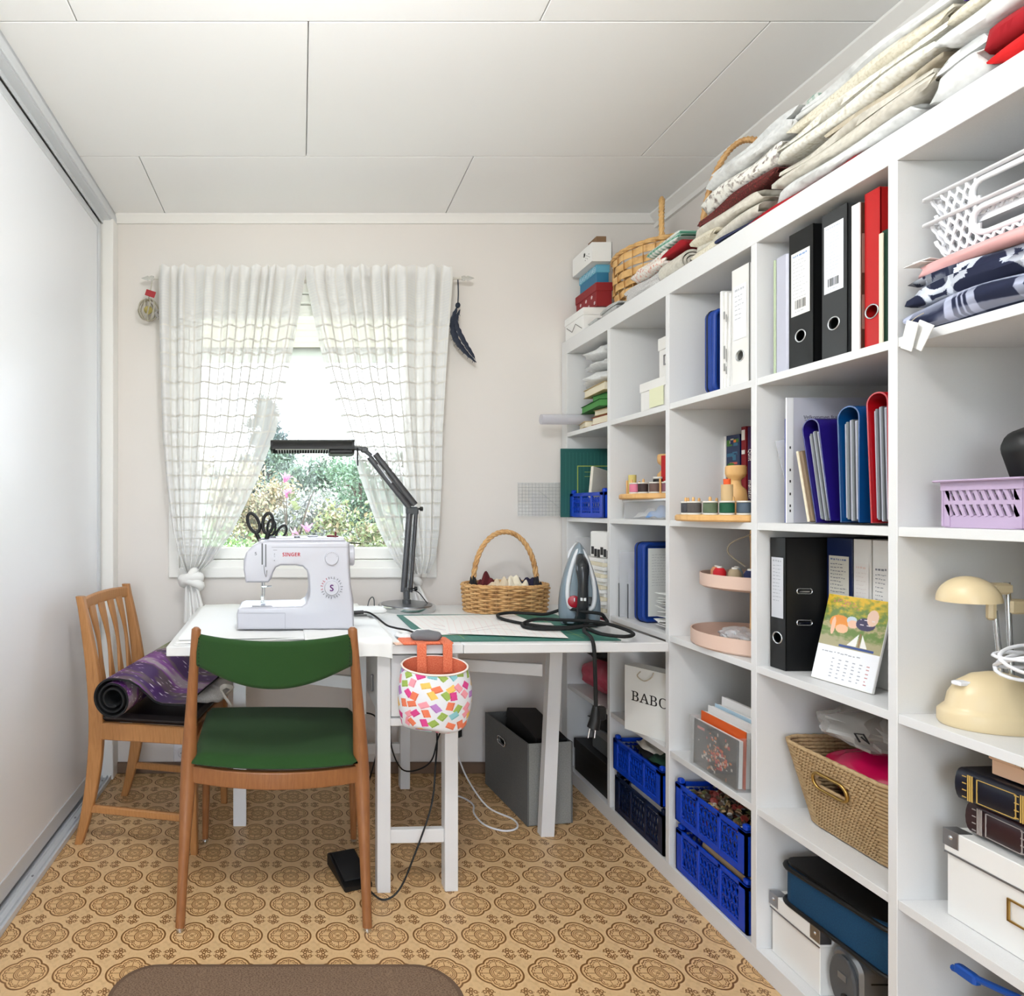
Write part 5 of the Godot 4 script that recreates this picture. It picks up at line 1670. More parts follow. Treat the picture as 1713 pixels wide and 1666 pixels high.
func under_table() -> void:
	# grey felt storage box with a black box tipped into it
	var o := thing("storage_box", "tall grey felt storage box on the floor under the table", "box", Vector3(0.872, 0, -2.335), 7.8)
	var felt := grained("felt", noise(0.2, 61, [Color(0.33, 0.33, 0.33), Color(0.42, 0.42, 0.41), Color(0.37, 0.37, 0.37)], 128), Vector3(7, 7, 7), 0.95)
	var felt2 := grained("felt_light", noise(0.2, 62, [Color(0.5, 0.5, 0.49), Color(0.6, 0.6, 0.58)], 128), Vector3(7, 7, 7), 0.95)
	put("side", cube(Vector3(0.006, 0.295, 0.345), 0.002), felt, o, Vector3(0.086, 0.15, 0))
	put("side", holed(0.345, 0.295, 0.062, 0.028, Vector2(-0.02, 0.0855), 0.006).moved(Transform3D(Basis(Vector3.UP, -PI / 2), Vector3(-0.083, 0.15, 0))).mesh(), felt, o)
	put("front", cube(Vector3(0.166, 0.295, 0.006), 0.002), felt2, o, Vector3(0, 0.15, 0.169))
	put("back", cube(Vector3(0.166, 0.295, 0.006), 0.002), felt, o, Vector3(0, 0.15, -0.169))
	put("bottom", cube(Vector3(0.166, 0.005, 0.33), 0.001), felt, o, Vector3(0, 0.004, 0))
	var ring := []
	for p in rounded(0.062, 0.028, 0.013, 5):
		ring.append(Vector3(-0.0905, 0.2355 + p.y, -0.02 + p.x))
	put("grommet", G().tube(ring, 0.0022, 6, true).mesh(180), M.chrome, o)
	var bb := thing("black_box", "black lidded cardboard box standing askew inside the grey felt box", "box", Vector3(0.872, 0.06, -2.35), 7.8)
	var card_black := mat("card_black", Color(0.055, 0.055, 0.06), 0.6)
	var tip := Basis.from_euler(Vector3(0.18, 0.0, -0.06))
	put("body", G().box(Vector3(0, 0.13, 0), Vector3(0.118, 0.24, 0.22), 0.002, Transform3D(tip, Vector3(0, 0.006, 0.012))).mesh(), card_black, bb)
	put("lid", G().box(Vector3(0, 0.245, 0), Vector3(0.124, 0.04, 0.226), 0.002, Transform3D(tip, Vector3(0, 0.006, 0.012))).mesh(), card_black, bb)

	# foot pedal of the sewing machine
	var fp := thing("foot_pedal", "black sewing machine foot pedal on the floor beside the table leg", "pedal", Vector3(0.15, 0, -1.87), 18)
	var wedge := PackedVector2Array([Vector2(-0.075, 0.0), Vector2(0.075, 0.0), Vector2(0.075, 0.014), Vector2(-0.06, 0.044), Vector2(-0.075, 0.036)])
	put("base", G().extrude(wedge, -0.045, 0.045, Transform3D(Basis(Vector3.UP, -PI / 2)), 0.003).mesh(), M.black_plastic, fp)
	put("tread", G().box(Vector3(0, 0.0, 0.0), Vector3(0.076, 0.006, 0.11), 0.002, Transform3D(Basis(Vector3.RIGHT, 0.22), Vector3(0, 0.034, 0.004))).mesh(), mat("rubber", Color(0.06, 0.06, 0.065), 0.8), fp)

	# cables
	var cs := [
		["pedal_cable", "thin black cable looping from the foot pedal up behind the pouch", [0.19, 0.02, -1.79, 0.235, 0.006, -1.745, 0.285, 0.03, -1.75, 0.33, 0.12, -1.76, 0.39, 0.25, -1.80, 0.412, 0.36, -1.84, 0.43, 0.42, -1.9, 0.445, 0.5, -2.0, 0.45, 0.495, -2.02], 0.0028, "black_plastic"],
		["mains_cable", "black mains cable hanging between the middle legs to the floor by the wall", [0.33, 0.49, -2.2, 0.335, 0.36, -2.25, 0.35, 0.22, -2.32, 0.40, 0.11, -2.38, 0.47, 0.09, -2.42, 0.53, 0.12, -2.44, 0.56, 0.2, -2.46, 0.6, 0.26, -2.5], 0.003, "black_plastic"],
		["thin_cable", "thin black cable crossing behind the pouch towards the wall adaptor", [0.42, 0.5, -2.1, 0.43, 0.4, -2.15, 0.47, 0.32, -2.25, 0.56, 0.26, -2.4, 0.63, 0.22, -2.5], 0.0025, "black_plastic"],
		["short_cable", "short black cable hanging left of the table leg near the wall", [0.245, 0.36, -2.3, 0.285, 0.345, -2.3, 0.305, 0.28, -2.31, 0.29, 0.18, -2.33, 0.27, 0.08, -2.36, 0.26, 0.03, -2.38, 0.24, 0.006, -2.33, 0.2, 0.005, -2.26, 0.19, 0.01, -2.3], 0.003, "black_plastic"],
		["white_cable", "white cable lying in a loop on the floor right of the table leg", [0.63, 0.15, -2.42, 0.66, 0.07, -2.38, 0.71, 0.006, -2.29, 0.775, 0.005, -2.2, 0.768, 0.005, -2.14, 0.715, 0.005, -2.12, 0.66, 0.005, -2.16, 0.645, 0.005, -2.24, 0.66, 0.005, -2.31, 0.63, 0.005, -2.37, 0.57, 0.005, -2.4], 0.0035, "white_plastic"]]
	for c in cs:
		var w := thing(c[0], c[1], "cable", Vector3.ZERO)
		put("cable", G().tube(smooth(pts(c[2]), 6), c[3], 7).mesh(180), M[c[4]], w)
	var ad := thing("wall_adaptor", "black power adaptor plugged in low on the back wall behind the table leg", "adaptor", Vector3(0.655, 0.21, -2.555))
	put("body", cube(Vector3(0.05, 0.075, 0.04), 0.006), M.black_plastic, ad)
	put("socket", cube(Vector3(0.085, 0.085, 0.012), 0.004), M.white_plastic, ad, Vector3(0, -0.01, -0.034))

	# brown ribbed door mat in front
	var rug := thing("floor_mat", "brown ribbed mat with rounded corners on the vinyl floor in front", "rug", Vector3(-0.035, 0, -1.2))
	var rib := noise(0.35, 71, [Color(0.33, 0.25, 0.19), Color(0.56, 0.46, 0.37), Color(0.45, 0.36, 0.285)], 256, FastNoiseLite.TYPE_CELLULAR, 1)
	var rm := grained("rug_brown", rib, Vector3(2.2, 4.2, 4.4), 0.98, rib, 0.35)
	put("edge", G().extrude(rounded(0.83, 0.6, 0.1, 10), 0.0, 0.005, Transform3D(Basis(Vector3.RIGHT, -PI / 2)), 0.002).mesh(), mat("rug_edge", Color(0.43, 0.34, 0.27), 0.95), rug)
	put("pile", G().extrude(rounded(0.805, 0.575, 0.09, 10), 0.004, 0.0085, Transform3D(Basis(Vector3.RIGHT, -PI / 2)), 0.0015).mesh(), rm, rug)


func folded(length: float, depth: float, layers: int, t: float, s: float, bulge := 0.04) -> ArrayMesh:
	# cloth folded to and fro; folds show at the front (x = 0), layers at both ends
	var line := []
	for k in layers:
		var y := (k + 0.5) * t * 1.06
		var inset := 0.012 * (0.5 + 0.5 * sin(k * 2.4 + s))
		var x0 := t * 0.5 + inset
		var x1 := depth - t * 0.5 - 0.5 * inset
		for i in 7:
			var u := i / 6.0
			line.append(Vector2(lerpf(x0, x1, u) if k % 2 else lerpf(x1, x0, u), y))
		if k < layers - 1:
			var xe := x1 if k % 2 else x0
			for i in 3:
				var a := PI * (i + 1) / 4.0
				line.append(Vector2(xe + sin(a) * t * 0.53 * (1.0 if k % 2 else -1.0), y + t * 0.53 * (1 - cos(a))))
	var n := line.size()
	var rings := []
	var m := 18
	for j in m + 1:
		var v := float(j) / m
		var z := (v - 0.5) * length
		var end := 1.0 - pow(absf(v * 2 - 1), 6.0) * 0.4
		var ring := PackedVector3Array()
		for side in 2:
			for q in n:
				var i := q if side == 0 else n - 1 - q
				var d: Vector2 = (line[mini(i + 1, n - 1)] - line[maxi(i - 1, 0)]).normalized()
				var p: Vector2 = line[i] + Vector2(-d.y, d.x) * t * 0.44 * end * (1.0 if side == 0 else -1.0)
				var lift := p.y / (layers * t)
				var zz := z + 0.012 * sin(p.y * 160 + s * 3.0) * (1.0 if v > 0.5 else -1.0) * pow(absf(v * 2 - 1), 3.0)
				ring.append(Vector3(p.x + 0.006 * sin(z * 23 + p.y * 90 + s) * (1.0 - p.x / depth), p.y * (1.0 + bulge * sin(PI * v) * lift) + t * 0.13 * sin(z * 31 + p.x * 17 + s * 1.7) * lift, zz))
		rings.append(ring)
	return G().loft(rings).mesh(70)


func rolled(length: float, r: float, turns: float, t: float) -> ArrayMesh:
	var line := []
	var n := int(turns * 26)
	for i in n + 1:
		var u := float(i) / n
		var a := turns * TAU * u
		var q := lerpf(r * 0.18, r, u)
		line.append(Vector2(cos(a) * q, sin(a) * q * 0.85))
	var ring := PackedVector2Array()
	for i in line.size():
		var d: Vector2 = (line[mini(i + 1, n)] - line[maxi(i - 1, 0)]).normalized()
		ring.append(line[i] + Vector2(-d.y, d.x) * t * 0.4)
	for i in range(line.size() - 1, -1, -1):
		var d: Vector2 = (line[mini(i + 1, n)] - line[maxi(i - 1, 0)]).normalized()
		ring.append(line[i] - Vector2(-d.y, d.x) * t * 0.4)
	return G().extrude(ring, -length / 2, length / 2).mesh(60)


func cloth_paints() -> void:
	var creases := noise(0.014, 88, [], 256, FastNoiseLite.TYPE_SIMPLEX_SMOOTH, 3)
	var k := 0
	for c in [["linen_white", Color(0.84, 0.84, 0.83)], ["linen_cream", Color(0.81, 0.785, 0.73)], ["linen_oat", Color(0.74, 0.69, 0.6)]]:
		var tone: Color = c[1]
		grained(c[0], noise(0.2, 90 + k, [tone.darkened(0.08), tone, tone.lightened(0.25)], 128), Vector3(4, 4, 3), 0.92, creases, 0.9)
		k += 1
	mat("crimson", Color(0.62, 0.04, 0.1), 0.9)
	mat("bright_red", Color(0.8, 0.07, 0.08), 0.9)
	mat("navy_cloth", Color(0.13, 0.16, 0.3), 0.9)
	mat("purple_cloth", Color(0.36, 0.25, 0.6), 0.9)
	var lace := noise(0.09, 81, [Color(0.93, 0.92, 0.89), Color(0.9, 0.89, 0.85), Color(0.84, 0.82, 0.76), Color(0.68, 0.64, 0.55)], 256, FastNoiseLite.TYPE_CELLULAR, 1)
	grained("lace_white", lace, Vector3(6, 6, 6), 0.95, lace, -0.12)
	var lace2 := noise(0.12, 82, [Color(0.9, 0.87, 0.8), Color(0.86, 0.83, 0.75), Color(0.72, 0.67, 0.55)], 256, FastNoiseLite.TYPE_CELLULAR, 2)
	grained("lace_cream", lace2, Vector3(6, 6, 6), 0.95, lace2, -0.12)
	var knit := noise(0.3, 83, [Color(0.62, 0.6, 0.59), Color(0.86, 0.85, 0.84), Color(0.94, 0.93, 0.92)], 256, FastNoiseLite.TYPE_CELLULAR, 1)
	grained("knit_grey", knit, Vector3(4, 7, 4), 0.95, knit, 0.2)
	var redp := noise(0.06, 84, [Color(0.92, 0.9, 0.87), Color(0.92, 0.9, 0.87), Color(0.92, 0.9, 0.87), Color(0.92, 0.9, 0.87), Color(0.9, 0.8, 0.72), Color(0.76, 0.22, 0.16), Color(0.8, 0.55, 0.2)], 256)
	grained("red_print", redp, Vector3(5, 5, 5), 0.92)
	var flor := noise(0.09, 85, [Color(0.2, 0.06, 0.07), Color(0.42, 0.08, 0.12), Color(0.26, 0.2, 0.14), Color(0.55, 0.1, 0.14), Color(0.62, 0.55, 0.42)], 256)
	grained("dark_floral", flor, Vector3(7, 7, 7), 0.92)
	var emb := noise(0.05, 86, [Color(0.92, 0.91, 0.88), Color(0.92, 0.91, 0.88), Color(0.92, 0.91, 0.88), Color(0.9, 0.88, 0.84), Color(0.35, 0.3, 0.28), Color(0.78, 0.5, 0.48)], 256)
	grained("embroidered", emb, Vector3(4, 4, 4), 0.92)
	var foil := noise(0.08, 87, [Color(0.45, 0.45, 0.45), Color(0.85, 0.85, 0.84), Color(0.62, 0.62, 0.61), Color(0.93, 0.93, 0.92)], 256)
	grained("silver_print", foil, Vector3(8, 8, 8), 0.5)
	var stripe := Image.create(4, 64, false, Image.FORMAT_RGB8)
	for j in 64:
		var c := Color(0.36, 0.6, 0.5) if j % 16 < 7 else Color(0.86, 0.87, 0.84)
		for i in 4:
			stripe.set_pixel(i, j, c)
	var st := printed("green_stripe", stripe, 0.92)
	st.uv1_triplanar = true
	st.uv1_scale = Vector3(14, 14, 14)


func cloth(label: String, m: String, x: float, z: float, y: float, length: float, depth: float, layers: int, t: float, s: float, turn := 0.0, n := "folded_cloth") -> void:
	var o := thing(n, label, "cloth", Vector3(x, y, -z), turn, "folded textiles on top of the bookcase")
	put("cloth", folded(length, depth, layers, t, s), M[m], o)


func top_textiles() -> void:
	cloth_paints()
	var Y := 1.8505
	cloth("silvery printed cloth folded low at the far end of the bookcase top", "silver_print", 1.135, 2.235, Y, 0.13, 0.07, 3, 0.012, 1.0)
	cloth("thin white sheet hanging a little over the far top edge", "linen_white", 1.126, 2.34, Y, 0.09, 0.07, 2, 0.008, 1.4)
	cloth("grey white knitted cloth beside the rolled towel on the bookcase top", "knit_grey", 1.14, 2.035, Y, 0.21, 0.12, 3, 0.018, 2.0)
	cloth("white cloth with red and ochre motifs under the green striped one", "red_print", 1.145, 1.995, Y + 0.06, 0.19, 0.11, 3, 0.017, 3.1)
	cloth("green and white striped cloth beside the chip basket", "green_stripe", 1.165, 1.94, Y + 0.118, 0.14, 0.1, 3, 0.013, 4.0)
	var rt := thing("rolled_towel", "cream towel rolled up, its spiral end showing, on the bookcase top", "towel", Vector3(1.178, Y + 0.034, -1.862))
	put("roll", rolled(0.11, 0.038, 2.6, 0.0085), M.linen_cream, rt)
	cloth("red cloth with a knotted fringe beside the rolled towel", "crimson", 1.142, 1.86, Y + 0.078, 0.1, 0.09, 2, 0.012, 0.3)

	cloth("thin crimson cloth lying lowest along the bookcase edge", "crimson", 1.128, 1.41, Y, 0.37, 0.3, 1, 0.007, 5.0)
	cloth("navy cloth above the crimson one at the bookcase edge", "navy_cloth", 1.131, 1.585, Y + 0.009, 0.15, 0.24, 1, 0.009, 5.5)
	cloth("cream lace cloth in many folds, low in the middle of the bookcase top", "lace_cream", 1.136, 1.70, Y, 0.09, 0.1, 4, 0.015, 6.0)
	cloth("oat coloured cloth in loose folds under the dark floral strip", "linen_cream", 1.137, 1.62, Y + 0.02, 0.24, 0.14, 4, 0.016, 7.0)
	cloth("dark red floral strip folded between pale cloths", "dark_floral", 1.14, 1.60, Y + 0.092, 0.27, 0.14, 2, 0.013, 8.0)
	cloth("embroidered white cloth above the dark floral strip", "embroidered", 1.143, 1.585, Y + 0.122, 0.27, 0.15, 2, 0.024, 9.0)
	cloth("plain white cloth uppermost before the hidden basket's handle", "linen_white", 1.148, 1.56, Y + 0.176, 0.28, 0.14, 3, 0.019, 10.0)

	cloth("white plastic covered cloth at the bottom of the large lace stack", "linen_white", 1.134, 1.27, Y + 0.009, 0.33, 0.3, 2, 0.014, 11.0)
	cloth("wide cream cloth in the lower half of the large lace stack", "linen_cream", 1.137, 1.265, Y + 0.042, 0.36, 0.3, 3, 0.015, 12.0)
	cloth("oat cloth with a rolled edge in the large lace stack", "linen_oat", 1.14, 1.20, Y + 0.094, 0.22, 0.28, 1, 0.014, 12.6)
	cloth("white openwork lace cloth in the large stack", "lace_white", 1.142, 1.265, Y + 0.112, 0.36, 0.28, 3, 0.015, 13.0)
	cloth("cream openwork lace cloth above the white lace one", "lace_cream", 1.15, 1.255, Y + 0.163, 0.34, 0.26, 2, 0.014, 14.0)
	cloth("smooth white cloth uppermost on the large lace stack", "linen_white", 1.158, 1.24, Y + 0.196, 0.34, 0.24, 2, 0.011, 15.0)
	cloth("small green edged cloth on the far corner of the lace stack", "green_stripe", 1.165, 1.385, Y + 0.222, 0.05, 0.1, 1, 0.01, 15.5)

	cloth("bright red cloth low in the near pile on the bookcase top", "bright_red", 1.13, 0.9, Y, 0.17, 0.3, 2, 0.014, 16.0)
	cloth("crimson cloth above the bright red one", "crimson", 1.134, 0.895, Y + 0.036, 0.19, 0.3, 2, 0.02, 17.0)
	cloth("thick white cloth with soft rounded folds beside the red ones", "linen_white", 1.128, 1.035, Y, 0.075, 0.28, 3, 0.026, 18.5)
	cloth("thick white cloth with soft folds sloping over the crimson one", "linen_white", 1.13, 0.98, Y + 0.086, 0.17, 0.28, 2, 0.02, 18.0)
	cloth("cream lace cloth high in the near pile", "lace_cream", 1.138, 0.94, Y + 0.132, 0.22, 0.28, 2, 0.015, 19.0)
	cloth("purple cloth between white ones high in the near pile", "purple_cloth", 1.141, 0.95, Y + 0.167, 0.22, 0.27, 1, 0.016, 20.0)
	cloth("white cloth uppermost in the near pile", "linen_white", 1.146, 0.94, Y + 0.187, 0.23, 0.26, 3, 0.016, 21.0)


func lidded(o: Node3D, s: Vector3, body: Material, lid: Material, lid_h: float) -> Node3D:
	# box with a slip lid; base at y = 0, front (facing -x) at x = 0
	put("body", cube(Vector3(s.x - 0.006, s.y - 0.004, s.z - 0.006), 0.001), body, o, Vector3(s.x / 2, (s.y - 0.004) / 2, 0))
	var lid_n := put("lid", cube(Vector3(s.x, lid_h, s.z), 0.0015), lid, o, Vector3(s.x / 2, s.y - lid_h / 2, 0))
	return lid_n


func top_boxes() -> void:
	var Y := 1.8505
	var paper: Material = M.paper
	var pen := mat("pen_line", Color(0.4, 0.38, 0.38), 0.8)
	var b1 := thing("paper_box", "white paper covered box at the far end of the bookcase top, lowest of its stack", "box", Vector3(1.127, Y, -2.49))
	lidded(b1, Vector3(0.11, 0.093, 0.17), paper, paper, 0.03)
	put("flap_line", G().tube(pts([-0.001, 0.05, -0.06, -0.001, 0.02, -0.01, -0.001, 0.045, 0.02, -0.001, 0.012, 0.075]), 0.0012, 5).mesh(), pen, b1)
	var red := mat("box_red", Color(0.56, 0.13, 0.15), 0.6)
	var b2 := thing("gift_box", "red snowflake box on the white paper box", "box", Vector3(1.172, Y + 0.094, -2.482))
	var l2 := lidded(b2, Vector3(0.068, 0.094, 0.18), red, red, 0.034)
	var flake := mat("flake_white", Color(0.9, 0.82, 0.82), 0.7)
	for k in 7:
		var g := G()
		for a in 3:
			g.box(Vector3.ZERO, Vector3(0.002, 0.014, 0.002), 0.0, Transform3D(Basis(Vector3.RIGHT, a * PI / 3), Vector3(0.0025, 0.016 + 0.03 * (k % 2), -0.07 + k * 0.024)))
		put("snowflake", g.mesh(), flake, b2)
	var blue := mat("box_blue", Color(0.2, 0.48, 0.62), 0.5)
	var b3 := thing("gift_box", "turquoise patterned box between the red box and the white one", "box", Vector3(1.192, Y + 0.1885, -2.505))
	var l3 := lidded(b3, Vector3(0.055, 0.085, 0.15), blue, mat("box_aqua", Color(0.4, 0.68, 0.78), 0.5), 0.032)
	var swirl := G()
	for k in 5:
		for r in [0.006, 0.012]:
			var ring := []
			for i in 14:
				var a := TAU * i / 14
				ring.append(Vector3(-0.0005, 0.068 + sin(a) * r, -0.055 + k * 0.028 + cos(a) * r))
			swirl.tube(ring, 0.0008, 4, true)
	put("swirls", swirl.mesh(), mat("swirl_white", Color(0.8, 0.9, 0.93), 0.6), l3, Vector3(-0.0275, -0.069, 0))
	var b4 := thing("storage_box", "white box with a round finger hole uppermost of the far stack", "box", Vector3(1.16, Y + 0.274, -2.485))
	var bx := G()
	bx.box(Vector3(0.079, 0.038, 0), Vector3(0.002, 0.076, 0.17)).box(Vector3(0.04, 0.001, 0), Vector3(0.08, 0.002, 0.17)).box(Vector3(0.04, 0.075, 0), Vector3(0.08, 0.002, 0.17))
	bx.box(Vector3(0.04, 0.038, 0.084), Vector3(0.08, 0.072, 0.002)).box(Vector3(0.04, 0.038, -0.084), Vector3(0.08, 0.072, 0.002))
	put("body", bx.mesh(), paper, b4)
	put("front", holed(0.166, 0.072, 0.018, 0.018, Vector2(0.02, 0.012), 0.002).moved(Transform3D(Basis(Vector3.UP, -PI / 2), Vector3(0.001, 0.038, 0))).mesh(), paper, b4)
	var dots := G()
	for k in 7:
		dots.box(Vector3(-0.0004, 0.025 + 0.007 * (k % 3), 0.03 + 0.006 * k), Vector3(0.001, 0.003, 0.003))
	put("print", dots.mesh(), pen, b4)
	var b5 := thing("small_box", "small brown cardboard box on the uppermost white box", "box", Vector3(1.185, Y + 0.3505, -2.45))
	put("body", cube(Vector3(0.04, 0.03, 0.07), 0.001), mat("cardboard", Color(0.52, 0.4, 0.29), 0.85), b5, Vector3(0.02, 0.015, 0))

	# chip basket with a wide rim and a hoop handle
	var bk := thing("chip_basket", "round basket of wide wood chips with a bound hoop handle on the bookcase top", "basket", Vector3(1.36, Y + 0.002, -2.27), -31)
	var cm: Material = M.chip_wood
	var n := 26
	for r in 7:
		var g := G()
		var y0 := 0.006 + r * 0.033
		var ring_o := []
		for i in n * 4 + 1:
			var a := TAU * i / (n * 4)
			var s := 0.13 + 0.032 * sin(minf(1.0, (y0 + 0.016) / 0.15) * PI / 2)
			var q := 0.0032 * cos(n * 0.5 * a + PI * (r % 2))
			ring_o.append([a, s + q])
		var rr := []
		for w in [[-0.0125, -0.0012], [0.0125, -0.0012], [0.0125, 0.0012], [-0.0125, 0.0012]]:
			var ring := PackedVector3Array()
			for p in ring_o.slice(0, n * 4):
				ring.append(Vector3(cos(p[0]) * (p[1] + w[1]), y0 + 0.016 + w[0], sin(p[0]) * (p[1] + w[1])))
			rr.append(ring)
		g.loft(rr, false, true, true)
		put("band", g.mesh(50), cm, bk)
	for k in n:
		var a := TAU * (k + 0.0) / n
		var path := []
		for i in 9:
			var y := 0.24 * i / 8.0
			var s := 0.13 + 0.032 * sin(minf(1.0, y / 0.15) * PI / 2)
			path.append(Vector3(cos(a) * s, y, sin(a) * s))
		put("upright", G().tube(path, 0.007, 6, false, 0.25).mesh(), cm, bk)
	var rim := []
	for i in 48:
		var a := TAU * i / 48
		rim.append(Vector3(cos(a) * 0.164, 0.243, sin(a) * 0.164))
	put("rim", twisted(rim, 0.004, 0.006, 3, 9).mesh(180), cm, bk)
	var hoop := []
	for i in 33:
		var a := PI * i / 32.0
		hoop.append(Vector3(0, 0.24 + sin(a) * 0.20, cos(a) * 0.16))
	put("handle", twisted(hoop, 0.005, 0.006, 3, 12).mesh(180), cm, bk)

	# basket hidden behind the textiles; its handle arches above them
	var hb := thing("willow_basket", "willow basket behind the textiles, only its arched handle showing", "basket", Vector3(1.375, Y + 0.006, -1.87), -36)
	wicker_basket(hb, 0.11, 0.1, 0.1, M.wicker, 20, 12, 0.1, 0.004)
	var arch := []
	for i in 41:
		var a := PI * i / 40.0
		arch.append(Vector3(-cos(a) * 0.112, 0.09 + sin(a) * 0.335, 0))
	put("handle", twisted(arch, 0.005, 0.0062, 3, 14).mesh(180), M.wicker, hb)


# ---------------------------------------------------------------- what stands in the shelves
func binder(n: String, label: String, x: float, zmid: float, y: float, t: float, h: float, d: float, m: Material, ring := true, tag_img: Image = null, tag_y := 0.62, turn := 0.0, group := "") -> Node3D:
	# spine faces -x
	var o := thing(n, label, "binder", Vector3(x, y, zmid), turn, group)
	var c := 0.0025
	put("spine", holed(t, h, 0.025, 0.025, Vector2(0, 0.075 - h / 2), 0.003).moved(Transform3D(Basis(Vector3.UP, -PI / 2), Vector3(0.0015, h / 2, 0))).mesh() if ring else cube(Vector3(0.003, h, t), 0.0012), m, o, Vector3.ZERO if ring else Vector3(0.0015, h / 2, 0))
	for s in [-1.0, 1.0]:
		put("cover", cube(Vector3(d, h, c), 0.001), m, o, Vector3(d / 2, h / 2, s * (t / 2 - c / 2)))
	put("pages", G().box(Vector3(d / 2 + 0.022, h / 2, 0), Vector3(d - 0.06, h - 0.025, t - 0.012)).mesh(), M.paper, o)
	if ring:
		var rim := []
		for i in 28:
			var a := TAU * i / 28
			rim.append(Vector3(-0.0006, 0.075 + sin(a) * 0.0135, cos(a) * 0.0135))
		put("grommet", G().tube(rim, 0.0018, 6, true).mesh(180), M.chrome, o)
	if tag_img:
		put("spine_label", card(t * 0.78, h * 0.46), printed("label_%d" % M.size(), tag_img, 0.6), o, Vector3(-0.0012, h * tag_y, 0), Vector3(0, -90, 0))
	return o


func note(w: int, h: int, paper: Color, ink: Color, top: Color, bars := false) -> Image:
	var im := blank(w, h, paper)
	scribble(im, 6, 8, w - 12, 1, 6, 5, top, 0.1)
	scribble(im, 6, 24, w - 14, int((h - 60) / 11.0), 11, 2, ink)
	if bars:
		var x := int(w * 0.2)
		while x < w * 0.75:
			var k := rng.randi_range(1, 3)
			im.fill_rect(Rect2i(x, h - 46, k, 26), Color(0.2, 0.2, 0.2))
			x += k + rng.randi_range(1, 3)
		scribble(im, int(w * 0.22), h - 14, int(w * 0.5), 1, 5, 3, ink, 0.0)
	return im


func book(n: String, label: String, at: Vector3, s: Vector3, m: Material, turn := Vector3.ZERO, cat := "book", group := "") -> Node3D:
	# s: x across (spine at x = 0, facing -x), y along the spine when standing, z thickness
	var o := thing(n, label, cat, at, 0, group)
	o.rotation_degrees = turn
	put("spine", cube(Vector3(0.003, s.y, s.z), 0.001), m, o, Vector3(0.0015, s.y / 2, 0))
	for q in [-1.0, 1.0]:
		put("cover", cube(Vector3(s.x, s.y, 0.002), 0.0008), m, o, Vector3(s.x / 2, s.y / 2, q * (s.z / 2 - 0.001)))
	put("pages", G().box(Vector3(s.x / 2, s.y / 2, 0), Vector3(s.x - 0.008, s.y - 0.006, s.z - 0.005)).mesh(), M.page_cream, o)
	return o


func puff(w: float, h: float, d: float, s: float, crumple := 0.12) -> ArrayMesh:
	# a soft bag: closed, lumpy
	var g := G()
	var rings := []
	var n := 26
	for j in 15:
		var v := j / 14.0
		var r := pow(sin(PI * clampf(v, 0.02, 0.98)), 0.45)
		var ring := PackedVector3Array()
		for i in n:
			var a := TAU * i / n
			var k := 1.0 + crumple * sin(a * 5 + s + v * 6) * sin(v * 9 + s * 2) + crumple * 0.6 * sin(a * 11 + s * 3 - v * 12)
			var c := pow(absf(cos(a)), 0.7) * signf(cos(a))
			var q := pow(absf(sin(a)), 0.7) * signf(sin(a))
			ring.append(Vector3(c * d / 2 * r * k, v * h + 0.03 * h * sin(a * 4 + s), q * w / 2 * r * k))
		rings.append(ring)
	return g.loft(rings).mesh(180)


func crumpled(m: ArrayMesh) -> ArrayMesh:
	# the same film with sharp small creases
	var a := m.surface_get_arrays(0)
	var v: PackedVector3Array = a[Mesh.ARRAY_VERTEX]
	var fn := FastNoiseLite.new()
	fn.seed = 3
	fn.frequency = 14.0
	fn.noise_type = FastNoiseLite.TYPE_CELLULAR
	var g := G()
	g.f = a[Mesh.ARRAY_INDEX]
	for p in v:
		g.v.append(p * (1.0 + 0.1 * fn.get_noise_3dv(p)))
	return g.mesh(25)


func crate(o: Node3D, w: float, d: float, h: float, m: Material, cells := 7) -> void:
	# lattice crate; front at x = 0, w along z, base at y = 0
	var b := 0.006
	put("bottom", cube(Vector3(d, 0.006, w), 0.002), m, o, Vector3(d / 2, 0.003, 0))
	for k in 4:
		var front := k < 2
		var along := w if front else d
		var side := G()
		side.box(Vector3(0, h - 0.007, 0), Vector3(0.008, 0.014, along), 0.002)
		side.box(Vector3(0, 0.01, 0), Vector3(0.007, 0.02, along), 0.002)
		for q in [-0.5, -0.17, 0.17, 0.5]:
			side.box(Vector3(0, h / 2, q * (along - 0.03)), Vector3(0.008, h, 0.03 if absf(q) > 0.4 else 0.012), 0.002)
		for i in 4:
			side.box(Vector3(0, 0.026 + (h - 0.05) * i / 3.0, 0), Vector3(0.004, 0.0045, along))
		var span := (along - 0.06) / 3.0
		for p in 3:
			for i in cells:
				var z := -along / 2 + 0.03 + span * p + span * (i + 0.5) / cells
				for s in [-1.0, 1.0]:
					side.box(Vector3.ZERO, Vector3(0.004, h - 0.034, 0.0032), 0.0, Transform3D(Basis(Vector3.RIGHT, 0.28 * s), Vector3(0, h / 2, z)))
		var t := Transform3D.IDENTITY
		if k == 0:
			t.origin = Vector3(b / 2 + 0.001, 0, 0)
		elif k == 1:
			t.origin = Vector3(d - b / 2 - 0.001, 0, 0)
		else:
			t = Transform3D(Basis(Vector3.UP, PI / 2), Vector3(d / 2, 0, (w / 2 - b / 2 - 0.001) * (1 if k == 2 else -1)))
		put("side", side.moved(t).mesh(), m, o)
	var lug := G()
	for x in [0.012, d - 0.012]:
		for z in [-w / 2 + 0.012, w / 2 - 0.012]:
			lug.box(Vector3(x, h + 0.006, z), Vector3(0.016, 0.016, 0.016), 0.003)
	put("lugs", lug.mesh(), m, o)


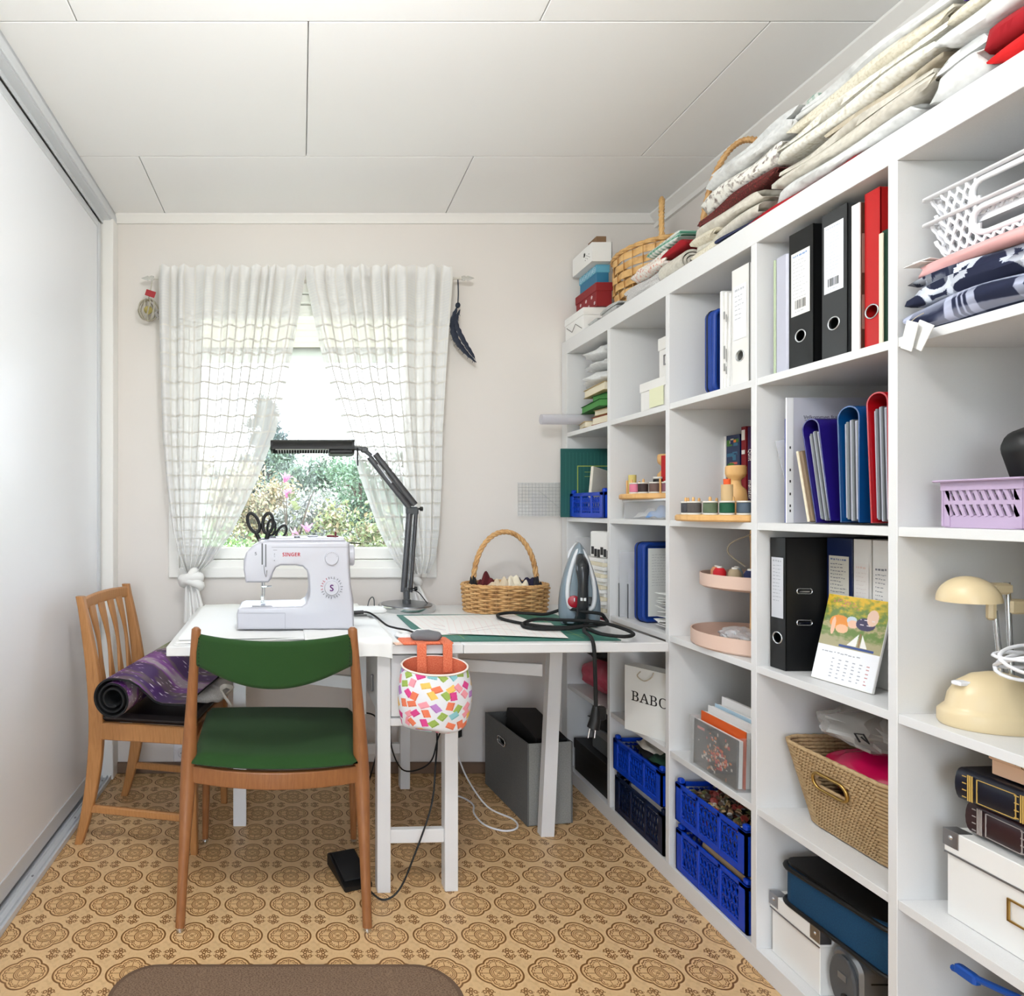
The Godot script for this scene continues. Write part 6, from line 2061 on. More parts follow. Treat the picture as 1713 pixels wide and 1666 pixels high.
func spool(label: String, at: Vector3, r: float, h: float, m: Material, kind := 0) -> void:
	var o := thing("thread_spool", label, "spool", at, 0, "thread spools on the shelves")
	if kind == 0:
		put("reel", G().lathe([[0.0, 0.0], [r, 0.0], [r, h * 0.1], [r * 0.82, h * 0.14], [r * 0.82, h * 0.86], [r, h * 0.9], [r, h], [0.0, h]], 24).mesh(), M.spool_white, o)
		put("thread", G().lathe([[r * 0.8, h * 0.13], [r * 0.98, h * 0.16], [r * 0.98, h * 0.84], [r * 0.8, h * 0.87]], 24).mesh(), m, o)
	elif kind == 1:
		put("reel", G().lathe([[0.0, 0.0], [r, 0.0], [r, h * 0.06], [r * 0.5, h * 0.1], [r * 0.4, h], [0.0, h]], 20).mesh(), M.spool_white, o)
		put("thread", G().lathe([[r * 0.4, h * 0.06], [r * 0.94, h * 0.08], [r * 0.94, h * 0.72], [r * 0.62, h * 0.9], [r * 0.3, h * 0.92]], 24).mesh(), m, o)
	else:
		put("thread", G().lathe([[0.0, 0.0], [r, 0.0], [r, h], [r * 0.4, h], [0.0, h]], 20).mesh(), m, o)


func spool_stand(label: String, at: Vector3, r: float) -> Node3D:
	var o := thing("spool_stand", label, "spool stand", at)
	put("base", G().lathe([[0.0, 0.0], [r - 0.004, 0.0], [r, 0.004], [r, 0.014], [r - 0.004, 0.018], [0.0, 0.018]], 48).mesh(), M.light_wood, o)
	for k in 14:
		var a := TAU * k / 14
		put("peg", G().lathe([[0.0, 0.018], [0.0035, 0.018], [0.0035, 0.062], [0.002, 0.066], [0.0, 0.066]], 10).mesh(), M.light_wood, o, Vector3(cos(a) * (r - 0.026), 0, sin(a) * (r - 0.026)))
	put("turned_post", G().lathe([[0.0, 0.018], [0.026, 0.018], [0.027, 0.06], [0.024, 0.085], [0.013, 0.098], [0.012, 0.112], [0.022, 0.122], [0.0245, 0.13], [0.0245, 0.148], [0.022, 0.152], [0.0, 0.152]], 28).mesh(50), M.light_wood, o)
	return o


func shelf_paints() -> void:
	mat("page_cream", Color(0.9, 0.86, 0.76), 0.85)
	mat("spool_white", Color(0.9, 0.88, 0.84), 0.5)
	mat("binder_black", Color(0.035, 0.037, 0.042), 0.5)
	mat("binder_grey", Color(0.2, 0.205, 0.21), 0.55)
	mat("binder_red", Color(0.72, 0.1, 0.1), 0.45)
	mat("binder_white", Color(0.92, 0.91, 0.89), 0.45)
	mat("binder_blue", Color(0.05, 0.12, 0.3), 0.4)
	mat("crate_blue", Color(0.02, 0.24, 0.72), 0.38)
	mat("crate_navy", Color(0.01, 0.09, 0.22), 0.4)
	mat("case_blue", Color(0.02, 0.21, 0.54), 0.5)
	clear("clear_plastic", Color(0.93, 0.94, 0.95), 0.18, 0.1)
	clear("clear_film", Color(0.95, 0.95, 0.96), 0.28, 0.12)


func column_one() -> void:
	shelf_paints()
	var bags := noise(0.06, 91, [Color(0.85, 0.85, 0.84), Color(0.94, 0.94, 0.93)], 128)
	grained("bag_white", bags, Vector3(8, 8, 8), 0.35)
	# top cell: books lying, bags above
	var terra := mat("book_terracotta", Color(0.62, 0.3, 0.2), 0.7)
	var green := mat("book_green", Color(0.1, 0.4, 0.14), 0.6)
	var sand := mat("book_sand", Color(0.82, 0.72, 0.52), 0.7)
	for b in [
		["terracotta book lying lowest in the far top cell", 1.145, 1.479, -2.29, 0.03, terra, 4.0, 0.15],
		["sand coloured book lying askew beside the terracotta one", 1.14, 1.4745, -2.45, 0.024, sand, -14.0, 0.11],
		["thin sand book on the terracotta one", 1.15, 1.509, -2.285, 0.022, sand, 8.0, 0.13],
		["green book lying open side out in the far top cell", 1.13, 1.5375, -2.36, 0.028, green, -8.0, 0.21],
		["smaller green book on the other green one", 1.155, 1.567, -2.31, 0.026, green, 6.0, 0.14],
		["cream book lying uppermost of the far top pile", 1.14, 1.6, -2.35, 0.032, sand, -5.0, 0.2]]:
		var o := thing("book", b[0], "book", Vector3(b[1], b[2], b[3]), b[6], "books lying in the far top cell")
		put("cover", cube(Vector3(0.21, 0.002, b[7]), 0.0008), b[5], o, Vector3(0.105, -b[4] / 2 + 0.001, 0))
		put("cover", cube(Vector3(0.21, 0.002, b[7]), 0.0008), b[5], o, Vector3(0.105, b[4] / 2 - 0.001, 0))
		put("pages", G().box(Vector3(0.105, 0, 0), Vector3(0.2, b[4] - 0.005, b[7] - 0.006)).mesh(), M.page_cream if b[5] != green else mat("page_green", Color(0.3, 0.56, 0.28), 0.8), o)
	for b in [["soft white bag on the pile of books", Vector3(1.26, 1.618, -2.37), 0.25, 0.065, 1.0], ["cream bag in the middle of the bags in the far top cell", Vector3(1.27, 1.684, -2.37), 0.25, 0.04, 2.0], ["crumpled white bag close under the bookcase top", Vector3(1.27, 1.726, -2.37), 0.25, 0.056, 3.0]]:
		var o := thing("plastic_bag", b[0], "bag", b[1], 0, "bags in the far top cell")
		put("bag", puff(b[2], b[3], 0.24, b[4]), M.bag_white, o)
	var tube_m := mat("roll_white", Color(0.86, 0.85, 0.88, 0.6), 0.3)
	tube_m.transparency = BaseMaterial3D.TRANSPARENCY_ALPHA
	var rl := thing("plastic_roll", "translucent white roll sticking out of the far end of the bookcase", "roll", Vector3(0.985, 1.505, -2.47), 0)
	put("roll", G().lathe([[0.008, 0.0], [0.021, 0.0], [0.021, 0.34], [0.008, 0.34], [0.008, 0.0]], 24, Transform3D(Basis(Vector3.FORWARD, PI / 2))).mesh(50), tube_m, rl)

	# second cell: small green mat, booklet, blue basket, clear ruler
	var gm := thing("cutting_mat", "small green cutting mat standing in the far cell, sticking out over the edge", "cutting mat", Vector3(1.235, 1.1035, -2.505), 0)
	var im := blank(160, 150, Color(0.13, 0.36, 0.34))
	for i in range(8, 160, 8):
		im.fill_rect(Rect2i(i, 6, 1, 138), Color(0.2, 0.44, 0.4))
	for q in [[34, 36, 92, 2], [34, 110, 92, 2], [34, 36, 2, 76], [124, 36, 2, 76], [50, 50, 60, 1], [50, 60, 60, 1]]:
		im.fill_rect(Rect2i(q[0], q[1], q[2], q[3]), Color(0.68, 0.72, 0.32))
	var sl := put("mat", cube(Vector3(0.31, 0.285, 0.004), 0.001), mat("mat_teal", Color(0.13, 0.36, 0.34), 0.55), gm, Vector3(0, 0.1425, 0))
	put("grid", card(0.3, 0.275), printed("mat_grid_small", im, 0.55), sl, Vector3(0, 0, 0.0022))
	var bb := thing("plastic_basket", "small bright blue lattice basket in the far cell above table height", "basket", Vector3(1.118, 1.1035, -2.365))
	crate(bb, 0.28, 0.22, 0.098, M.crate_blue, 4)
	var bk := thing("booklet", "cream speckled booklet standing askew in the blue basket", "booklet", Vector3(1.15, 1.125, -2.40), 32)
	put("cover", cube(Vector3(0.16, 0.165, 0.012), 0.002), grained("speckled_cream", noise(0.2, 93, [Color(0.92, 0.9, 0.84), Color(0.86, 0.83, 0.76)], 128), Vector3(9, 9, 9), 0.8), bk, Vector3(0.085, 0.09, 0), Vector3(0, 0, -9))
	var ru := thing("clear_ruler", "clear gridded quilting ruler sticking out beyond the end of the bookcase", "ruler", Vector3(1.06, 1.105, -2.572))
	var slab := put("ruler", cube(Vector3(0.27, 0.145, 0.003), 0.0), clear("ruler_acrylic", Color(0.9, 0.93, 0.93), 0.12, 0.06), ru, Vector3(0, 0.0735, 0))
	var lines := G()
	for i in 19:
		lines.box(Vector3(-0.13 + i * 0.0144, 0, 0.0018), Vector3(0.0009, 0.14, 0.0003))
	for i in 10:
		lines.box(Vector3(0, -0.066 + i * 0.0146, 0.0018), Vector3(0.264, 0.0009, 0.0003))
	lines.box(Vector3.ZERO, Vector3(0.11, 0.001, 0.0003), 0.0, Transform3D(Basis(Vector3.BACK, -0.7), Vector3(0.0, 0.0, 0.0018)))
	put("grid_lines", lines.mesh(), mat("ruler_ink", Color(0.58, 0.58, 0.57), 0.7), slab)
	var wr := thing("white_ruler", "narrow white ruler standing behind the blue basket", "ruler", Vector3(1.27, 1.104, -2.3))
	put("ruler", cube(Vector3(0.03, 0.28, 0.003), 0.0005), M.white_plastic, wr, Vector3(0, 0.14, 0), Vector3(0, 0, 4))

	# third cell: papers and a stack, half hidden by the iron
	var st := thing("paper_stack", "tall stack of papers behind the iron", "paper", Vector3(1.22, 0.7515, -2.328))
	for i in 14:
		put("sheaf", cube(Vector3(0.2 - 0.012 * sin(i * 2.1), 0.0135, 0.19 - 0.01 * cos(i * 1.3)), 0.001), M.paper if i % 3 else M.page_cream, st, Vector3(0, 0.0075 + i * 0.0142, 0), Vector3(0, 3.0 * sin(i * 1.9), 0))
	var cn := thing("printed_tin", "white box with a black print on the paper stack behind the iron", "box", Vector3(1.21, 0.952, -2.30), 12)
	put("body", cube(Vector3(0.14, 0.1, 0.13), 0.004), M.binder_white, cn, Vector3(0, 0.05, 0))
	var bl := G()
	for k in 6:
		bl.box(Vector3(-0.03 + 0.012 * k, 0.02 + 0.007 * sin(k * 2.0), 0.0655), Vector3(0.011, 0.03 - 0.003 * k, 0.001))
		bl.box(Vector3(-0.0705, 0.02 + 0.006 * cos(k * 2.0), -0.05 + 0.017 * k), Vector3(0.001, 0.03, 0.014))
	put("print", bl.mesh(), M.binder_black, cn)
	var fl := thing("film_sleeve", "clear plastic sleeve standing left of the paper stack", "sleeve", Vector3(1.2, 0.752, -2.49), 4)
	put("sleeve", cube(Vector3(0.13, 0.27, 0.002), 0.0), M.clear_film, fl, Vector3(0, 0.135, 0))

	# fourth and fifth cells: bags and dark boxes under the table
	var pink := mat("bag_pink", Color(0.78, 0.32, 0.4), 0.45)
	var pb := thing("pink_bag", "pink bag lying low in the far cell under the table", "bag", Vector3(1.25, 0.409, -2.37))
	put("bag", puff(0.25, 0.13, 0.22, 4.0), pink, pb)
	var kb := thing("black_bag", "black bag between two pink bags in the far cell", "bag", Vector3(1.25, 0.538, -2.37))
	put("bag", puff(0.24, 0.07, 0.22, 5.0), M.binder_black, kb)
	var pb2 := thing("pink_bag", "upper pink bag squeezed under the table's end", "bag", Vector3(1.25, 0.612, -2.37))
	put("bag", puff(0.24, 0.11, 0.22, 6.0), pink, pb2)
	var db := thing("black_box", "wide black box on the bottom of the far cell", "box", Vector3(1.14, 0.0545, -2.37))
	lidded(db, Vector3(0.28, 0.13, 0.29), M.binder_black, M.binder_black, 0.04)
	var gb := thing("grey_box", "grey box on the black one in the far bottom cell", "box", Vector3(1.17, 0.1855, -2.33))
	lidded(gb, Vector3(0.24, 0.09, 0.19), mat("box_grey", Color(0.4, 0.41, 0.41), 0.6), mat("box_grey_lid", Color(0.5, 0.5, 0.5), 0.6), 0.03)
	var sc := thing("black_scarf", "black scarf heaped on the grey box in the far bottom cell", "cloth", Vector3(1.28, 0.28, -2.37))
	put("cloth", heap_cloth(0.22, 0.24, 0.075, 1.2), M.binder_black, sc)


func column_two() -> void:
	# top cell: two white boxes
	var b1 := thing("card_box", "white box with a cream card on its front, second cell from the far end", "box", Vector3(1.137, 1.4595, -1.945))
	lidded(b1, Vector3(0.16, 0.095, 0.155), M.binder_white, M.binder_white, 0.03)
	put("card", cube(Vector3(0.0015, 0.06, 0.075), 0.0), mat("card_cream", Color(0.9, 0.9, 0.76), 0.8), b1, Vector3(-0.001, 0.036, 0.02))
	var b2 := thing("lidded_box", "white lidded box with a label holder on top of the card box", "box", Vector3(1.165, 1.5555, -1.917))
	lidded(b2, Vector3(0.14, 0.135, 0.098), M.binder_white, M.binder_white, 0.04)
	put("label_holder", G().box(Vector3(0.001, 0.06, 0.02), Vector3(0.004, 0.032, 0.003)).box(Vector3(0.001, 0.06, -0.016), Vector3(0.004, 0.032, 0.003)).box(Vector3(0.001, 0.0745, 0.002), Vector3(0.004, 0.003, 0.039)).box(Vector3(0.001, 0.0455, 0.002), Vector3(0.004, 0.003, 0.039)).mesh(), M.steel, b2)

	# second cell: clear box, spool stand on its lid
	var cb := thing("clear_box", "clear plastic box with white and blue things inside, under the far spool stand", "box", Vector3(1.145, 1.1035, -2.005))
	var cg := G()
	for q in [[0.002, 0, 0.003, 0.26], [0.238, 0, 0.003, 0.26]]:
		cg.box(Vector3(q[0], 0.03, 0), Vector3(0.003, 0.058, 0.26))
	for z in [-0.1285, 0.1285]:
		cg.box(Vector3(0.12, 0.03, z), Vector3(0.233, 0.058, 0.003))
	cg.box(Vector3(0.12, 0.0015, 0), Vector3(0.233, 0.003, 0.254))
	put("tub", cg.mesh(), M.clear_plastic, cb)
	put("lid", cube(Vector3(0.25, 0.007, 0.27), 0.002), mat("lid_frosted", Color(0.88, 0.89, 0.9), 0.4), cb, Vector3(0.12, 0.0632, 0))
	for q in [["folded white paper in the clear box", "paper", Vector3(1.22, 1.109, -2.06), "paper", 0.12, 0.035], ["pale blue cloth in the clear box", "cloth", Vector3(1.2, 1.109, -1.97), "cloth_blue", 0.09, 0.045], ["black rimmed lens in the clear box", "lens", Vector3(1.18, 1.1075, -1.905), "binder_black", 0.045, 0.045]]:
		mat("cloth_blue", Color(0.42, 0.6, 0.82), 0.9)
		var t := thing("boxed_item", q[0], q[1], q[2], 0)
		t.name = called(["folded_paper", "blue_cloth", "black_lens"][["paper", "cloth", "lens"].find(q[1])], self)
		if q[1] == "lens":
			var ring := []
			for i in 20:
				ring.append(Vector3(0.0, 0.024 + sin(TAU * i / 20) * 0.02, cos(TAU * i / 20) * 0.02))
			put("rim", G().tube(ring, 0.0035, 6, true).mesh(180), M[q[3]], t)
		else:
			put("cloth", heap_cloth(0.1, q[4], q[5], 3.0), M[q[3]], t)
	var s1 := spool_stand("round wooden spool stand on the clear box, second cell from the far end", Vector3(1.235, 1.1705, -2.04), 0.14)
	var cols := [
		["pink spool at the left on the far spool stand", Color(0.85, 0.48, 0.58), 165.0], ["dark brown spool on the far spool stand", Color(0.22, 0.16, 0.16), 147.0], ["grey brown spool on the far spool stand", Color(0.42, 0.33, 0.3), 129.0], ["mauve spool on the far spool stand", Color(0.55, 0.36, 0.42), 111.0], ["magenta spool on the far spool stand", Color(0.72, 0.13, 0.4), 93.0], ["lilac spool on the far spool stand", Color(0.56, 0.4, 0.72), 75.0]]
	for c in cols:
		var a := deg_to_rad(c[2] + 8)
		spool(c[0], Vector3(1.235 + cos(a) * 0.114, 1.189, -2.04 + sin(a) * 0.114), 0.0155, 0.036, mat("thread_%s" % c[1].to_html(false), c[1], 0.7))
	spool("tall pale yellow spool at the left end of the far spool stand", Vector3(1.142, 1.189, -2.075), 0.0125, 0.065, mat("thread_yellow", Color(0.84, 0.76, 0.45), 0.7), 2)
	spool("tall red and orange thread cone on the far spool stand", Vector3(1.212, 1.189, -1.995), 0.016, 0.125, mat("thread_scarlet", Color(0.72, 0.1, 0.1), 0.7), 2)
	spool("black thread spool in the second row of the far spool stand", Vector3(1.185, 1.189, -2.0), 0.014, 0.055, M.binder_black, 0)
	spool("navy spool beside the turned post of the far spool stand", Vector3(1.2, 1.189, -1.965), 0.014, 0.04, mat("thread_navy", Color(0.08, 0.1, 0.3), 0.7), 0)

	# third cell: blue zip case, clear sleeves, paper bunch
	zip_case("blue zip case with a clear front full of papers, standing above the table's end", Vector3(1.15, 0.754, -2.055), 0.25, 0.27, 0.045, 10, true)
	for k in 2:
		var sv := thing("film_sleeve", ["taller clear plastic sleeve left of the blue zip case", "shorter clear plastic sleeve left of the blue zip case"][k], "sleeve", Vector3(1.19, 0.752, -2.155 + 0.03 * k), -3)
		put("sleeve", cube(Vector3(0.1 - 0.03 * k, 0.235 - 0.06 * k, 0.002), 0.0), M.clear_film, sv, Vector3(0, 0.1175 - 0.03 * k, 0))
		put("edge", cube(Vector3(0.002, 0.12, 0.004), 0.0), M.grey_plastic, sv, Vector3(-0.05 + 0.015 * k, 0.06, 0))
	var pb := thing("paper_bunch", "ragged bunch of white paper slips in front of the blue zip case", "paper", Vector3(1.19, 0.757, -1.925))
	for i in 11:
		put("slip", cube(Vector3(0.085, 0.0015, 0.045), 0.0), M.paper, pb, Vector3(0.006 * sin(i * 2.3), 0.004 + i * 0.0105, 0.004 * cos(i * 1.7)), Vector3(6 * sin(i * 1.3), 17 * sin(i * 2.1), 10 * sin(i * 0.9) - 6))

	# fourth cell: shopping bag, floral wrapping
	var sb := thing("shopping_bag", "white paper shopping bag with black capital letters under the table's end", "bag", Vector3(1.128, 0.4015, -1.945), -60)
	var bagm := G()
	bagm.loft([
		PackedVector3Array([Vector3(-0.085, 0, 0), Vector3(0.085, 0, 0), Vector3(0.085, 0, -0.07), Vector3(-0.085, 0, -0.07)]),
		PackedVector3Array([Vector3(-0.085, 0.215, 0.0), Vector3(0.085, 0.215, 0.0), Vector3(0.085, 0.215, -0.06), Vector3(-0.085, 0.215, -0.06)])])
	put("bag", bagm.mesh(), mat("bag_paper", Color(0.88, 0.88, 0.86), 0.6), sb)
	put("lettering", words("BABOR", 0.044, 0.0008, true), M.binder_black, sb, Vector3(0.012, 0.118, 0.0006))
	put("logo", G().tube(pts([0.052, 0.142, 0.0008, 0.059, 0.15, 0.0008, 0.066, 0.142, 0.0008]), 0.0016, 5).tube(pts([0.055, 0.15, 0.0008, 0.059, 0.155, 0.0008, 0.063, 0.15, 0.0008]), 0.0013, 5).mesh(), M.binder_black, sb)
	put("handle", G().tube(smooth(pts([-0.03, 0.205, 0.002, -0.035, 0.19, 0.012, -0.01, 0.18, 0.016, 0.01, 0.195, 0.01, 0.012, 0.21, 0.002]), 5), 0.0018, 6).mesh(), M.linen_oat, sb)
	var fw := grained("floral_wrap", noise(0.05, 95, [Color(0.62, 0.47, 0.28), Color(0.62, 0.47, 0.28), Color(0.5, 0.36, 0.2), Color(0.2, 0.13, 0.07), Color(0.8, 0.68, 0.48)], 128), Vector3(9, 9, 9), 0.7)
	var wr := thing("wrapped_box", "box in brown floral wrapping behind the white shopping bag", "box", Vector3(1.27, 0.4015, -1.98))
	put("body", cube(Vector3(0.17, 0.26, 0.19), 0.003), fw, wr, Vector3(0.085, 0.13, 0))
	put("ribbon", cube(Vector3(0.174, 0.262, 0.012), 0.001), M.linen_oat, wr, Vector3(0.085, 0.131, 0.02))

	# fifth cell: two crates, clothes in the upper
	var c1 := thing("crate", "dark navy lattice crate on the bottom of the second cell from the far end", "crate", Vector3(1.128, 0.0545, -2.02))
	crate(c1, 0.29, 0.3, 0.13, M.crate_navy, 5)
	var pp := thing("printed_leaflets", "white printed leaflets standing in the dark navy crate", "paper", Vector3(1.16, 0.062, -2.0), 2)
	put("sheet", cube(Vector3(0.01, 0.12, 0.2), 0.0), M.paper, pp, Vector3(0, 0.06, 0))
	put("sheet", cube(Vector3(0.008, 0.13, 0.17), 0.0), M.page_cream, pp, Vector3(0.02, 0.065, 0.01))
	var c2 := thing("crate", "bright blue crate full of clothes standing on the dark navy crate", "crate", Vector3(1.122, 0.2075, -2.02))
	crate(c2, 0.29, 0.3, 0.11, M.crate_blue, 5)
	put("liner", G().box(Vector3(0.014, 0.055, 0), Vector3(0.006, 0.1, 0.27)).mesh(), M.crate_blue, c2)
	var k := 0
	for q in [["black garment in the bright blue crate", "binder_black", Vector3(1.27, 0.3, -2.02), 0.22, 0.22, 0.05], ["cream cloth on the black garment in the blue crate", "linen_cream", Vector3(1.22, 0.333, -2.02), 0.13, 0.14, 0.026], ["dark green garment at the near end of the blue crate", "crate_green", Vector3(1.2, 0.325, -1.92), 0.13, 0.1, 0.032]]:
		mat("crate_green", Color(0.03, 0.2, 0.14), 0.9)
		var t := thing("garment", q[0], "clothing", q[2], 0, "clothes in the blue crate")
		put("cloth", heap_cloth(q[3], q[4], q[5], 1.0 + k), M[q[1]], t)
		k += 1


func zip_case(label: String, at: Vector3, d: float, h: float, t: float, turn: float, showing: bool) -> void:
	# flat case standing on its edge: the narrow side at -x, a clear face towards +z
	var o := thing("zip_case", label, "case", at, turn)
	var shell := G().extrude(rounded(d, h, 0.02, 4), -t / 2, t / 2 - 0.004, Transform3D(Basis.IDENTITY, Vector3(d / 2, h / 2, 0)), 0.006)
	put("shell", shell.mesh(50), M.case_blue, o)
	var frame := []
	for p in rounded(d - 0.012, h - 0.012, 0.018, 4):
		frame.append(Vector3(d / 2 + p.x, h / 2 + p.y, t / 2 - 0.003))
	put("frame", G().tube(frame, 0.0075, 8, true).mesh(180), M.case_blue, o)
	var zip := []
	for p in rounded(d + 0.001, h + 0.001, 0.02, 4):
		zip.append(Vector3(d / 2 + p.x, h / 2 + p.y, -0.004))
	put("zipper", G().tube(zip, 0.002, 5, true).mesh(180), M.binder_black, o)
	var im := blank(200, 220, Color(0.9, 0.9, 0.88))
	scribble(im, 14, 20, 80, 12, 9, 1, Color(0.66, 0.66, 0.66))
	if showing:
		for i in 40:
			var a := rng.randf() * TAU
			for r in rng.randi_range(12, 60):
				im.fill_rect(Rect2i(clampi(120 + int(cos(a + r * 0.01) * r), 0, 198), clampi(96 + int(sin(a + r * 0.01) * r * 1.2), 0, 218), 1, 1), Color(0.3, 0.3, 0.3))
		im.fill_rect(Rect2i(80, 170, 70, 5), Color(0.75, 0.4, 0.4))
	else:
		im.fill_rect(Rect2i(0, 0, 200, 40), Color(0.62, 0.7, 0.74))
		im.fill_rect(Rect2i(20, 100, 140, 80), Color(0.66, 0.68, 0.4))
	put("papers", card(d - 0.04, h - 0.04), printed("case_papers_%d" % M.size(), im, 0.5), o, Vector3(d / 2, h / 2, t / 2 + 0.0006))


func column_three() -> void:
	# top cell
	zip_case("blue zip case standing at the left of the top cell with the white binder", Vector3(1.15, 1.462, -1.70), 0.21, 0.235, 0.04, 0, false)
	var ru := thing("clear_ruler", "small clear ruler standing behind the upper blue zip case", "ruler", Vector3(1.3, 1.46, -1.745))
	var rs := put("ruler", cube(Vector3(0.07, 0.285, 0.003), 0.0), M.ruler_acrylic, ru, Vector3(0, 0.1425, 0))
	put("edge_lines", G().box(Vector3(0, 0.138, 0.002), Vector3(0.07, 0.0015, 0.0005)).box(Vector3(-0.034, 0, 0.002), Vector3(0.0015, 0.285, 0.0005)).box(Vector3.ZERO, Vector3(0.09, 0.001, 0.0005), 0.0, Transform3D(Basis(Vector3.BACK, 0.8), Vector3(0, 0.1, 0.002))).mesh(), M.ruler_ink, rs)
	var mg := thing("pattern_booklet", "white pattern booklet standing between the blue case and the white binder", "booklet", Vector3(1.145, 1.46, -1.628))
	for k in 4:
		put("sheaf", cube(Vector3(0.2, 0.27 - 0.006 * k, 0.008), 0.001), M.paper if k != 1 else M.binder_white, mg, Vector3(0.1 + 0.004 * k, 0.135 - 0.003 * k, -0.014 + 0.0095 * k), Vector3(1.0 * k, 0, 0))
	var pr := G()
	for q in [[0.2, 0.02], [0.1, 0.035], [0.06, 0.02]]:
		pr.box(Vector3(-0.0005, q[0], 0.0), Vector3(0.001, q[1], 0.004)).box(Vector3(-0.0005, q[0] - 0.01, 0.008), Vector3(0.001, q[1], 0.002))
	put("print", pr.mesh(), M.ruler_ink, mg)
	binder("binder", "white binder with a handwritten spine in the middle top cell", 1.14, -1.563, 1.4595, 0.06, 0.305, 0.28, M.binder_white, true, note(48, 130, Color(0.93, 0.93, 0.93), Color(0.72, 0.72, 0.74), Color(0.72, 0.72, 0.74)))

	# second cell: spool stand and sewing books
	var s2 := spool_stand("round wooden spool stand with a turned post in the middle cell", Vector3(1.19, 1.1035, -1.648), 0.142)
	var k := 0
	for c in [["dark grey spool at the left of the near spool stand", Color(0.25, 0.25, 0.27), 180.0], ["grey brown spool on the near spool stand", Color(0.33, 0.31, 0.3), 164.0], ["sage green spool on the near spool stand", Color(0.36, 0.42, 0.32), 140.0], ["emerald green spool on the near spool stand", Color(0.03, 0.32, 0.2), 121.0], ["slate blue spool on the near spool stand", Color(0.3, 0.36, 0.42), 103.0], ["deep blue spool on the near spool stand", Color(0.05, 0.2, 0.42), 85.0], ["second deep blue spool at the near end of the spool stand", Color(0.06, 0.24, 0.46), 67.0]]:
		var a := deg_to_rad(c[2] + 14)
		spool(c[0], Vector3(1.19 + cos(a) * 0.116, 1.122, -1.648 + sin(a) * 0.116), 0.017, 0.036, mat("thread_%s" % c[1].to_html(false), c[1], 0.7))
		k += 1
	spool("beige spool with an orange top standing on the emerald one", Vector3(1.19 + cos(deg_to_rad(135)) * 0.116, 1.1585, -1.648 + sin(deg_to_rad(135)) * 0.116), 0.013, 0.042, mat("thread_beige", Color(0.8, 0.68, 0.5), 0.7), 2)
	spool("small orange spool on top of the beige one", Vector3(1.19 + cos(deg_to_rad(135)) * 0.116, 1.201, -1.648 + sin(deg_to_rad(135)) * 0.116), 0.008, 0.014, mat("thread_orange", Color(0.88, 0.34, 0.12), 0.7), 2)
	var quilt := blank(64, 220, Color(0.15, 0.2, 0.32))
	var hues := [Color(0.72, 0.14, 0.12), Color(0.9, 0.5, 0.2), Color(0.1, 0.14, 0.3), Color(0.2, 0.4, 0.5), Color(0.75, 0.7, 0.6), Color(0.25, 0.45, 0.15), Color(0.8, 0.35, 0.3)]
	for i in 46:
		var hue: Color = hues[rng.randi() % hues.size()]
		var y := rng.randi_range(0, 210)
		quilt.fill_rect(Rect2i(rng.randi_range(0, 40), y, rng.randi_range(10, 40), rng.randi_range(5, 16)), hue)
	var b1 := book("sewing_book", "thick book with a patchwork spine behind the near spool stand", Vector3(1.293, 1.1035, -1.803), Vector3(0.15, 0.255, 0.055), M.binder_navy if M.has("binder_navy") else M.binder_blue, Vector3.ZERO, "book", "books behind the near spool stand")
	put("spine_print", card(0.053, 0.252), printed("quilt_print", quilt, 0.6), b1, Vector3(-0.0006, 0.1275, 0), Vector3(0, -90, 0))
	put("edge_strip", cube(Vector3(0.002, 0.255, 0.008), 0.0), M.binder_white, b1, Vector3(-0.0016, 0.1275, -0.03))
	var b2 := book("sewing_book", "red spined book next to the patchwork one", Vector3(1.296, 1.1035, -1.764), Vector3(0.15, 0.275, 0.018), mat("book_red", Color(0.5, 0.05, 0.09), 0.6), Vector3.ZERO, "book", "books behind the near spool stand")
	put("spine_print", G().box(Vector3(-0.0005, 0.25, 0), Vector3(0.001, 0.03, 0.012)).box(Vector3(-0.0005, 0.2, 0), Vector3(0.001, 0.012, 0.012)).mesh(), M.spool_white, b2)
	var b3 := book("sewing_book", "purple spined book with white writing at the near end of the row", Vector3(1.3, 1.1035, -1.743), Vector3(0.15, 0.272, 0.02), mat("book_purple", Color(0.2, 0.07, 0.26), 0.6), Vector3.ZERO, "book", "books behind the near spool stand")
	put("lettering", words("Quilt", 0.016, 0.0008), M.spool_white, b3, Vector3(-0.0008, 0.19, 0), Vector3(0, -90, -90))
	put("lettering", words("mønster", 0.015, 0.0008), M.spool_white, b3, Vector3(-0.0008, 0.09, 0), Vector3(0, -90, -90))

	# third cell: two tiered round tray
	var o := thing("tiered_tray", "two tiered round cream tray on a wooden pole in the middle cell", "tray", Vector3(1.262, 0.7515, -1.672))
	var cream := mat("tray_cream", Color(0.87, 0.75, 0.68), 0.45)
	put("tray", G().lathe([[0.0, 0.0], [0.145, 0.0], [0.152, 0.006], [0.152, 0.044], [0.149, 0.044], [0.148, 0.01], [0.0, 0.008]], 48).mesh(), cream, o)
	put("tray", G().lathe([[0.0, 0.165], [0.122, 0.165], [0.13, 0.171], [0.13, 0.205], [0.127, 0.205], [0.126, 0.175], [0.0, 0.173]], 48).mesh(), cream, o)
	put("pole", G().lathe([[0.0, 0.008], [0.013, 0.008], [0.012, 0.29], [0.014, 0.31], [0.012, 0.326], [0.0, 0.328]], 20).mesh(), M.light_wood, o)
	put("strap", G().tube(smooth(pts([-0.012, 0.315, 0, -0.045, 0.29, -0.03, -0.05, 0.26, -0.035, -0.02, 0.225, -0.01]), 6), 0.0022, 6).mesh(), M.linen_oat, o)
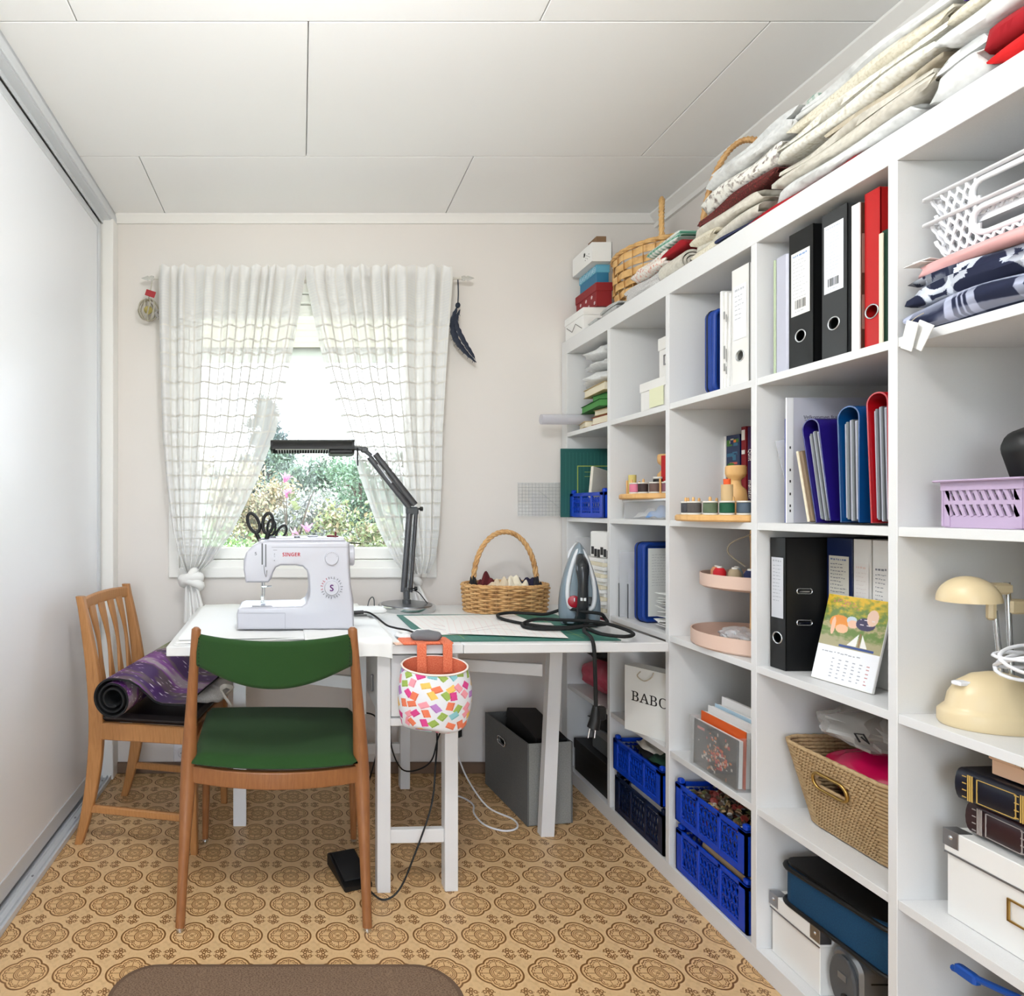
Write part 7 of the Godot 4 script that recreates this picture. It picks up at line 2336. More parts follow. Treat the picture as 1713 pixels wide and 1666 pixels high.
	for q in [["red thread cone on the upper tray", Color(0.78, 0.07, 0.12), -0.094, -0.008, 0.0165], ["sand thread cone on the upper tray", Color(0.68, 0.6, 0.48), -0.078, 0.028, 0.0165], ["grey blue thread cone behind the sand one on the upper tray", Color(0.52, 0.58, 0.6), -0.052, 0.0, 0.0155], ["peach thread cone behind the red one on the upper tray", Color(0.85, 0.58, 0.42), -0.078, -0.042, 0.016], ["navy thread cone at the near edge of the upper tray", Color(0.06, 0.1, 0.28), -0.066, 0.07, 0.0165]]:
		spool(q[0], Vector3(1.262 + q[2], 0.9255, -1.672 + q[3]), q[4], 0.052, mat("thread_%s" % q[1].to_html(false), q[1], 0.7), 1)
	var lb := thing("clip_bag", "small clear bag of clips on the lower tray", "bag", Vector3(1.205, 0.768, -1.65))
	put("bag", puff(0.1, 0.045, 0.08, 2.2, 0.15), M.clear_film, lb)
	for i in 9:
		put("clip", cube(Vector3(0.022, 0.006, 0.006), 0.001), [M.white_plastic, M.steel, M.aluminium][i % 3], lb, Vector3(0.026 * sin(i * 2.1), 0.008 + 0.0032 * i, 0.032 * cos(i * 1.7)), Vector3(20 * sin(i), 50.0 * i, 12))
	for q in [["white and blue pen on the lower tray", -0.02, 0.07, 22.0, "case_blue"], ["dark pen lying across the lower tray", -0.005, 0.04, 48.0, "binder_black"], ["steel seam ripper on the lower tray", -0.04, 0.1, 10.0, "steel"]]:
		var p := thing("pen", q[0], "pen", Vector3(1.262 + q[1], 0.776, -1.672 + q[2]), q[3], "pens on the lower tray")
		put("barrel", G().tube(pts([-0.05, 0.0, 0, 0.04, 0.012, 0]), 0.0045, 8).mesh(), M.white_plastic if q[4] == "case_blue" else M[q[4]], p)
		put("cap", G().tube(pts([-0.052, 0.0, 0, -0.02, 0.004, 0]), 0.0052, 8).mesh(), M[q[4]], p)

	# fourth cell: magazines in a clear holder, green binder behind
	var hd := thing("magazine_holder", "clear acrylic holder full of magazines in the middle cell", "magazine holder", Vector3(1.128, 0.4015, -1.655))
	var ag := G()
	ag.box(Vector3(0.002, 0.07, 0), Vector3(0.003, 0.14, 0.19)).box(Vector3(0.108, 0.07, 0), Vector3(0.003, 0.14, 0.19))
	for z in [-0.0935, 0.0935]:
		ag.box(Vector3(0.055, 0.07, z), Vector3(0.103, 0.14, 0.003))
	ag.box(Vector3(0.055, 0.0015, 0), Vector3(0.103, 0.003, 0.184))
	put("holder", ag.mesh(), clear("acrylic", Color(0.92, 0.93, 0.93), 0.1, 0.04), hd)
	var covers := [["magazine with red and orange flowers on a dark cover, foremost in the clear holder", Color(0.2, 0.19, 0.18), 0.128], ["orange magazine second in the clear holder", Color(0.86, 0.36, 0.12), 0.15], ["white magazine third in the clear holder", Color(0.9, 0.89, 0.88), 0.165], ["pale blue magazine fourth in the clear holder", Color(0.72, 0.82, 0.88), 0.17], ["white magazine hindmost in the clear holder", Color(0.92, 0.91, 0.9), 0.19]]
	for i in covers.size():
		var c: Array = covers[i]
		var mz := thing("magazine", c[0], "magazine", Vector3(1.136 + i * 0.0195, 0.4055, -1.655), 0, "magazines in the clear holder")
		mz.rotation_degrees.z = -1.2
		put("cover", cube(Vector3(0.003, c[2], 0.175), 0.0005), mat("cover_%d" % i, c[1], 0.4), mz, Vector3(0.001, c[2] / 2, 0))
		put("pages", cube(Vector3(0.011, c[2] - 0.004, 0.172), 0.0005), M.paper, mz, Vector3(0.0085, c[2] / 2, 0))
		if i == 0:
			var fim := blank(110, 80, Color(0.2, 0.19, 0.18))
			for q in 120:
				var f := Color(0.8, 0.2, 0.14) if q % 3 == 0 else (Color(0.9, 0.5, 0.2) if q % 3 == 1 else Color(0.85, 0.8, 0.75))
				fim.fill_rect(Rect2i(clampi(int(64 + 16 * rng.randfn()), 0, 104), clampi(int(44 + 15 * rng.randfn()), 0, 74), rng.randi_range(2, 6), rng.randi_range(2, 6)), f)
			fim.fill_rect(Rect2i(8, 8, 20, 5), Color(0.85, 0.5, 0.45))
			put("cover_print", card(0.17, 0.122), printed("flower_cover", fim, 0.4), mz, Vector3(-0.0008, 0.064, 0), Vector3(0, -90, 0))
	binder("binder", "dark green binder standing behind the magazine holder", 1.29, -1.578, 0.4015, 0.055, 0.31, 0.2, mat("binder_green", Color(0.02, 0.2, 0.1), 0.5), false, note(40, 60, Color(0.88, 0.88, 0.86), Color(0.6, 0.6, 0.6), Color(0.6, 0.6, 0.6)), 0.72)

	# fifth cell: two blue crates
	var c1 := thing("crate", "lower of the two bright blue crates in the middle bottom cell", "crate", Vector3(1.13, 0.0545, -1.672))
	crate(c1, 0.29, 0.3, 0.125, M.crate_blue, 5)
	var c2 := thing("crate", "upper of the two bright blue crates, full of trimmings, in the middle bottom cell", "crate", Vector3(1.128, 0.2025, -1.672))
	crate(c2, 0.29, 0.3, 0.115, M.crate_blue, 5)
	var tube_o := thing("cardboard_tube", "beige cardboard tube lying in the lower blue crate", "tube", Vector3(1.165, 0.172, -1.64), 0)
	put("tube", G().lathe([[0.006, -0.09], [0.012, -0.09], [0.012, 0.09], [0.006, 0.09], [0.006, -0.09]], 18, Transform3D(Basis(Vector3.RIGHT, PI / 2))).mesh(50), mat("tube_beige", Color(0.78, 0.66, 0.5), 0.8), tube_o)
	trimmings(Vector3(1.28, 0.213, -1.672), Vector3(0.135, 0.115, 0.128))


func trimmings(at: Vector3, s: Vector3) -> void:
	var o := thing("button_heap", "heap of dark beads, buttons and trimmings in the upper blue crate", "buttons", at)
	o.set_meta("kind", "stuff")
	var mm := MultiMesh.new()
	mm.transform_format = MultiMesh.TRANSFORM_3D
	mm.use_colors = true
	mm.mesh = G().lathe([[0.0, 0.0], [0.008, 0.0], [0.009, 0.002], [0.007, 0.004], [0.003, 0.003], [0.0, 0.003]], 10).mesh()
	mm.instance_count = 2600
	var tints := [Color(0.02, 0.02, 0.02), Color(0.05, 0.03, 0.02), Color(0.1, 0.06, 0.04), Color(0.22, 0.12, 0.06), Color(0.55, 0.5, 0.44), Color(0.3, 0.05, 0.04), Color(0.12, 0.12, 0.05), Color(0.4, 0.28, 0.14)]
	for i in 2600:
		var x := rng.randf_range(-s.x, s.x)
		var z := rng.randf_range(-s.z, s.z)
		var y := rng.randf() * (0.085 + 0.03 * sin((x + s.x) * 20) * cos(z * 17) + 0.012)
		mm.set_instance_transform(i, Transform3D(Basis.from_euler(Vector3(rng.randf() * 3, rng.randf() * 6, rng.randf() * 3)) * rng.randf_range(0.6, 1.3), Vector3(x, y, z)))
		mm.set_instance_color(i, tints[rng.randi() % tints.size()])
	var b := MultiMeshInstance3D.new()
	b.name = "buttons"
	b.multimesh = mm
	var bm := mat("button_gloss", Color.WHITE, 0.35)
	bm.vertex_color_use_as_albedo = true
	b.material_override = bm
	b.set_meta("kind", "stuff")
	o.add_child(b)


func column_four() -> void:
	# top cell: files and binders
	var st := thing("straw_fan", "small brown straw weave leaning in the corner left of the grey file", "straw", Vector3(1.33, 1.4595, -1.462), 0)
	var straw := G()
	for i in 9:
		straw.tube(smooth(pts([0.006 * i - 0.024, 0.0, 0.0, 0.008 * i - 0.036, 0.06, 0.002 * (i % 2), 0.009 * i - 0.044, 0.125, 0.0]), 4), 0.0035, 6)
	for k in 5:
		straw.box(Vector3(-0.003, 0.022 + k * 0.022, 0.0035), Vector3(0.06 + 0.004 * k, 0.006, 0.003), 0.001)
	put("weave", straw.mesh(60), mat("straw_brown", Color(0.52, 0.38, 0.22), 0.8), st)
	var gf := thing("magazine_file", "pale grey plastic file standing left of the binders", "file", Vector3(1.15, 1.4595, -1.442))
	put("body", cube(Vector3(0.24, 0.285, 0.035), 0.004), mat("file_grey", Color(0.74, 0.74, 0.79), 0.4), gf, Vector3(0.12, 0.1425, 0))
	put("edge", cube(Vector3(0.003, 0.28, 0.006), 0.001), mat("file_green", Color(0.7, 0.76, 0.62), 0.5), gf, Vector3(-0.001, 0.14, -0.018))
	binder("binder", "black binder with a bar code label, left one in the near top row", 1.148, -1.383, 1.4595, 0.066, 0.318, 0.28, M.binder_black, true, note(70, 190, Color(0.92, 0.91, 0.89), Color(0.75, 0.75, 0.77), Color(0.5, 0.62, 0.8), true), 0.62, 0.0, "black binders in the top row")
	binder("binder", "black binder with a long white label, right of the bar code one", 1.142, -1.29, 1.4595, 0.06, 0.318, 0.28, M.binder_grey, true, note(70, 220, Color(0.9, 0.91, 0.93), Color(0.76, 0.78, 0.82), Color(0.76, 0.78, 0.82), true), 0.68, 0.0, "black binders in the top row")
	var br := mat("cover_brown", Color(0.3, 0.17, 0.12), 0.5)
	var wb := book("photo_book", "tall book with a white spine and brown cover between black and red binders", Vector3(1.142, 1.4595, -1.241), Vector3(0.22, 0.305, 0.018), M.binder_white)
	put("jacket", cube(Vector3(0.215, 0.303, 0.0008), 0.0), br, wb, Vector3(0.1105, 0.1525, 0.0094))
	put("picture", G().box(Vector3(0.03, 0.2, 0.0104), Vector3(0.05, 0.08, 0.001)).box(Vector3(0.03, 0.08, 0.0104), Vector3(0.05, 0.07, 0.001)).mesh(), mat("picture_rose", Color(0.55, 0.4, 0.36), 0.5), wb)
	binder("binder", "bright red binder at the near end of the top row", 1.15, -1.2125, 1.4595, 0.032, 0.318, 0.28, M.binder_red, true, null)
	var gb := book("booklet", "dark green booklet with pale edges right of the red binder", Vector3(1.146, 1.4595, -1.178), Vector3(0.18, 0.225, 0.02), mat("booklet_green", Color(0.05, 0.2, 0.13), 0.5))
	put("fore_edge", cube(Vector3(0.004, 0.22, 0.008), 0.001), M.page_cream, gb, Vector3(-0.003, 0.11, -0.008))

	# second cell: sleeves, letter in a punched pocket, coloured folders
	var sl := thing("film_sleeve", "clear sleeve with a drawing leaning in the corner of the folder cell", "sleeve", Vector3(1.19, 1.1035, -1.455))
	put("sleeve", cube(Vector3(0.18, 0.22, 0.0015), 0.0), M.clear_film, sl, Vector3(0.07, 0.112, 0), Vector3(0, 0, 14))
	var dim := blank(80, 100, Color(0.9, 0.9, 0.89))
	for q in [[8, 8, 64, 1], [8, 90, 64, 1], [8, 8, 1, 83], [71, 8, 1, 83]]:
		dim.fill_rect(Rect2i(q[0], q[1], q[2], q[3]), Color(0.3, 0.3, 0.3))
	scribble(dim, 18, 20, 44, 10, 6, 1, Color(0.5, 0.5, 0.5))
	put("drawing", card(0.13, 0.165), printed("drawing_print", dim, 0.6), sl, Vector3(0.08, 0.105, 0.0015), Vector3(0, 0, 14))
	var bf := thing("blue_folder", "thin blue folder behind the white letter", "folder", Vector3(1.16, 1.1035, -1.443))
	put("cover", cube(Vector3(0.2, 0.25, 0.004), 0.001), M.case_blue, bf, Vector3(0.1, 0.125, 0))
	var lt := thing("letter", "printed letter in a punched clear pocket facing out of the folder cell", "letter", Vector3(1.155, 1.1035, -1.432))
	var lim := blank(210, 297, Color(0.78, 0.78, 0.82))
	for q in [[96, 3], [118, 3], [140, 5], [162, 3], [190, 3], [216, 4]]:
		scribble(lim, 28, q[0] - 44, 50, q[1], 6, 2, Color(0.5, 0.5, 0.55), 0.5)
	var sheet := put("sheet", cube(Vector3(0.21, 0.297, 0.003), 0.0), mat("letter_paper", Color(0.78, 0.78, 0.82), 0.5), lt, Vector3(0.118, 0.149, 0))
	put("print", card(0.209, 0.296), printed("letter_print", lim, 0.5), sheet, Vector3(0, 0, 0.0017))
	put("heading", words("Velkommen fra Sector Alarm", 0.0115, 0.0006), mat("ink_grey", Color(0.42, 0.42, 0.46), 0.7), sheet, Vector3(-0.005, 0.102, 0.002))
	var edge := put("punched_strip", cube(Vector3(0.016, 0.297, 0.0035), 0.0), M.white_plastic, lt, Vector3(0.006, 0.149, 0.001))
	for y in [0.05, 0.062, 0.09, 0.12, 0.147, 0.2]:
		put("punch_hole_shade", cube(Vector3(0.003, 0.006, 0.0006), 0.0), M.hole_shade, edge, Vector3(0, y - 0.17, 0.002))  # dark plate in place of a punched opening and its shade
	var bl := thing("brown_booklet", "narrow brown booklet leaning against the purple folder", "booklet", Vector3(1.148, 1.106, -1.372))
	put("cover", cube(Vector3(0.16, 0.165, 0.012), 0.002), mat("booklet_brown", Color(0.5, 0.42, 0.33), 0.7), bl, Vector3(0.08, 0.083, 0), Vector3(-11, 0, 0))
	put("edge", cube(Vector3(0.002, 0.165, 0.005), 0.0), M.page_cream, bl, Vector3(-0.001, 0.083, -0.004), Vector3(-11, 0, 0))
	for q in [["purple plastic folder with a bundle of clear sleeves", Color(0.13, 0.08, 0.42), -1.326, 0.046, 0.235, -9.0], ["blue plastic folder with clear sleeves, between purple and red", Color(0.02, 0.25, 0.47), -1.262, 0.052, 0.245, -1.0], ["red plastic folder with clear sleeves at the near end", Color(0.68, 0.06, 0.1), -1.196, 0.046, 0.262, -1.5]]:
		var f := thing("plastic_folder", q[0], "folder", Vector3(1.15, 1.1085, q[2]), 0, "coloured plastic folders")
		f.rotation_degrees.x = q[5]
		var fm := mat("folder_%s" % q[1].to_html(false), q[1], 0.25)
		var w: float = q[3]
		var h: float = q[4]
		# a U of plastic: bottom, two flaps that meet over the top
		var ring := PackedVector2Array()
		var inner := PackedVector2Array()
		for i in 17:
			var a := PI * i / 16.0
			ring.append(Vector2(cos(a) * w * 0.5, h - w * 0.5 + sin(a) * w * 0.5))
			inner.append(Vector2(cos(a) * (w * 0.5 - 0.003), h - w * 0.5 + sin(a) * (w * 0.5 - 0.003)))
		ring.append(Vector2(-w * 0.42, 0.0))
		inner.append(Vector2(-w * 0.42 + 0.003, 0.002))
		inner.reverse()
		ring.append_array(inner)
		ring.append(Vector2(w * 0.42 - 0.003, 0.002))
		ring.append(Vector2(w * 0.42, 0.0))
		put("shell", G().extrude(ring, 0.0, 0.22, Transform3D(Basis(Vector3(0, 0, -1), Vector3.UP, Vector3(1, 0, 0)), Vector3.ZERO)).mesh(50), fm, f)
		var body := mat("sleeves_grey", Color(0.42, 0.43, 0.44), 0.3)
		for k in 6:
			put("sleeve", cube(Vector3(0.2, h - 0.03 - 0.006 * absf(k - 2.5), w * 0.095), 0.0008), body if k % 2 else M.file_grey, f, Vector3(0.108 - 0.003 * (k % 2), (h - 0.03) / 2 + 0.002, (k - 2.5) * w * 0.115))
	var ob := thing("olive_box", "small olive and black box high behind the red folder", "box", Vector3(1.37, 1.1035, -1.35))
	put("body", cube(Vector3(0.08, 0.27, 0.08), 0.002), mat("box_olive", Color(0.45, 0.38, 0.2), 0.6), ob, Vector3(0.04, 0.135, 0))
	put("lid", cube(Vector3(0.082, 0.03, 0.082), 0.002), M.binder_black, ob, Vector3(0.04, 0.285, 0))

	# third cell: binders and a picture calendar
	var k1 := binder("binder", "black binder with a torn white label, leftmost in the calendar cell", 1.152, -1.455, 0.7515, 0.046, 0.316, 0.28, M.binder_black, true, note(50, 190, Color(0.8, 0.81, 0.83), Color(0.62, 0.64, 0.66), Color(0.62, 0.64, 0.66)))
	for y in [0.19, 0.115]:
		var ring := []
		for p in rounded(0.036, 0.012, 0.0055, 4):
			ring.append(Vector3(0.045 + p.x, y + p.y, 0.0235))
		put("rado_slot", G().tube(ring, 0.0016, 6, true).box(Vector3(0.045, y - 0.001, 0.0234), Vector3(0.024, 0.003, 0.001)).mesh(60), M.chrome, k1)
	binder("binder", "blue binder with a handwritten label behind the calendar", 1.245, -1.393, 0.7515, 0.066, 0.318, 0.28, M.binder_blue, false, note(80, 200, Color(0.84, 0.83, 0.78), Color(0.35, 0.36, 0.42), Color(0.45, 0.5, 0.62)), 0.64)
	binder("binder", "white binder with a faint label next to the blue one", 1.245, -1.336, 0.7515, 0.043, 0.318, 0.28, M.binder_white, false, note(60, 180, Color(0.92, 0.9, 0.88), Color(0.86, 0.82, 0.8), Color(0.9, 0.8, 0.76)), 0.6)
	binder("binder", "white binder with dense handwriting at the near end behind the calendar", 1.245, -1.291, 0.7515, 0.043, 0.318, 0.28, M.binder_white, false, note(60, 180, Color(0.91, 0.9, 0.88), Color(0.5, 0.5, 0.52), Color(0.5, 0.5, 0.52)), 0.6)
	var ca := thing("picture_calendar", "picture calendar with a garden scene leaning against the binders", "calendar", Vector3(1.18, 0.752, -1.316))
	ca.rotation_degrees = Vector3(0, -84, 0)
	var cim := blank(134, 196, Color(0.93, 0.93, 0.94))
	var nz := FastNoiseLite.new()
	nz.seed = 9
	nz.frequency = 0.05
	for j in 116:
		for i in 134:
			var q := nz.get_noise_2d(i, j * 1.4)
			var c := Color(0.88, 0.72, 0.16).lerp(Color(0.4, 0.5, 0.2), clampf(j / 50.0 + q, 0, 1))
			c = c.lerp(Color(0.85, 0.7, 0.6), clampf(1.0 - absf(j - 66 + q * 14) / 10.0, 0, 1) * 0.7)
			c = c.lerp(Color(0.66, 0.62, 0.46), clampf((j - 84) / 14.0 + q, 0, 1))
			cim.set_pixel(i, j, c)
	# plain colour patches: a flower bed, two clothed figures bending over a toy boat
	for q in [[36, 60, 22, 16, 0.9, 0.55, 0.15], [44, 74, 14, 10, 0.93, 0.72, 0.55], [62, 52, 11, 9, 0.78, 0.82, 0.86], [66, 60, 12, 9, 0.92, 0.74, 0.62], [92, 56, 20, 14, 0.2, 0.16, 0.3], [104, 40, 12, 18, 0.9, 0.76, 0.66], [24, 70, 5, 20, 0.93, 0.74, 0.6]]:
		for j in range(-int(q[3]), int(q[3]) + 1):
			var w := int(q[2] * sqrt(maxf(0.0, 1.0 - pow(float(j) / q[3], 2.0))))
			cim.fill_rect(Rect2i(clampi(q[0] - w, 0, 133), clampi(q[1] + j, 0, 115), mini(w * 2 + 1, 133 - clampi(q[0] - w, 0, 133)), 1), Color(q[4], q[5], q[6]))
	for i in 16:
		cim.fill_rect(Rect2i(80 + (i * 7) % 30, 46 + (i * 11) % 22, 2, 2), Color(0.9, 0.85, 0.85))
	for j in 30:
		cim.fill_rect(Rect2i(84 - int(j * 0.75), 78 + j, int(j * 0.7), 1), Color(0.93, 0.92, 0.9))
		cim.fill_rect(Rect2i(86, 78 + j, 3, 1), Color(0.55, 0.4, 0.25))
		cim.fill_rect(Rect2i(91, 78 + j, int(j * 0.5), 1), Color(0.93, 0.92, 0.9))
	cim.fill_rect(Rect2i(46, 109, 74, 5), Color(0.15, 0.25, 0.5))
	for i in 26:
		cim.fill_rect(Rect2i(rng.randi_range(10, 70), rng.randi_range(8, 26), 3, 2), Color(0.8, 0.45, 0.4))
	scribble(cim, 12, 128, 100, 1, 5, 2, Color(0.6, 0.6, 0.62))
	for j in 6:
		for i in 6:
			scribble(cim, 38 + i * 15, 142 + j * 8, 6, 1, 5, 2, Color(0.6, 0.6, 0.63) if i < 5 else Color(0.75, 0.5, 0.5), 0.0)
	var pad := put("pad", cube(Vector3(0.134, 0.196, 0.006), 0.001), M.paper, ca, Vector3(0, 0.095, -0.024), Vector3(-14, 0, 0))
	put("page", card(0.133, 0.195), printed("calendar_page", cim, 0.35), pad, Vector3(0, 0, 0.0034))
	var fp := thing("framed_photo", "small dark picture standing behind the near edge of the calendar", "picture", Vector3(1.245, 0.752, -1.195))
	put("frame", cube(Vector3(0.012, 0.11, 0.05), 0.002), M.binder_grey, fp, Vector3(0, 0.055, 0))
	put("picture", card(0.042, 0.1), grained("grey_picture", noise(0.08, 97, [Color(0.15, 0.16, 0.16), Color(0.5, 0.52, 0.5)], 64), Vector3(9, 9, 9), 0.4), fp, Vector3(-0.0066, 0.055, 0), Vector3(0, -90, 0))

	# fourth cell: rope basket
	var o := thing("rope_basket", "seagrass rope basket with an oval metal grip, holding plastic bags", "basket", Vector3(1.315, 0.403, -1.318))
	var rope := grained("seagrass", noise(0.03, 98, [Color(0.46, 0.35, 0.22), Color(0.68, 0.56, 0.4), Color(0.76, 0.65, 0.49), Color(0.6, 0.48, 0.33)], 256), Vector3(7, 20, 7), 0.85)
	var nrow := 22
	for r in nrow:
		var t := float(r) / (nrow - 1)
		var ring := []
		var ol := rounded(lerpf(0.23, 0.305, t), lerpf(0.25, 0.305, t), 0.05, 4)
		for i in ol.size():
			var a := ol[i]
			var b := ol[(i + 1) % ol.size()]
			var steps := 30 if a.distance_to(b) > 0.05 else 1
			for s in steps:
				var p := a.lerp(b, float(s) / steps)
				ring.append(Vector3(p.x, 0.005 + 0.0083 * r + 0.0007 * sin(i * 3.1 + s * 2.0 + r), p.y))
		# the coils are cut at the grip
		if absf(0.005 + 0.0083 * r - 0.122) < 0.0155:
			var open := []
			var half: float = 0.041 - 0.012 * pow(absf(0.005 + 0.0083 * r - 0.122) / 0.0155, 2.0)
			var start := 0
			for i in ring.size():
				if ring[i].x < -0.09 and ring[i].z > -0.01 + half and ring[(i + 1) % ring.size()].z <= -0.01 + half or ring[i].x < -0.09 and ring[i].z < -0.01 - half and ring[(i + 1) % ring.size()].z >= -0.01 - half:
					start = i + 1
			for i in ring.size():
				var p: Vector3 = ring[(start + i) % ring.size()]
				if not (p.x < -0.09 and absf(p.z + 0.01) < half):
					open.append(p)
			put("coil", G().tube(open, 0.0052, 7).mesh(60), rope, o)
			continue
		put("coil", G().tube(ring, 0.0052, 7, true).mesh(180), rope, o)
	var stitch := G()
	for r in nrow - 1:
		var t := (r + 0.5) / (nrow - 1)
		for k in 22:
			var z := lerpf(-1.0, 1.0, k / 21.0) * lerpf(0.07, 0.098, t) + (0.004 if r % 2 else 0.0)
			if absf(z + 0.01) < 0.044 and absf(0.009 + 0.0083 * r - 0.122) < 0.02:
				continue
			stitch.box(Vector3.ZERO, Vector3(0.0024, 0.007, 0.0016), 0.0, Transform3D(Basis(Vector3.RIGHT, 0.5), Vector3(-lerpf(0.115, 0.1525, t) - 0.0036, 0.009 + 0.0083 * r, z)))
	put("stitches", stitch.mesh(), mat("seagrass_dark", Color(0.53, 0.42, 0.28), 0.9), o)
	put("bottom", cube(Vector3(0.2, 0.006, 0.22), 0.002), rope, o, Vector3(0, 0.004, 0))
	var grip_t := Transform3D(Basis(Vector3(0, 0, 1), Vector3(-0.2, 0.98, 0).normalized(), Vector3(-0.98, -0.2, 0).normalized()), Vector3(-0.146, 0.122, -0.01))
	var gr := []
	for p in rounded(0.086, 0.038, 0.018, 6):
		gr.append(grip_t * Vector3(p.x, p.y, 0.004))
	put("grip_ring", G().tube(gr, 0.0036, 8, true).mesh(180), M.brass, o)
	var mb := thing("magenta_bag", "shiny magenta plastic bag in the rope basket", "bag", Vector3(1.3, 0.478, -1.31))
	put("bag", puff(0.235, 0.125, 0.21, 7.0, 0.09), mat("magenta_plastic", Color(0.74, 0.01, 0.28), 0.2), mb)
	var cbg := thing("clear_bag", "crumpled clear plastic bag with grey things on top of the rope basket", "bag", Vector3(1.305, 0.6, -1.33))
	var film := clear("crumpled_film", Color(0.8, 0.79, 0.77), 0.42, 0.2)
	put("bag", crumpled(puff(0.215, 0.092, 0.25, 8.0, 0.16)), film, cbg)
	put("content", puff(0.17, 0.065, 0.17, 3.0, 0.1), mat("bag_content", Color(0.5, 0.47, 0.45), 0.8), cbg, Vector3(0.01, 0.008, 0))
	put("print", G().tube(pts([-0.126, 0.045, 0.06, -0.128, 0.06, 0.05, -0.128, 0.065, 0.07, -0.126, 0.05, 0.08, -0.128, 0.058, 0.065]), 0.002, 5).mesh(), M.binder_black, cbg)

	# fifth cell: white box, blue case, radio, tin
	var wb2 := thing("lidded_box", "white lidded box with metal corners on the bottom, under the blue fabric case", "box", Vector3(1.152, 0.0545, -1.408))
	lidded(wb2, Vector3(0.32, 0.145, 0.142), M.binder_white, M.binder_white, 0.036)
	metal_corner(wb2, Vector3(0, 0.145, 0.071), 1.0)
	metal_corner(wb2, Vector3(0, 0.145, -0.071), -1.0)
	put("edge_strip", cube(Vector3(0.003, 0.002, 0.14), 0.0), M.steel, wb2, Vector3(-0.0005, 0.108, 0))
	var bc := thing("fabric_case", "petrol blue fabric case with black edges lying on the white box", "case", Vector3(1.16, 0.2005, -1.315), 3)
	var petrol := grained("petrol_cloth", noise(0.2, 99, [Color(0.0, 0.2, 0.33), Color(0.02, 0.27, 0.41)], 128), Vector3(9, 9, 9), 0.85)
	var prs := []
	for q in [[0.0, 0.96], [0.006, 1.0], [0.09, 1.0], [0.096, 0.97]]:
		var ring := PackedVector3Array()
		for p in rounded(0.27 * q[1], 0.265 * q[1], 0.03, 5):
			ring.append(Vector3(0.135 + p.x, q[0] + (0.006 * sin(p.y * 14) if q[0] > 0.05 else 0.0), p.y))
		prs.append(ring)
	put("body", G().loft(prs).mesh(50), petrol, bc)
	for y in [0.004, 0.093]:
		var ring := []
		for p in rounded(0.276, 0.271, 0.032, 6):
			ring.append(Vector3(0.135 + p.x, y + (0.006 * sin(p.y * 14) if y > 0.05 else 0.0), p.y))
		put("piping", G().tube(ring, 0.0055, 8, true).mesh(180), M.binder_black, bc)
	put("lid", G().extrude(rounded(0.268, 0.262, 0.03, 5), 0.0, 0.007, Transform3D(Basis(Vector3.RIGHT, -PI / 2), Vector3(0.135, 0.094, 0))).mesh(), M.binder_black, bc)
	var rd := thing("radio", "small silver portable radio with a round grey speaker beside the white box", "radio", Vector3(1.17, 0.0545, -1.293))
	var silver := mat("radio_silver", Color(0.52, 0.53, 0.54), 0.3, 0.6)
	put("body", G().extrude(rounded(0.072, 0.132, 0.03, 8), 0.0, 0.25, Transform3D(Basis(Vector3(0, 0, 1), Vector3.UP, Vector3(1, 0, 0)), Vector3(0, 0.067, 0)), 0.006).mesh(40), silver, rd)
	var face := put("speaker", G().lathe([[0.0, 0.0], [0.055, 0.0], [0.057, 0.006], [0.05, 0.009], [0.0, 0.004]], 36, Transform3D(Basis(Vector3.BACK, PI / 2)), 0.57).mesh(), M.grey_plastic, rd, Vector3(-0.001, 0.067, 0.0))
	put("bass_port_shade", G().lathe([[0.0, 0.0], [0.01, 0.0], [0.01, 0.002], [0.0, 0.002]], 16, Transform3D(Basis(Vector3.BACK, PI / 2))).mesh(), M.binder_black, face, Vector3(-0.0085, -0.028, 0.01))  # black disc stands for the shaded inside of the port
	put("badge", G().box(Vector3(-0.0075, 0.012, 0.0), Vector3(0.002, 0.014, 0.02), 0.0005).mesh(), silver, face)
	put("cassette_lid", cube(Vector3(0.11, 0.003, 0.03), 0.001), M.grey_plastic, rd, Vector3(0.11, 0.1335, 0.0))
	put("clip", G().tube(smooth(pts([0.03, 0.135, 0.008, 0.04, 0.148, 0.012, 0.06, 0.146, 0.01, 0.07, 0.136, 0.012]), 4), 0.004, 7).mesh(), M.chrome, rd)
	put("front_seam", G().box(Vector3(0.12, 0.09, 0.0362), Vector3(0.2, 0.003, 0.001)).mesh(), M.binder_black, rd)
	var tn := thing("tin_can", "beige tin with a green rim beside the radio", "tin", Vector3(1.245, 0.0545, -1.218))
	put("can", G().lathe([[0.0, 0.0], [0.034, 0.0], [0.034, 0.124], [0.0, 0.124]], 28).mesh(), mat("tin_beige", Color(0.72, 0.6, 0.46), 0.5), tn)
	put("lid", G().lathe([[0.0, 0.124], [0.0355, 0.124], [0.0355, 0.142], [0.0, 0.142]], 28).mesh(), mat("tin_green", Color(0.08, 0.18, 0.12), 0.5), tn)


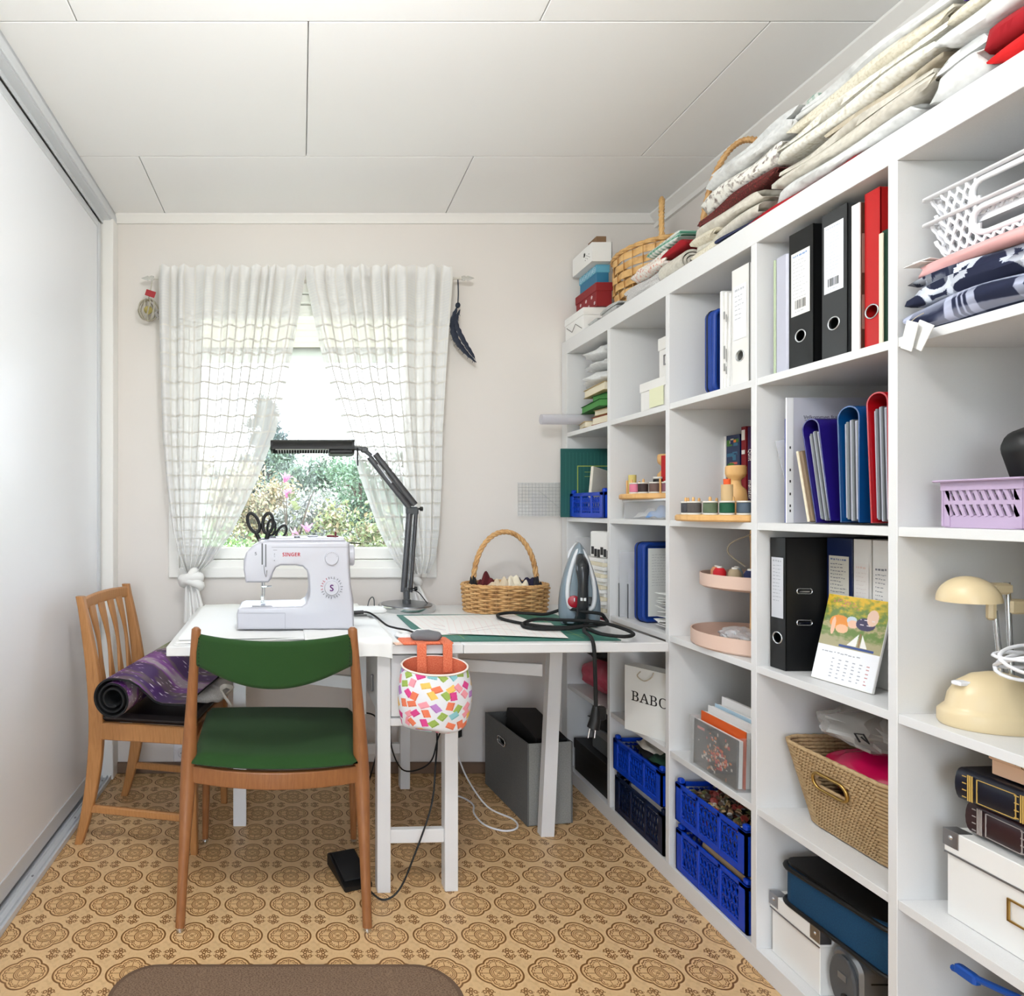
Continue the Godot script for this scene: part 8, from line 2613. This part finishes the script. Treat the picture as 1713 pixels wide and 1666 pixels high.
func metal_corner(o: Node3D, at: Vector3, s: float) -> void:
	# plate on the lid's corner; at: the corner, s: which way z points outwards
	var g := G()
	g.box(at + Vector3(0.012, 0.0006, -0.012 * s), Vector3(0.026, 0.0014, 0.026), 0.0004)
	g.box(at + Vector3(-0.0006, -0.014, -0.012 * s), Vector3(0.0014, 0.03, 0.026), 0.0004)
	g.box(at + Vector3(0.012, -0.014, 0.0006 * s), Vector3(0.026, 0.03, 0.0014), 0.0004)
	var c := put("metal_corner", g.mesh(), M.steel, o)
	put("rivet", G().lathe([[0.0, 0.0], [0.004, 0.0], [0.002, 0.002], [0.0, 0.0024]], 12, Transform3D(Basis(Vector3.BACK, PI / 2))).mesh(), M.chrome, c, at + Vector3(-0.0012, -0.012, -0.012 * s))


func column_five() -> void:
	# top cell: folded cloths, two nested white baskets, a price tag
	var navy := Color(0.085, 0.11, 0.22)
	var sim := blank(16, 64, navy)
	for q in [[4, 8], [15, 2], [20, 2], [26, 8]]:
		sim.fill_rect(Rect2i(0, q[0], 16, q[1]), Color(0.72, 0.74, 0.82))
	var sm := printed("navy_stripe", sim.duplicate(), 0.9)
	var rot := Image.create(64, 16, false, Image.FORMAT_RGB8)
	for j in 16:
		for i in 64:
			rot.set_pixel(i, j, sim.get_pixel(j, i))
	sm.albedo_texture = ImageTexture.create_from_image(rot)
	sm.uv1_triplanar = true
	sm.uv1_scale = Vector3(9, 9, 9)
	var qim := blank(128, 128, navy)
	for j in 128:
		for i in 128:
			var d := 9.0
			for c in [[0, 0], [64, 64], [128, 0], [0, 128], [128, 128]]:
				var x := absf(i - c[0])
				var y := absf(j - c[1])
				var l := minf(Vector2(x - 26, y).length() - 24, Vector2(x, y - 26).length() - 24)
				l = minf(l, maxf(x, y) - 27)
				d = minf(d, absf(l))
			if d < 4.0:
				qim.set_pixel(i, j, Color(0.86, 0.88, 0.92))
	var qm := printed("navy_quatrefoil", qim, 0.9)
	qm.uv1_triplanar = true
	qm.uv1_scale = Vector3(6.5, 6.5, 6.5)
	mat("pink_cloth", Color(0.88, 0.67, 0.66), 0.92)
	for c in [["navy cloth with white stripes, lowest in the near top cell", "navy_stripe", 1.112, 1.461, 0.25, 2, 0.021, 1.0], ["navy cloth with a white quatrefoil pattern on the striped one", "navy_quatrefoil", 1.118, 1.506, 0.25, 3, 0.0165, 2.0], ["pale pink cloth folded on the navy ones", "pink_cloth", 1.126, 1.558, 0.245, 2, 0.0105, 3.0]]:
		var o := thing("folded_cloth", c[0], "cloth", Vector3(c[2], c[3], -0.99), 0, "folded cloths in the near top cell")
		put("cloth", folded(c[4], 0.28, c[5], c[6], c[7], 0.03), M[c[1]], o)
	for k in 2:
		var o := thing("white_basket", ["lower of two nested white plastic baskets on the pink cloth", "upper of two nested white plastic baskets, with a long grip slot"][k], "basket", Vector3(1.155, 1.584 + 0.047 * k, -0.985), 0, "nested white baskets")
		lattice_basket(o, 0.25, 0.22, 0.075, M.white_plastic)
	var tg := thing("price_tag", "white card tags hanging from the striped navy cloth over the shelf edge", "tag", Vector3(1.105, 1.462, -1.09))
	put("card", cube(Vector3(0.002, 0.05, 0.036), 0.0005), M.paper, tg, Vector3(-0.004, -0.012, 0), Vector3(24, -20, 0))
	put("card", cube(Vector3(0.002, 0.046, 0.034), 0.0005), M.paper, tg, Vector3(0.0, -0.016, 0.016), Vector3(34, -8, 0))
	put("string", G().tube(smooth(pts([-0.003, 0.012, 0, 0.004, 0.02, 0.004, 0.012, 0.026, 0.01]), 4), 0.0008, 5).mesh(), M.linen_oat, tg)
	var t2 := thing("paper_label", "pale paper labels stuck between the pink cloth and the lower white basket", "label", Vector3(1.15, 1.5835, -1.105))
	put("card", cube(Vector3(0.06, 0.0012, 0.03), 0.0), M.paper, t2, Vector3(0, 0.001, 0))
	put("card", cube(Vector3(0.05, 0.0012, 0.026), 0.0), M.paper, t2, Vector3(0, 0.004, 0.006), Vector3(0, 14, 0))

	# second cell: lilac basket
	var lb := thing("lilac_basket", "lilac plastic basket with slanted slots in the near cell", "basket", Vector3(1.16, 1.1035, -1.03))
	var lilac := mat("lilac_plastic", Color(0.73, 0.64, 0.75), 0.35)
	slot_basket(lb, 0.24, 0.125, 0.085, lilac)
	for q in [["white clip in the lilac basket", 0.03, 0.01, "white_plastic"], ["blue marker in the lilac basket", 0.04, 0.03, "case_blue"]]:
		var t := thing("marker", q[0], "marker", Vector3(1.16 + q[1], 1.115, -1.03 + q[2]), 20, "small things in the lilac basket")
		put("barrel", G().tube(pts([-0.01, 0, 0, 0.09, 0.012, 0]), 0.007, 10).mesh(), M[q[3]], t)
		put("cap", G().tube(pts([-0.012, -0.0004, 0, 0.02, 0.0036, 0]), 0.0082, 10).mesh(), M.grey_plastic, t)
	var bp := thing("black_pouch", "black pouch standing tilted in the lilac basket", "pouch", Vector3(1.215, 1.135, -1.0))
	put("pouch", G().extrude(rounded(0.11, 0.15, 0.03, 5), -0.022, 0.022, Transform3D(Basis(Vector3.BACK, 0.35), Vector3(0.03, 0.07, 0)), 0.01).mesh(50), M.binder_black, bp)

	# third cell: cream lamp with its cable, a tall jar
	cream_lamp()
	var jr := thing("painted_jar", "tall black and yellow painted jar behind the cream lamp", "jar", Vector3(1.395, 0.7515, -1.05))
	put("jar", G().lathe([[0.0, 0.0], [0.04, 0.0], [0.05, 0.02], [0.058, 0.09], [0.05, 0.15], [0.042, 0.19], [0.0, 0.19]], 28).mesh(50), mat("jar_grey", Color(0.5, 0.51, 0.5), 0.4), jr)
	put("neck", G().lathe([[0.0, 0.19], [0.043, 0.19], [0.05, 0.21], [0.05, 0.25], [0.043, 0.27], [0.0, 0.27]], 28).mesh(50), mat("jar_yellow", Color(0.72, 0.6, 0.22), 0.4), jr)
	put("rim", G().lathe([[0.0, 0.27], [0.042, 0.27], [0.044, 0.3], [0.036, 0.3], [0.034, 0.275], [0.0, 0.275]], 28).mesh(50), M.binder_black, jr)

	# fourth cell: white box, two albums, a pale box
	var wb := thing("lidded_box", "large white box with metal corners and a label holder, under the two albums", "box", Vector3(1.172, 0.4015, -0.962))
	lidded(wb, Vector3(0.31, 0.155, 0.272), M.binder_white, M.binder_white, 0.04)
	metal_corner(wb, Vector3(0, 0.155, -0.136), -1.0)
	metal_corner(wb, Vector3(0, 0.155, 0.136), 1.0)
	put("edge_strip", cube(Vector3(0.003, 0.002, 0.268), 0.0), M.steel, wb, Vector3(-0.0005, 0.114, 0))
	put("label_holder", G().box(Vector3(-0.001, 0.09, 0), Vector3(0.003, 0.003, 0.07)).box(Vector3(-0.001, 0.055, 0), Vector3(0.003, 0.003, 0.07)).box(Vector3(-0.001, 0.0725, -0.035), Vector3(0.003, 0.038, 0.003)).box(Vector3(-0.001, 0.0725, 0.035), Vector3(0.003, 0.038, 0.003)).mesh(), M.brass, wb)
	album("maroon photo album with a silver ruled spine lying on the white box", Vector3(1.182, 0.5895, -0.96), mat("album_maroon", Color(0.18, 0.075, 0.085), 0.4), mat("tooling_silver", Color(0.66, 0.62, 0.6), 0.4), -2.0)
	album("navy photo album with gilt bands lying on the maroon one", Vector3(1.168, 0.6505, -0.955), mat("album_navy", Color(0.035, 0.055, 0.12), 0.35), mat("tooling_gold", Color(0.78, 0.64, 0.34), 0.4), 3.0)
	var pb := thing("peach_box", "pale peach box lying on the navy album", "box", Vector3(1.19, 0.6815, -0.93), 2)
	lidded(pb, Vector3(0.2, 0.045, 0.22), mat("peach_card", Color(0.87, 0.71, 0.58), 0.6), M.peach_card, 0.02)
	put("print", G().tube(smooth(pts([-0.002, 0.03, -0.07, -0.002, 0.034, -0.06, -0.002, 0.026, -0.055, -0.002, 0.024, 0.02, -0.002, 0.018, 0.08]), 4), 0.0008, 5).mesh(), M.seagrass_dark, pb)

	# fifth cell: zip bag
	var zb := thing("zip_bag", "clear zip bag with a blue slider in the near bottom cell", "bag", Vector3(1.26, 0.064, -0.967))
	var zf := clear("zip_film", Color(0.84, 0.84, 0.82), 0.34, 0.2)
	put("bag", crumpled(puff(0.22, 0.28, 0.19, 9.0, 0.1)), zf, zb)
	put("content", puff(0.2, 0.24, 0.14, 4.0, 0.1), mat("zip_content", Color(0.62, 0.6, 0.57), 0.8), zb, Vector3(0.01, 0.01, 0))
	var zp := put("zipper", G().tube(pts([-0.104, 0.26, -0.1, -0.108, 0.288, 0.0, -0.104, 0.302, 0.1]), 0.006, 8).mesh(), mat("zip_blue", Color(0.02, 0.3, 0.66), 0.4), zb)
	put("slider", cube(Vector3(0.014, 0.018, 0.034), 0.003), M.zip_blue, zp, Vector3(-0.107, 0.268, -0.075))


func lattice_basket(o: Node3D, w: float, d: float, h: float, m: Material) -> void:
	# flared basket of plastic lattice; front at x = 0
	var fl := 0.016
	put("bottom", cube(Vector3(d - fl * 2, 0.003, w - fl * 2), 0.001), m, o, Vector3(d / 2, 0.0015, 0))
	for k in 4:
		var along := w if k < 2 else d
		var g := G()
		g.box(Vector3(-0.003, h, 0), Vector3(0.012, 0.005, along + 0.006), 0.002)
		g.box(Vector3(fl, 0.006, 0), Vector3(0.003, 0.012, along - fl * 2))
		var n := int(along / 0.0155)
		for r in 4:
			var y0 := 0.012 + (h - 0.014) * r / 4.0
			var y1 := 0.012 + (h - 0.014) * (r + 1) / 4.0
			for i in n:
				var z := -along / 2 + fl + (along - fl * 2) * (i + (0.5 if r % 2 else 0.0)) / n
				if k == 0 and r > 0 and absf(z) < 0.055:
					continue
				for s in [-1.0, 1.0]:
					var a := Vector3(fl * (1 - y0 / h), y0, z + 0.0078)
					var b := Vector3(fl * (1 - y1 / h), y1, z + 0.0078 + 0.0072 * s)
					g.tube([a, (a + b) / 2 + Vector3(0, 0, 0.0022 * s), b], 0.0029, 5)
		if k == 0:
			var ring := []
			for p in rounded(0.112, 0.042, 0.02, 5):
				var y: float = h * 0.6 + p.y
				ring.append(Vector3(fl * (1 - y / h), y, p.x))
			g.tube(ring, 0.0052, 7, true)
		var t := Transform3D.IDENTITY
		if k == 1:
			t = Transform3D(Basis(Vector3.UP, PI), Vector3(d, 0, 0))
		elif k > 1:
			t = Transform3D(Basis(Vector3.UP, PI / 2 * (1 if k == 2 else -1)), Vector3(d / 2, 0, w / 2 * (1 if k == 2 else -1)))
		put("side", g.moved(t).mesh(60), m, o)


func slot_basket(o: Node3D, d: float, w: float, h: float, m: Material) -> void:
	# tapered basket, slanted slots in two rows; front at x = 0
	put("bottom", cube(Vector3(d - 0.02, 0.004, w - 0.02), 0.001), m, o, Vector3(d / 2, 0.002, 0))
	for k in 4:
		var along := w if k < 2 else d
		var g := G()
		g.box(Vector3(-0.004, h - 0.002, 0), Vector3(0.014, 0.004, along + 0.012), 0.0015)
		g.box(Vector3(0.001, h - 0.01, 0), Vector3(0.003, 0.018, along))
		g.box(Vector3(0.0045, 0.011, 0), Vector3(0.003, 0.022, along - 0.008))
		g.box(Vector3(0.0028, 0.0445, 0), Vector3(0.003, 0.007, along - 0.004))
		for q in [-0.5, 0.5]:
			g.box(Vector3(0.003, h / 2, q * (along - 0.014)), Vector3(0.003, h - 0.004, 0.014))
		for r in 2:
			var y := 0.031 if r == 0 else 0.057
			var n := int((along - 0.02) / 0.011)
			for i in n + 1:
				var z := -(along - 0.024) / 2 + (along - 0.024) * i / n
				g.box(Vector3.ZERO, Vector3(0.003, 0.022, 0.0055), 0.0, Transform3D(Basis(Vector3.RIGHT, -0.36), Vector3(0.003, y, z)))
		var t := Transform3D.IDENTITY
		if k == 1:
			t = Transform3D(Basis(Vector3.UP, PI), Vector3(d, 0, 0))
		elif k > 1:
			t = Transform3D(Basis(Vector3.UP, PI / 2 * (1 if k == 2 else -1)), Vector3(d / 2, 0, w / 2 * (1 if k == 2 else -1)))
		put("side", g.moved(t).mesh(), m, o)


func album(label: String, at: Vector3, m: Material, tool: Material, turn: float) -> void:
	# lying flat, the rounded spine towards -x
	var o := thing("photo_album", label, "album", at, turn, "albums on the white box")
	var t := 0.056
	var l := 0.235
	var d := 0.25
	var sp := PackedVector2Array()
	for i in 9:
		var a := PI / 2 + PI * i / 8.0
		sp.append(Vector2(0.012 + cos(a) * 0.012, sin(a) * t / 2))
	sp.append(Vector2(0.02, -t / 2))
	sp.append(Vector2(0.02, t / 2))
	put("spine", G().extrude(sp, -l / 2, l / 2, Transform3D.IDENTITY, 0.002).mesh(40), m, o)
	for s in [-1.0, 1.0]:
		put("cover", cube(Vector3(d, 0.004, l), 0.0015), m, o, Vector3(d / 2 + 0.012, s * (t / 2 - 0.002), 0))
	put("pages", G().box(Vector3(d / 2 + 0.012, 0, 0), Vector3(d - 0.012, t - 0.01, l - 0.01)).mesh(), M.page_cream, o)
	var g := G()
	for z in [-0.092, -0.018, 0.056]:
		for q in [-0.003, 0.0, 0.003]:
			g.box(Vector3(-0.0004, 0, z + q), Vector3(0.0012, t * 0.8, 0.0018))
		for y in [-0.018, -0.006, 0.006, 0.018]:
			g.box(Vector3(-0.0002, y, z - 0.009), Vector3(0.001, 0.0016, 0.006))
	for z in [-0.055, 0.019, 0.09]:
		for s in [-1.0, 1.0]:
			g.box(Vector3(-0.0002, s * 0.02, z), Vector3(0.0012, 0.0012, 0.052 if z < 0.08 else 0.03))
			g.box(Vector3(-0.0002, 0, z + s * (0.027 if z < 0.08 else 0.016)), Vector3(0.0012, 0.04, 0.0012))
	g.box(Vector3.ZERO, Vector3(0.0012, 0.007, 0.007), 0.0, Transform3D(Basis(Vector3.RIGHT, PI / 4), Vector3(-0.0002, 0, 0.019)))
	put("tooling", g.mesh(), tool, o)


func cream_lamp() -> void:
	var o := thing("reading_lamp", "cream plastic reading lamp with a domed head and foot in the near cell", "lamp", Vector3(1.232, 0.7515, -1.07))
	var c := mat("cream_plastic", Color(0.87, 0.79, 0.63), 0.35)
	put("foot", G().lathe([[0.0, 0.0], [0.082, 0.0], [0.086, 0.006], [0.086, 0.024], [0.08, 0.03], [0.074, 0.036], [0.07, 0.055], [0.058, 0.075], [0.036, 0.09], [0.012, 0.096], [0.0, 0.096]], 40, Transform3D.IDENTITY, 0.64).mesh(50), c, o)
	put("switch", G().box(Vector3(-0.055, 0.076, 0.0), Vector3(0.03, 0.008, 0.016), 0.002, Transform3D.IDENTITY).mesh(), M.white_plastic, o)
	put("rod", G().tube(pts([0.012, 0.09, 0.0, 0.0, 0.205, 0.0]), 0.004, 10).mesh(), M.chrome, o)
	put("rod", G().tube(pts([0.03, 0.088, 0.0, 0.022, 0.255, 0.0]), 0.004, 10).mesh(), M.chrome, o)
	put("bracket", G().box(Vector3(0.038, 0.212, 0.0), Vector3(0.03, 0.026, 0.014), 0.003).box(Vector3(-0.006, 0.213, 0.0), Vector3(0.014, 0.05, 0.012), 0.004).mesh(), c, o)
	put("wing_nut", G().lathe([[0.0, 0.0], [0.012, 0.0], [0.012, 0.008], [0.0, 0.01]], 8, Transform3D(Basis(Vector3.FORWARD, PI / 2), Vector3(0.052, 0.212, 0))).mesh(), c, o)
	put("neck", G().box(Vector3(0.008, 0.244, 0.0), Vector3(0.036, 0.02, 0.018), 0.004).mesh(), c, o)
	var dome := []
	for i in 13:
		var a := PI / 2 * i / 12.0
		dome.append([cos(a) * 0.041, sin(a) * 0.044])
	for i in range(12, -1, -1):
		var a := PI / 2 * i / 12.0
		dome.append([maxf(cos(a) * 0.038, 0.0), sin(a) * 0.041])
	dome[12][0] = 0.0005
	dome[13][0] = 0.0005
	var hd := put("shade", G().lathe(dome, 36).mesh(60), c, o, Vector3(-0.046, 0.222, 0.0), Vector3(0, 0, 3))
	put("bulb", G().lathe([[0.0, 0.0], [0.014, 0.004], [0.018, 0.016], [0.012, 0.03], [0.0, 0.034]], 18).mesh(180), M.white_plastic, hd)
	var cb := thing("lamp_cable", "coiled white cable with its plug hanging on the cream lamp", "cable", Vector3(1.222, 0.872, -1.005))
	var p := []
	for i in 84:
		var a := TAU * i / 21.0
		p.append(Vector3(cos(a) * (0.066 + 0.01 * sin(i * 0.37)), 0.02 * sin(a * 0.5 + 1.0) + 0.006 * (i / 21.0) + 0.01 * sin(a + i / 21.0), sin(a) * 0.034 + 0.006 * (i / 21.0)))
	put("coil", G().tube(p, 0.003, 7).mesh(180), M.white_plastic, cb)
	put("tail", G().tube(smooth(pts([0.0, 0.01, 0.04, 0.02, -0.02, 0.05, 0.055, -0.045, 0.055, 0.09, -0.03, 0.05, 0.08, 0.01, 0.04]), 6), 0.003, 7).mesh(180), M.white_plastic, cb)
	put("plug", G().box(Vector3(-0.012, 0.0, 0.034), Vector3(0.022, 0.04, 0.018), 0.006).mesh(), M.white_plastic, cb)
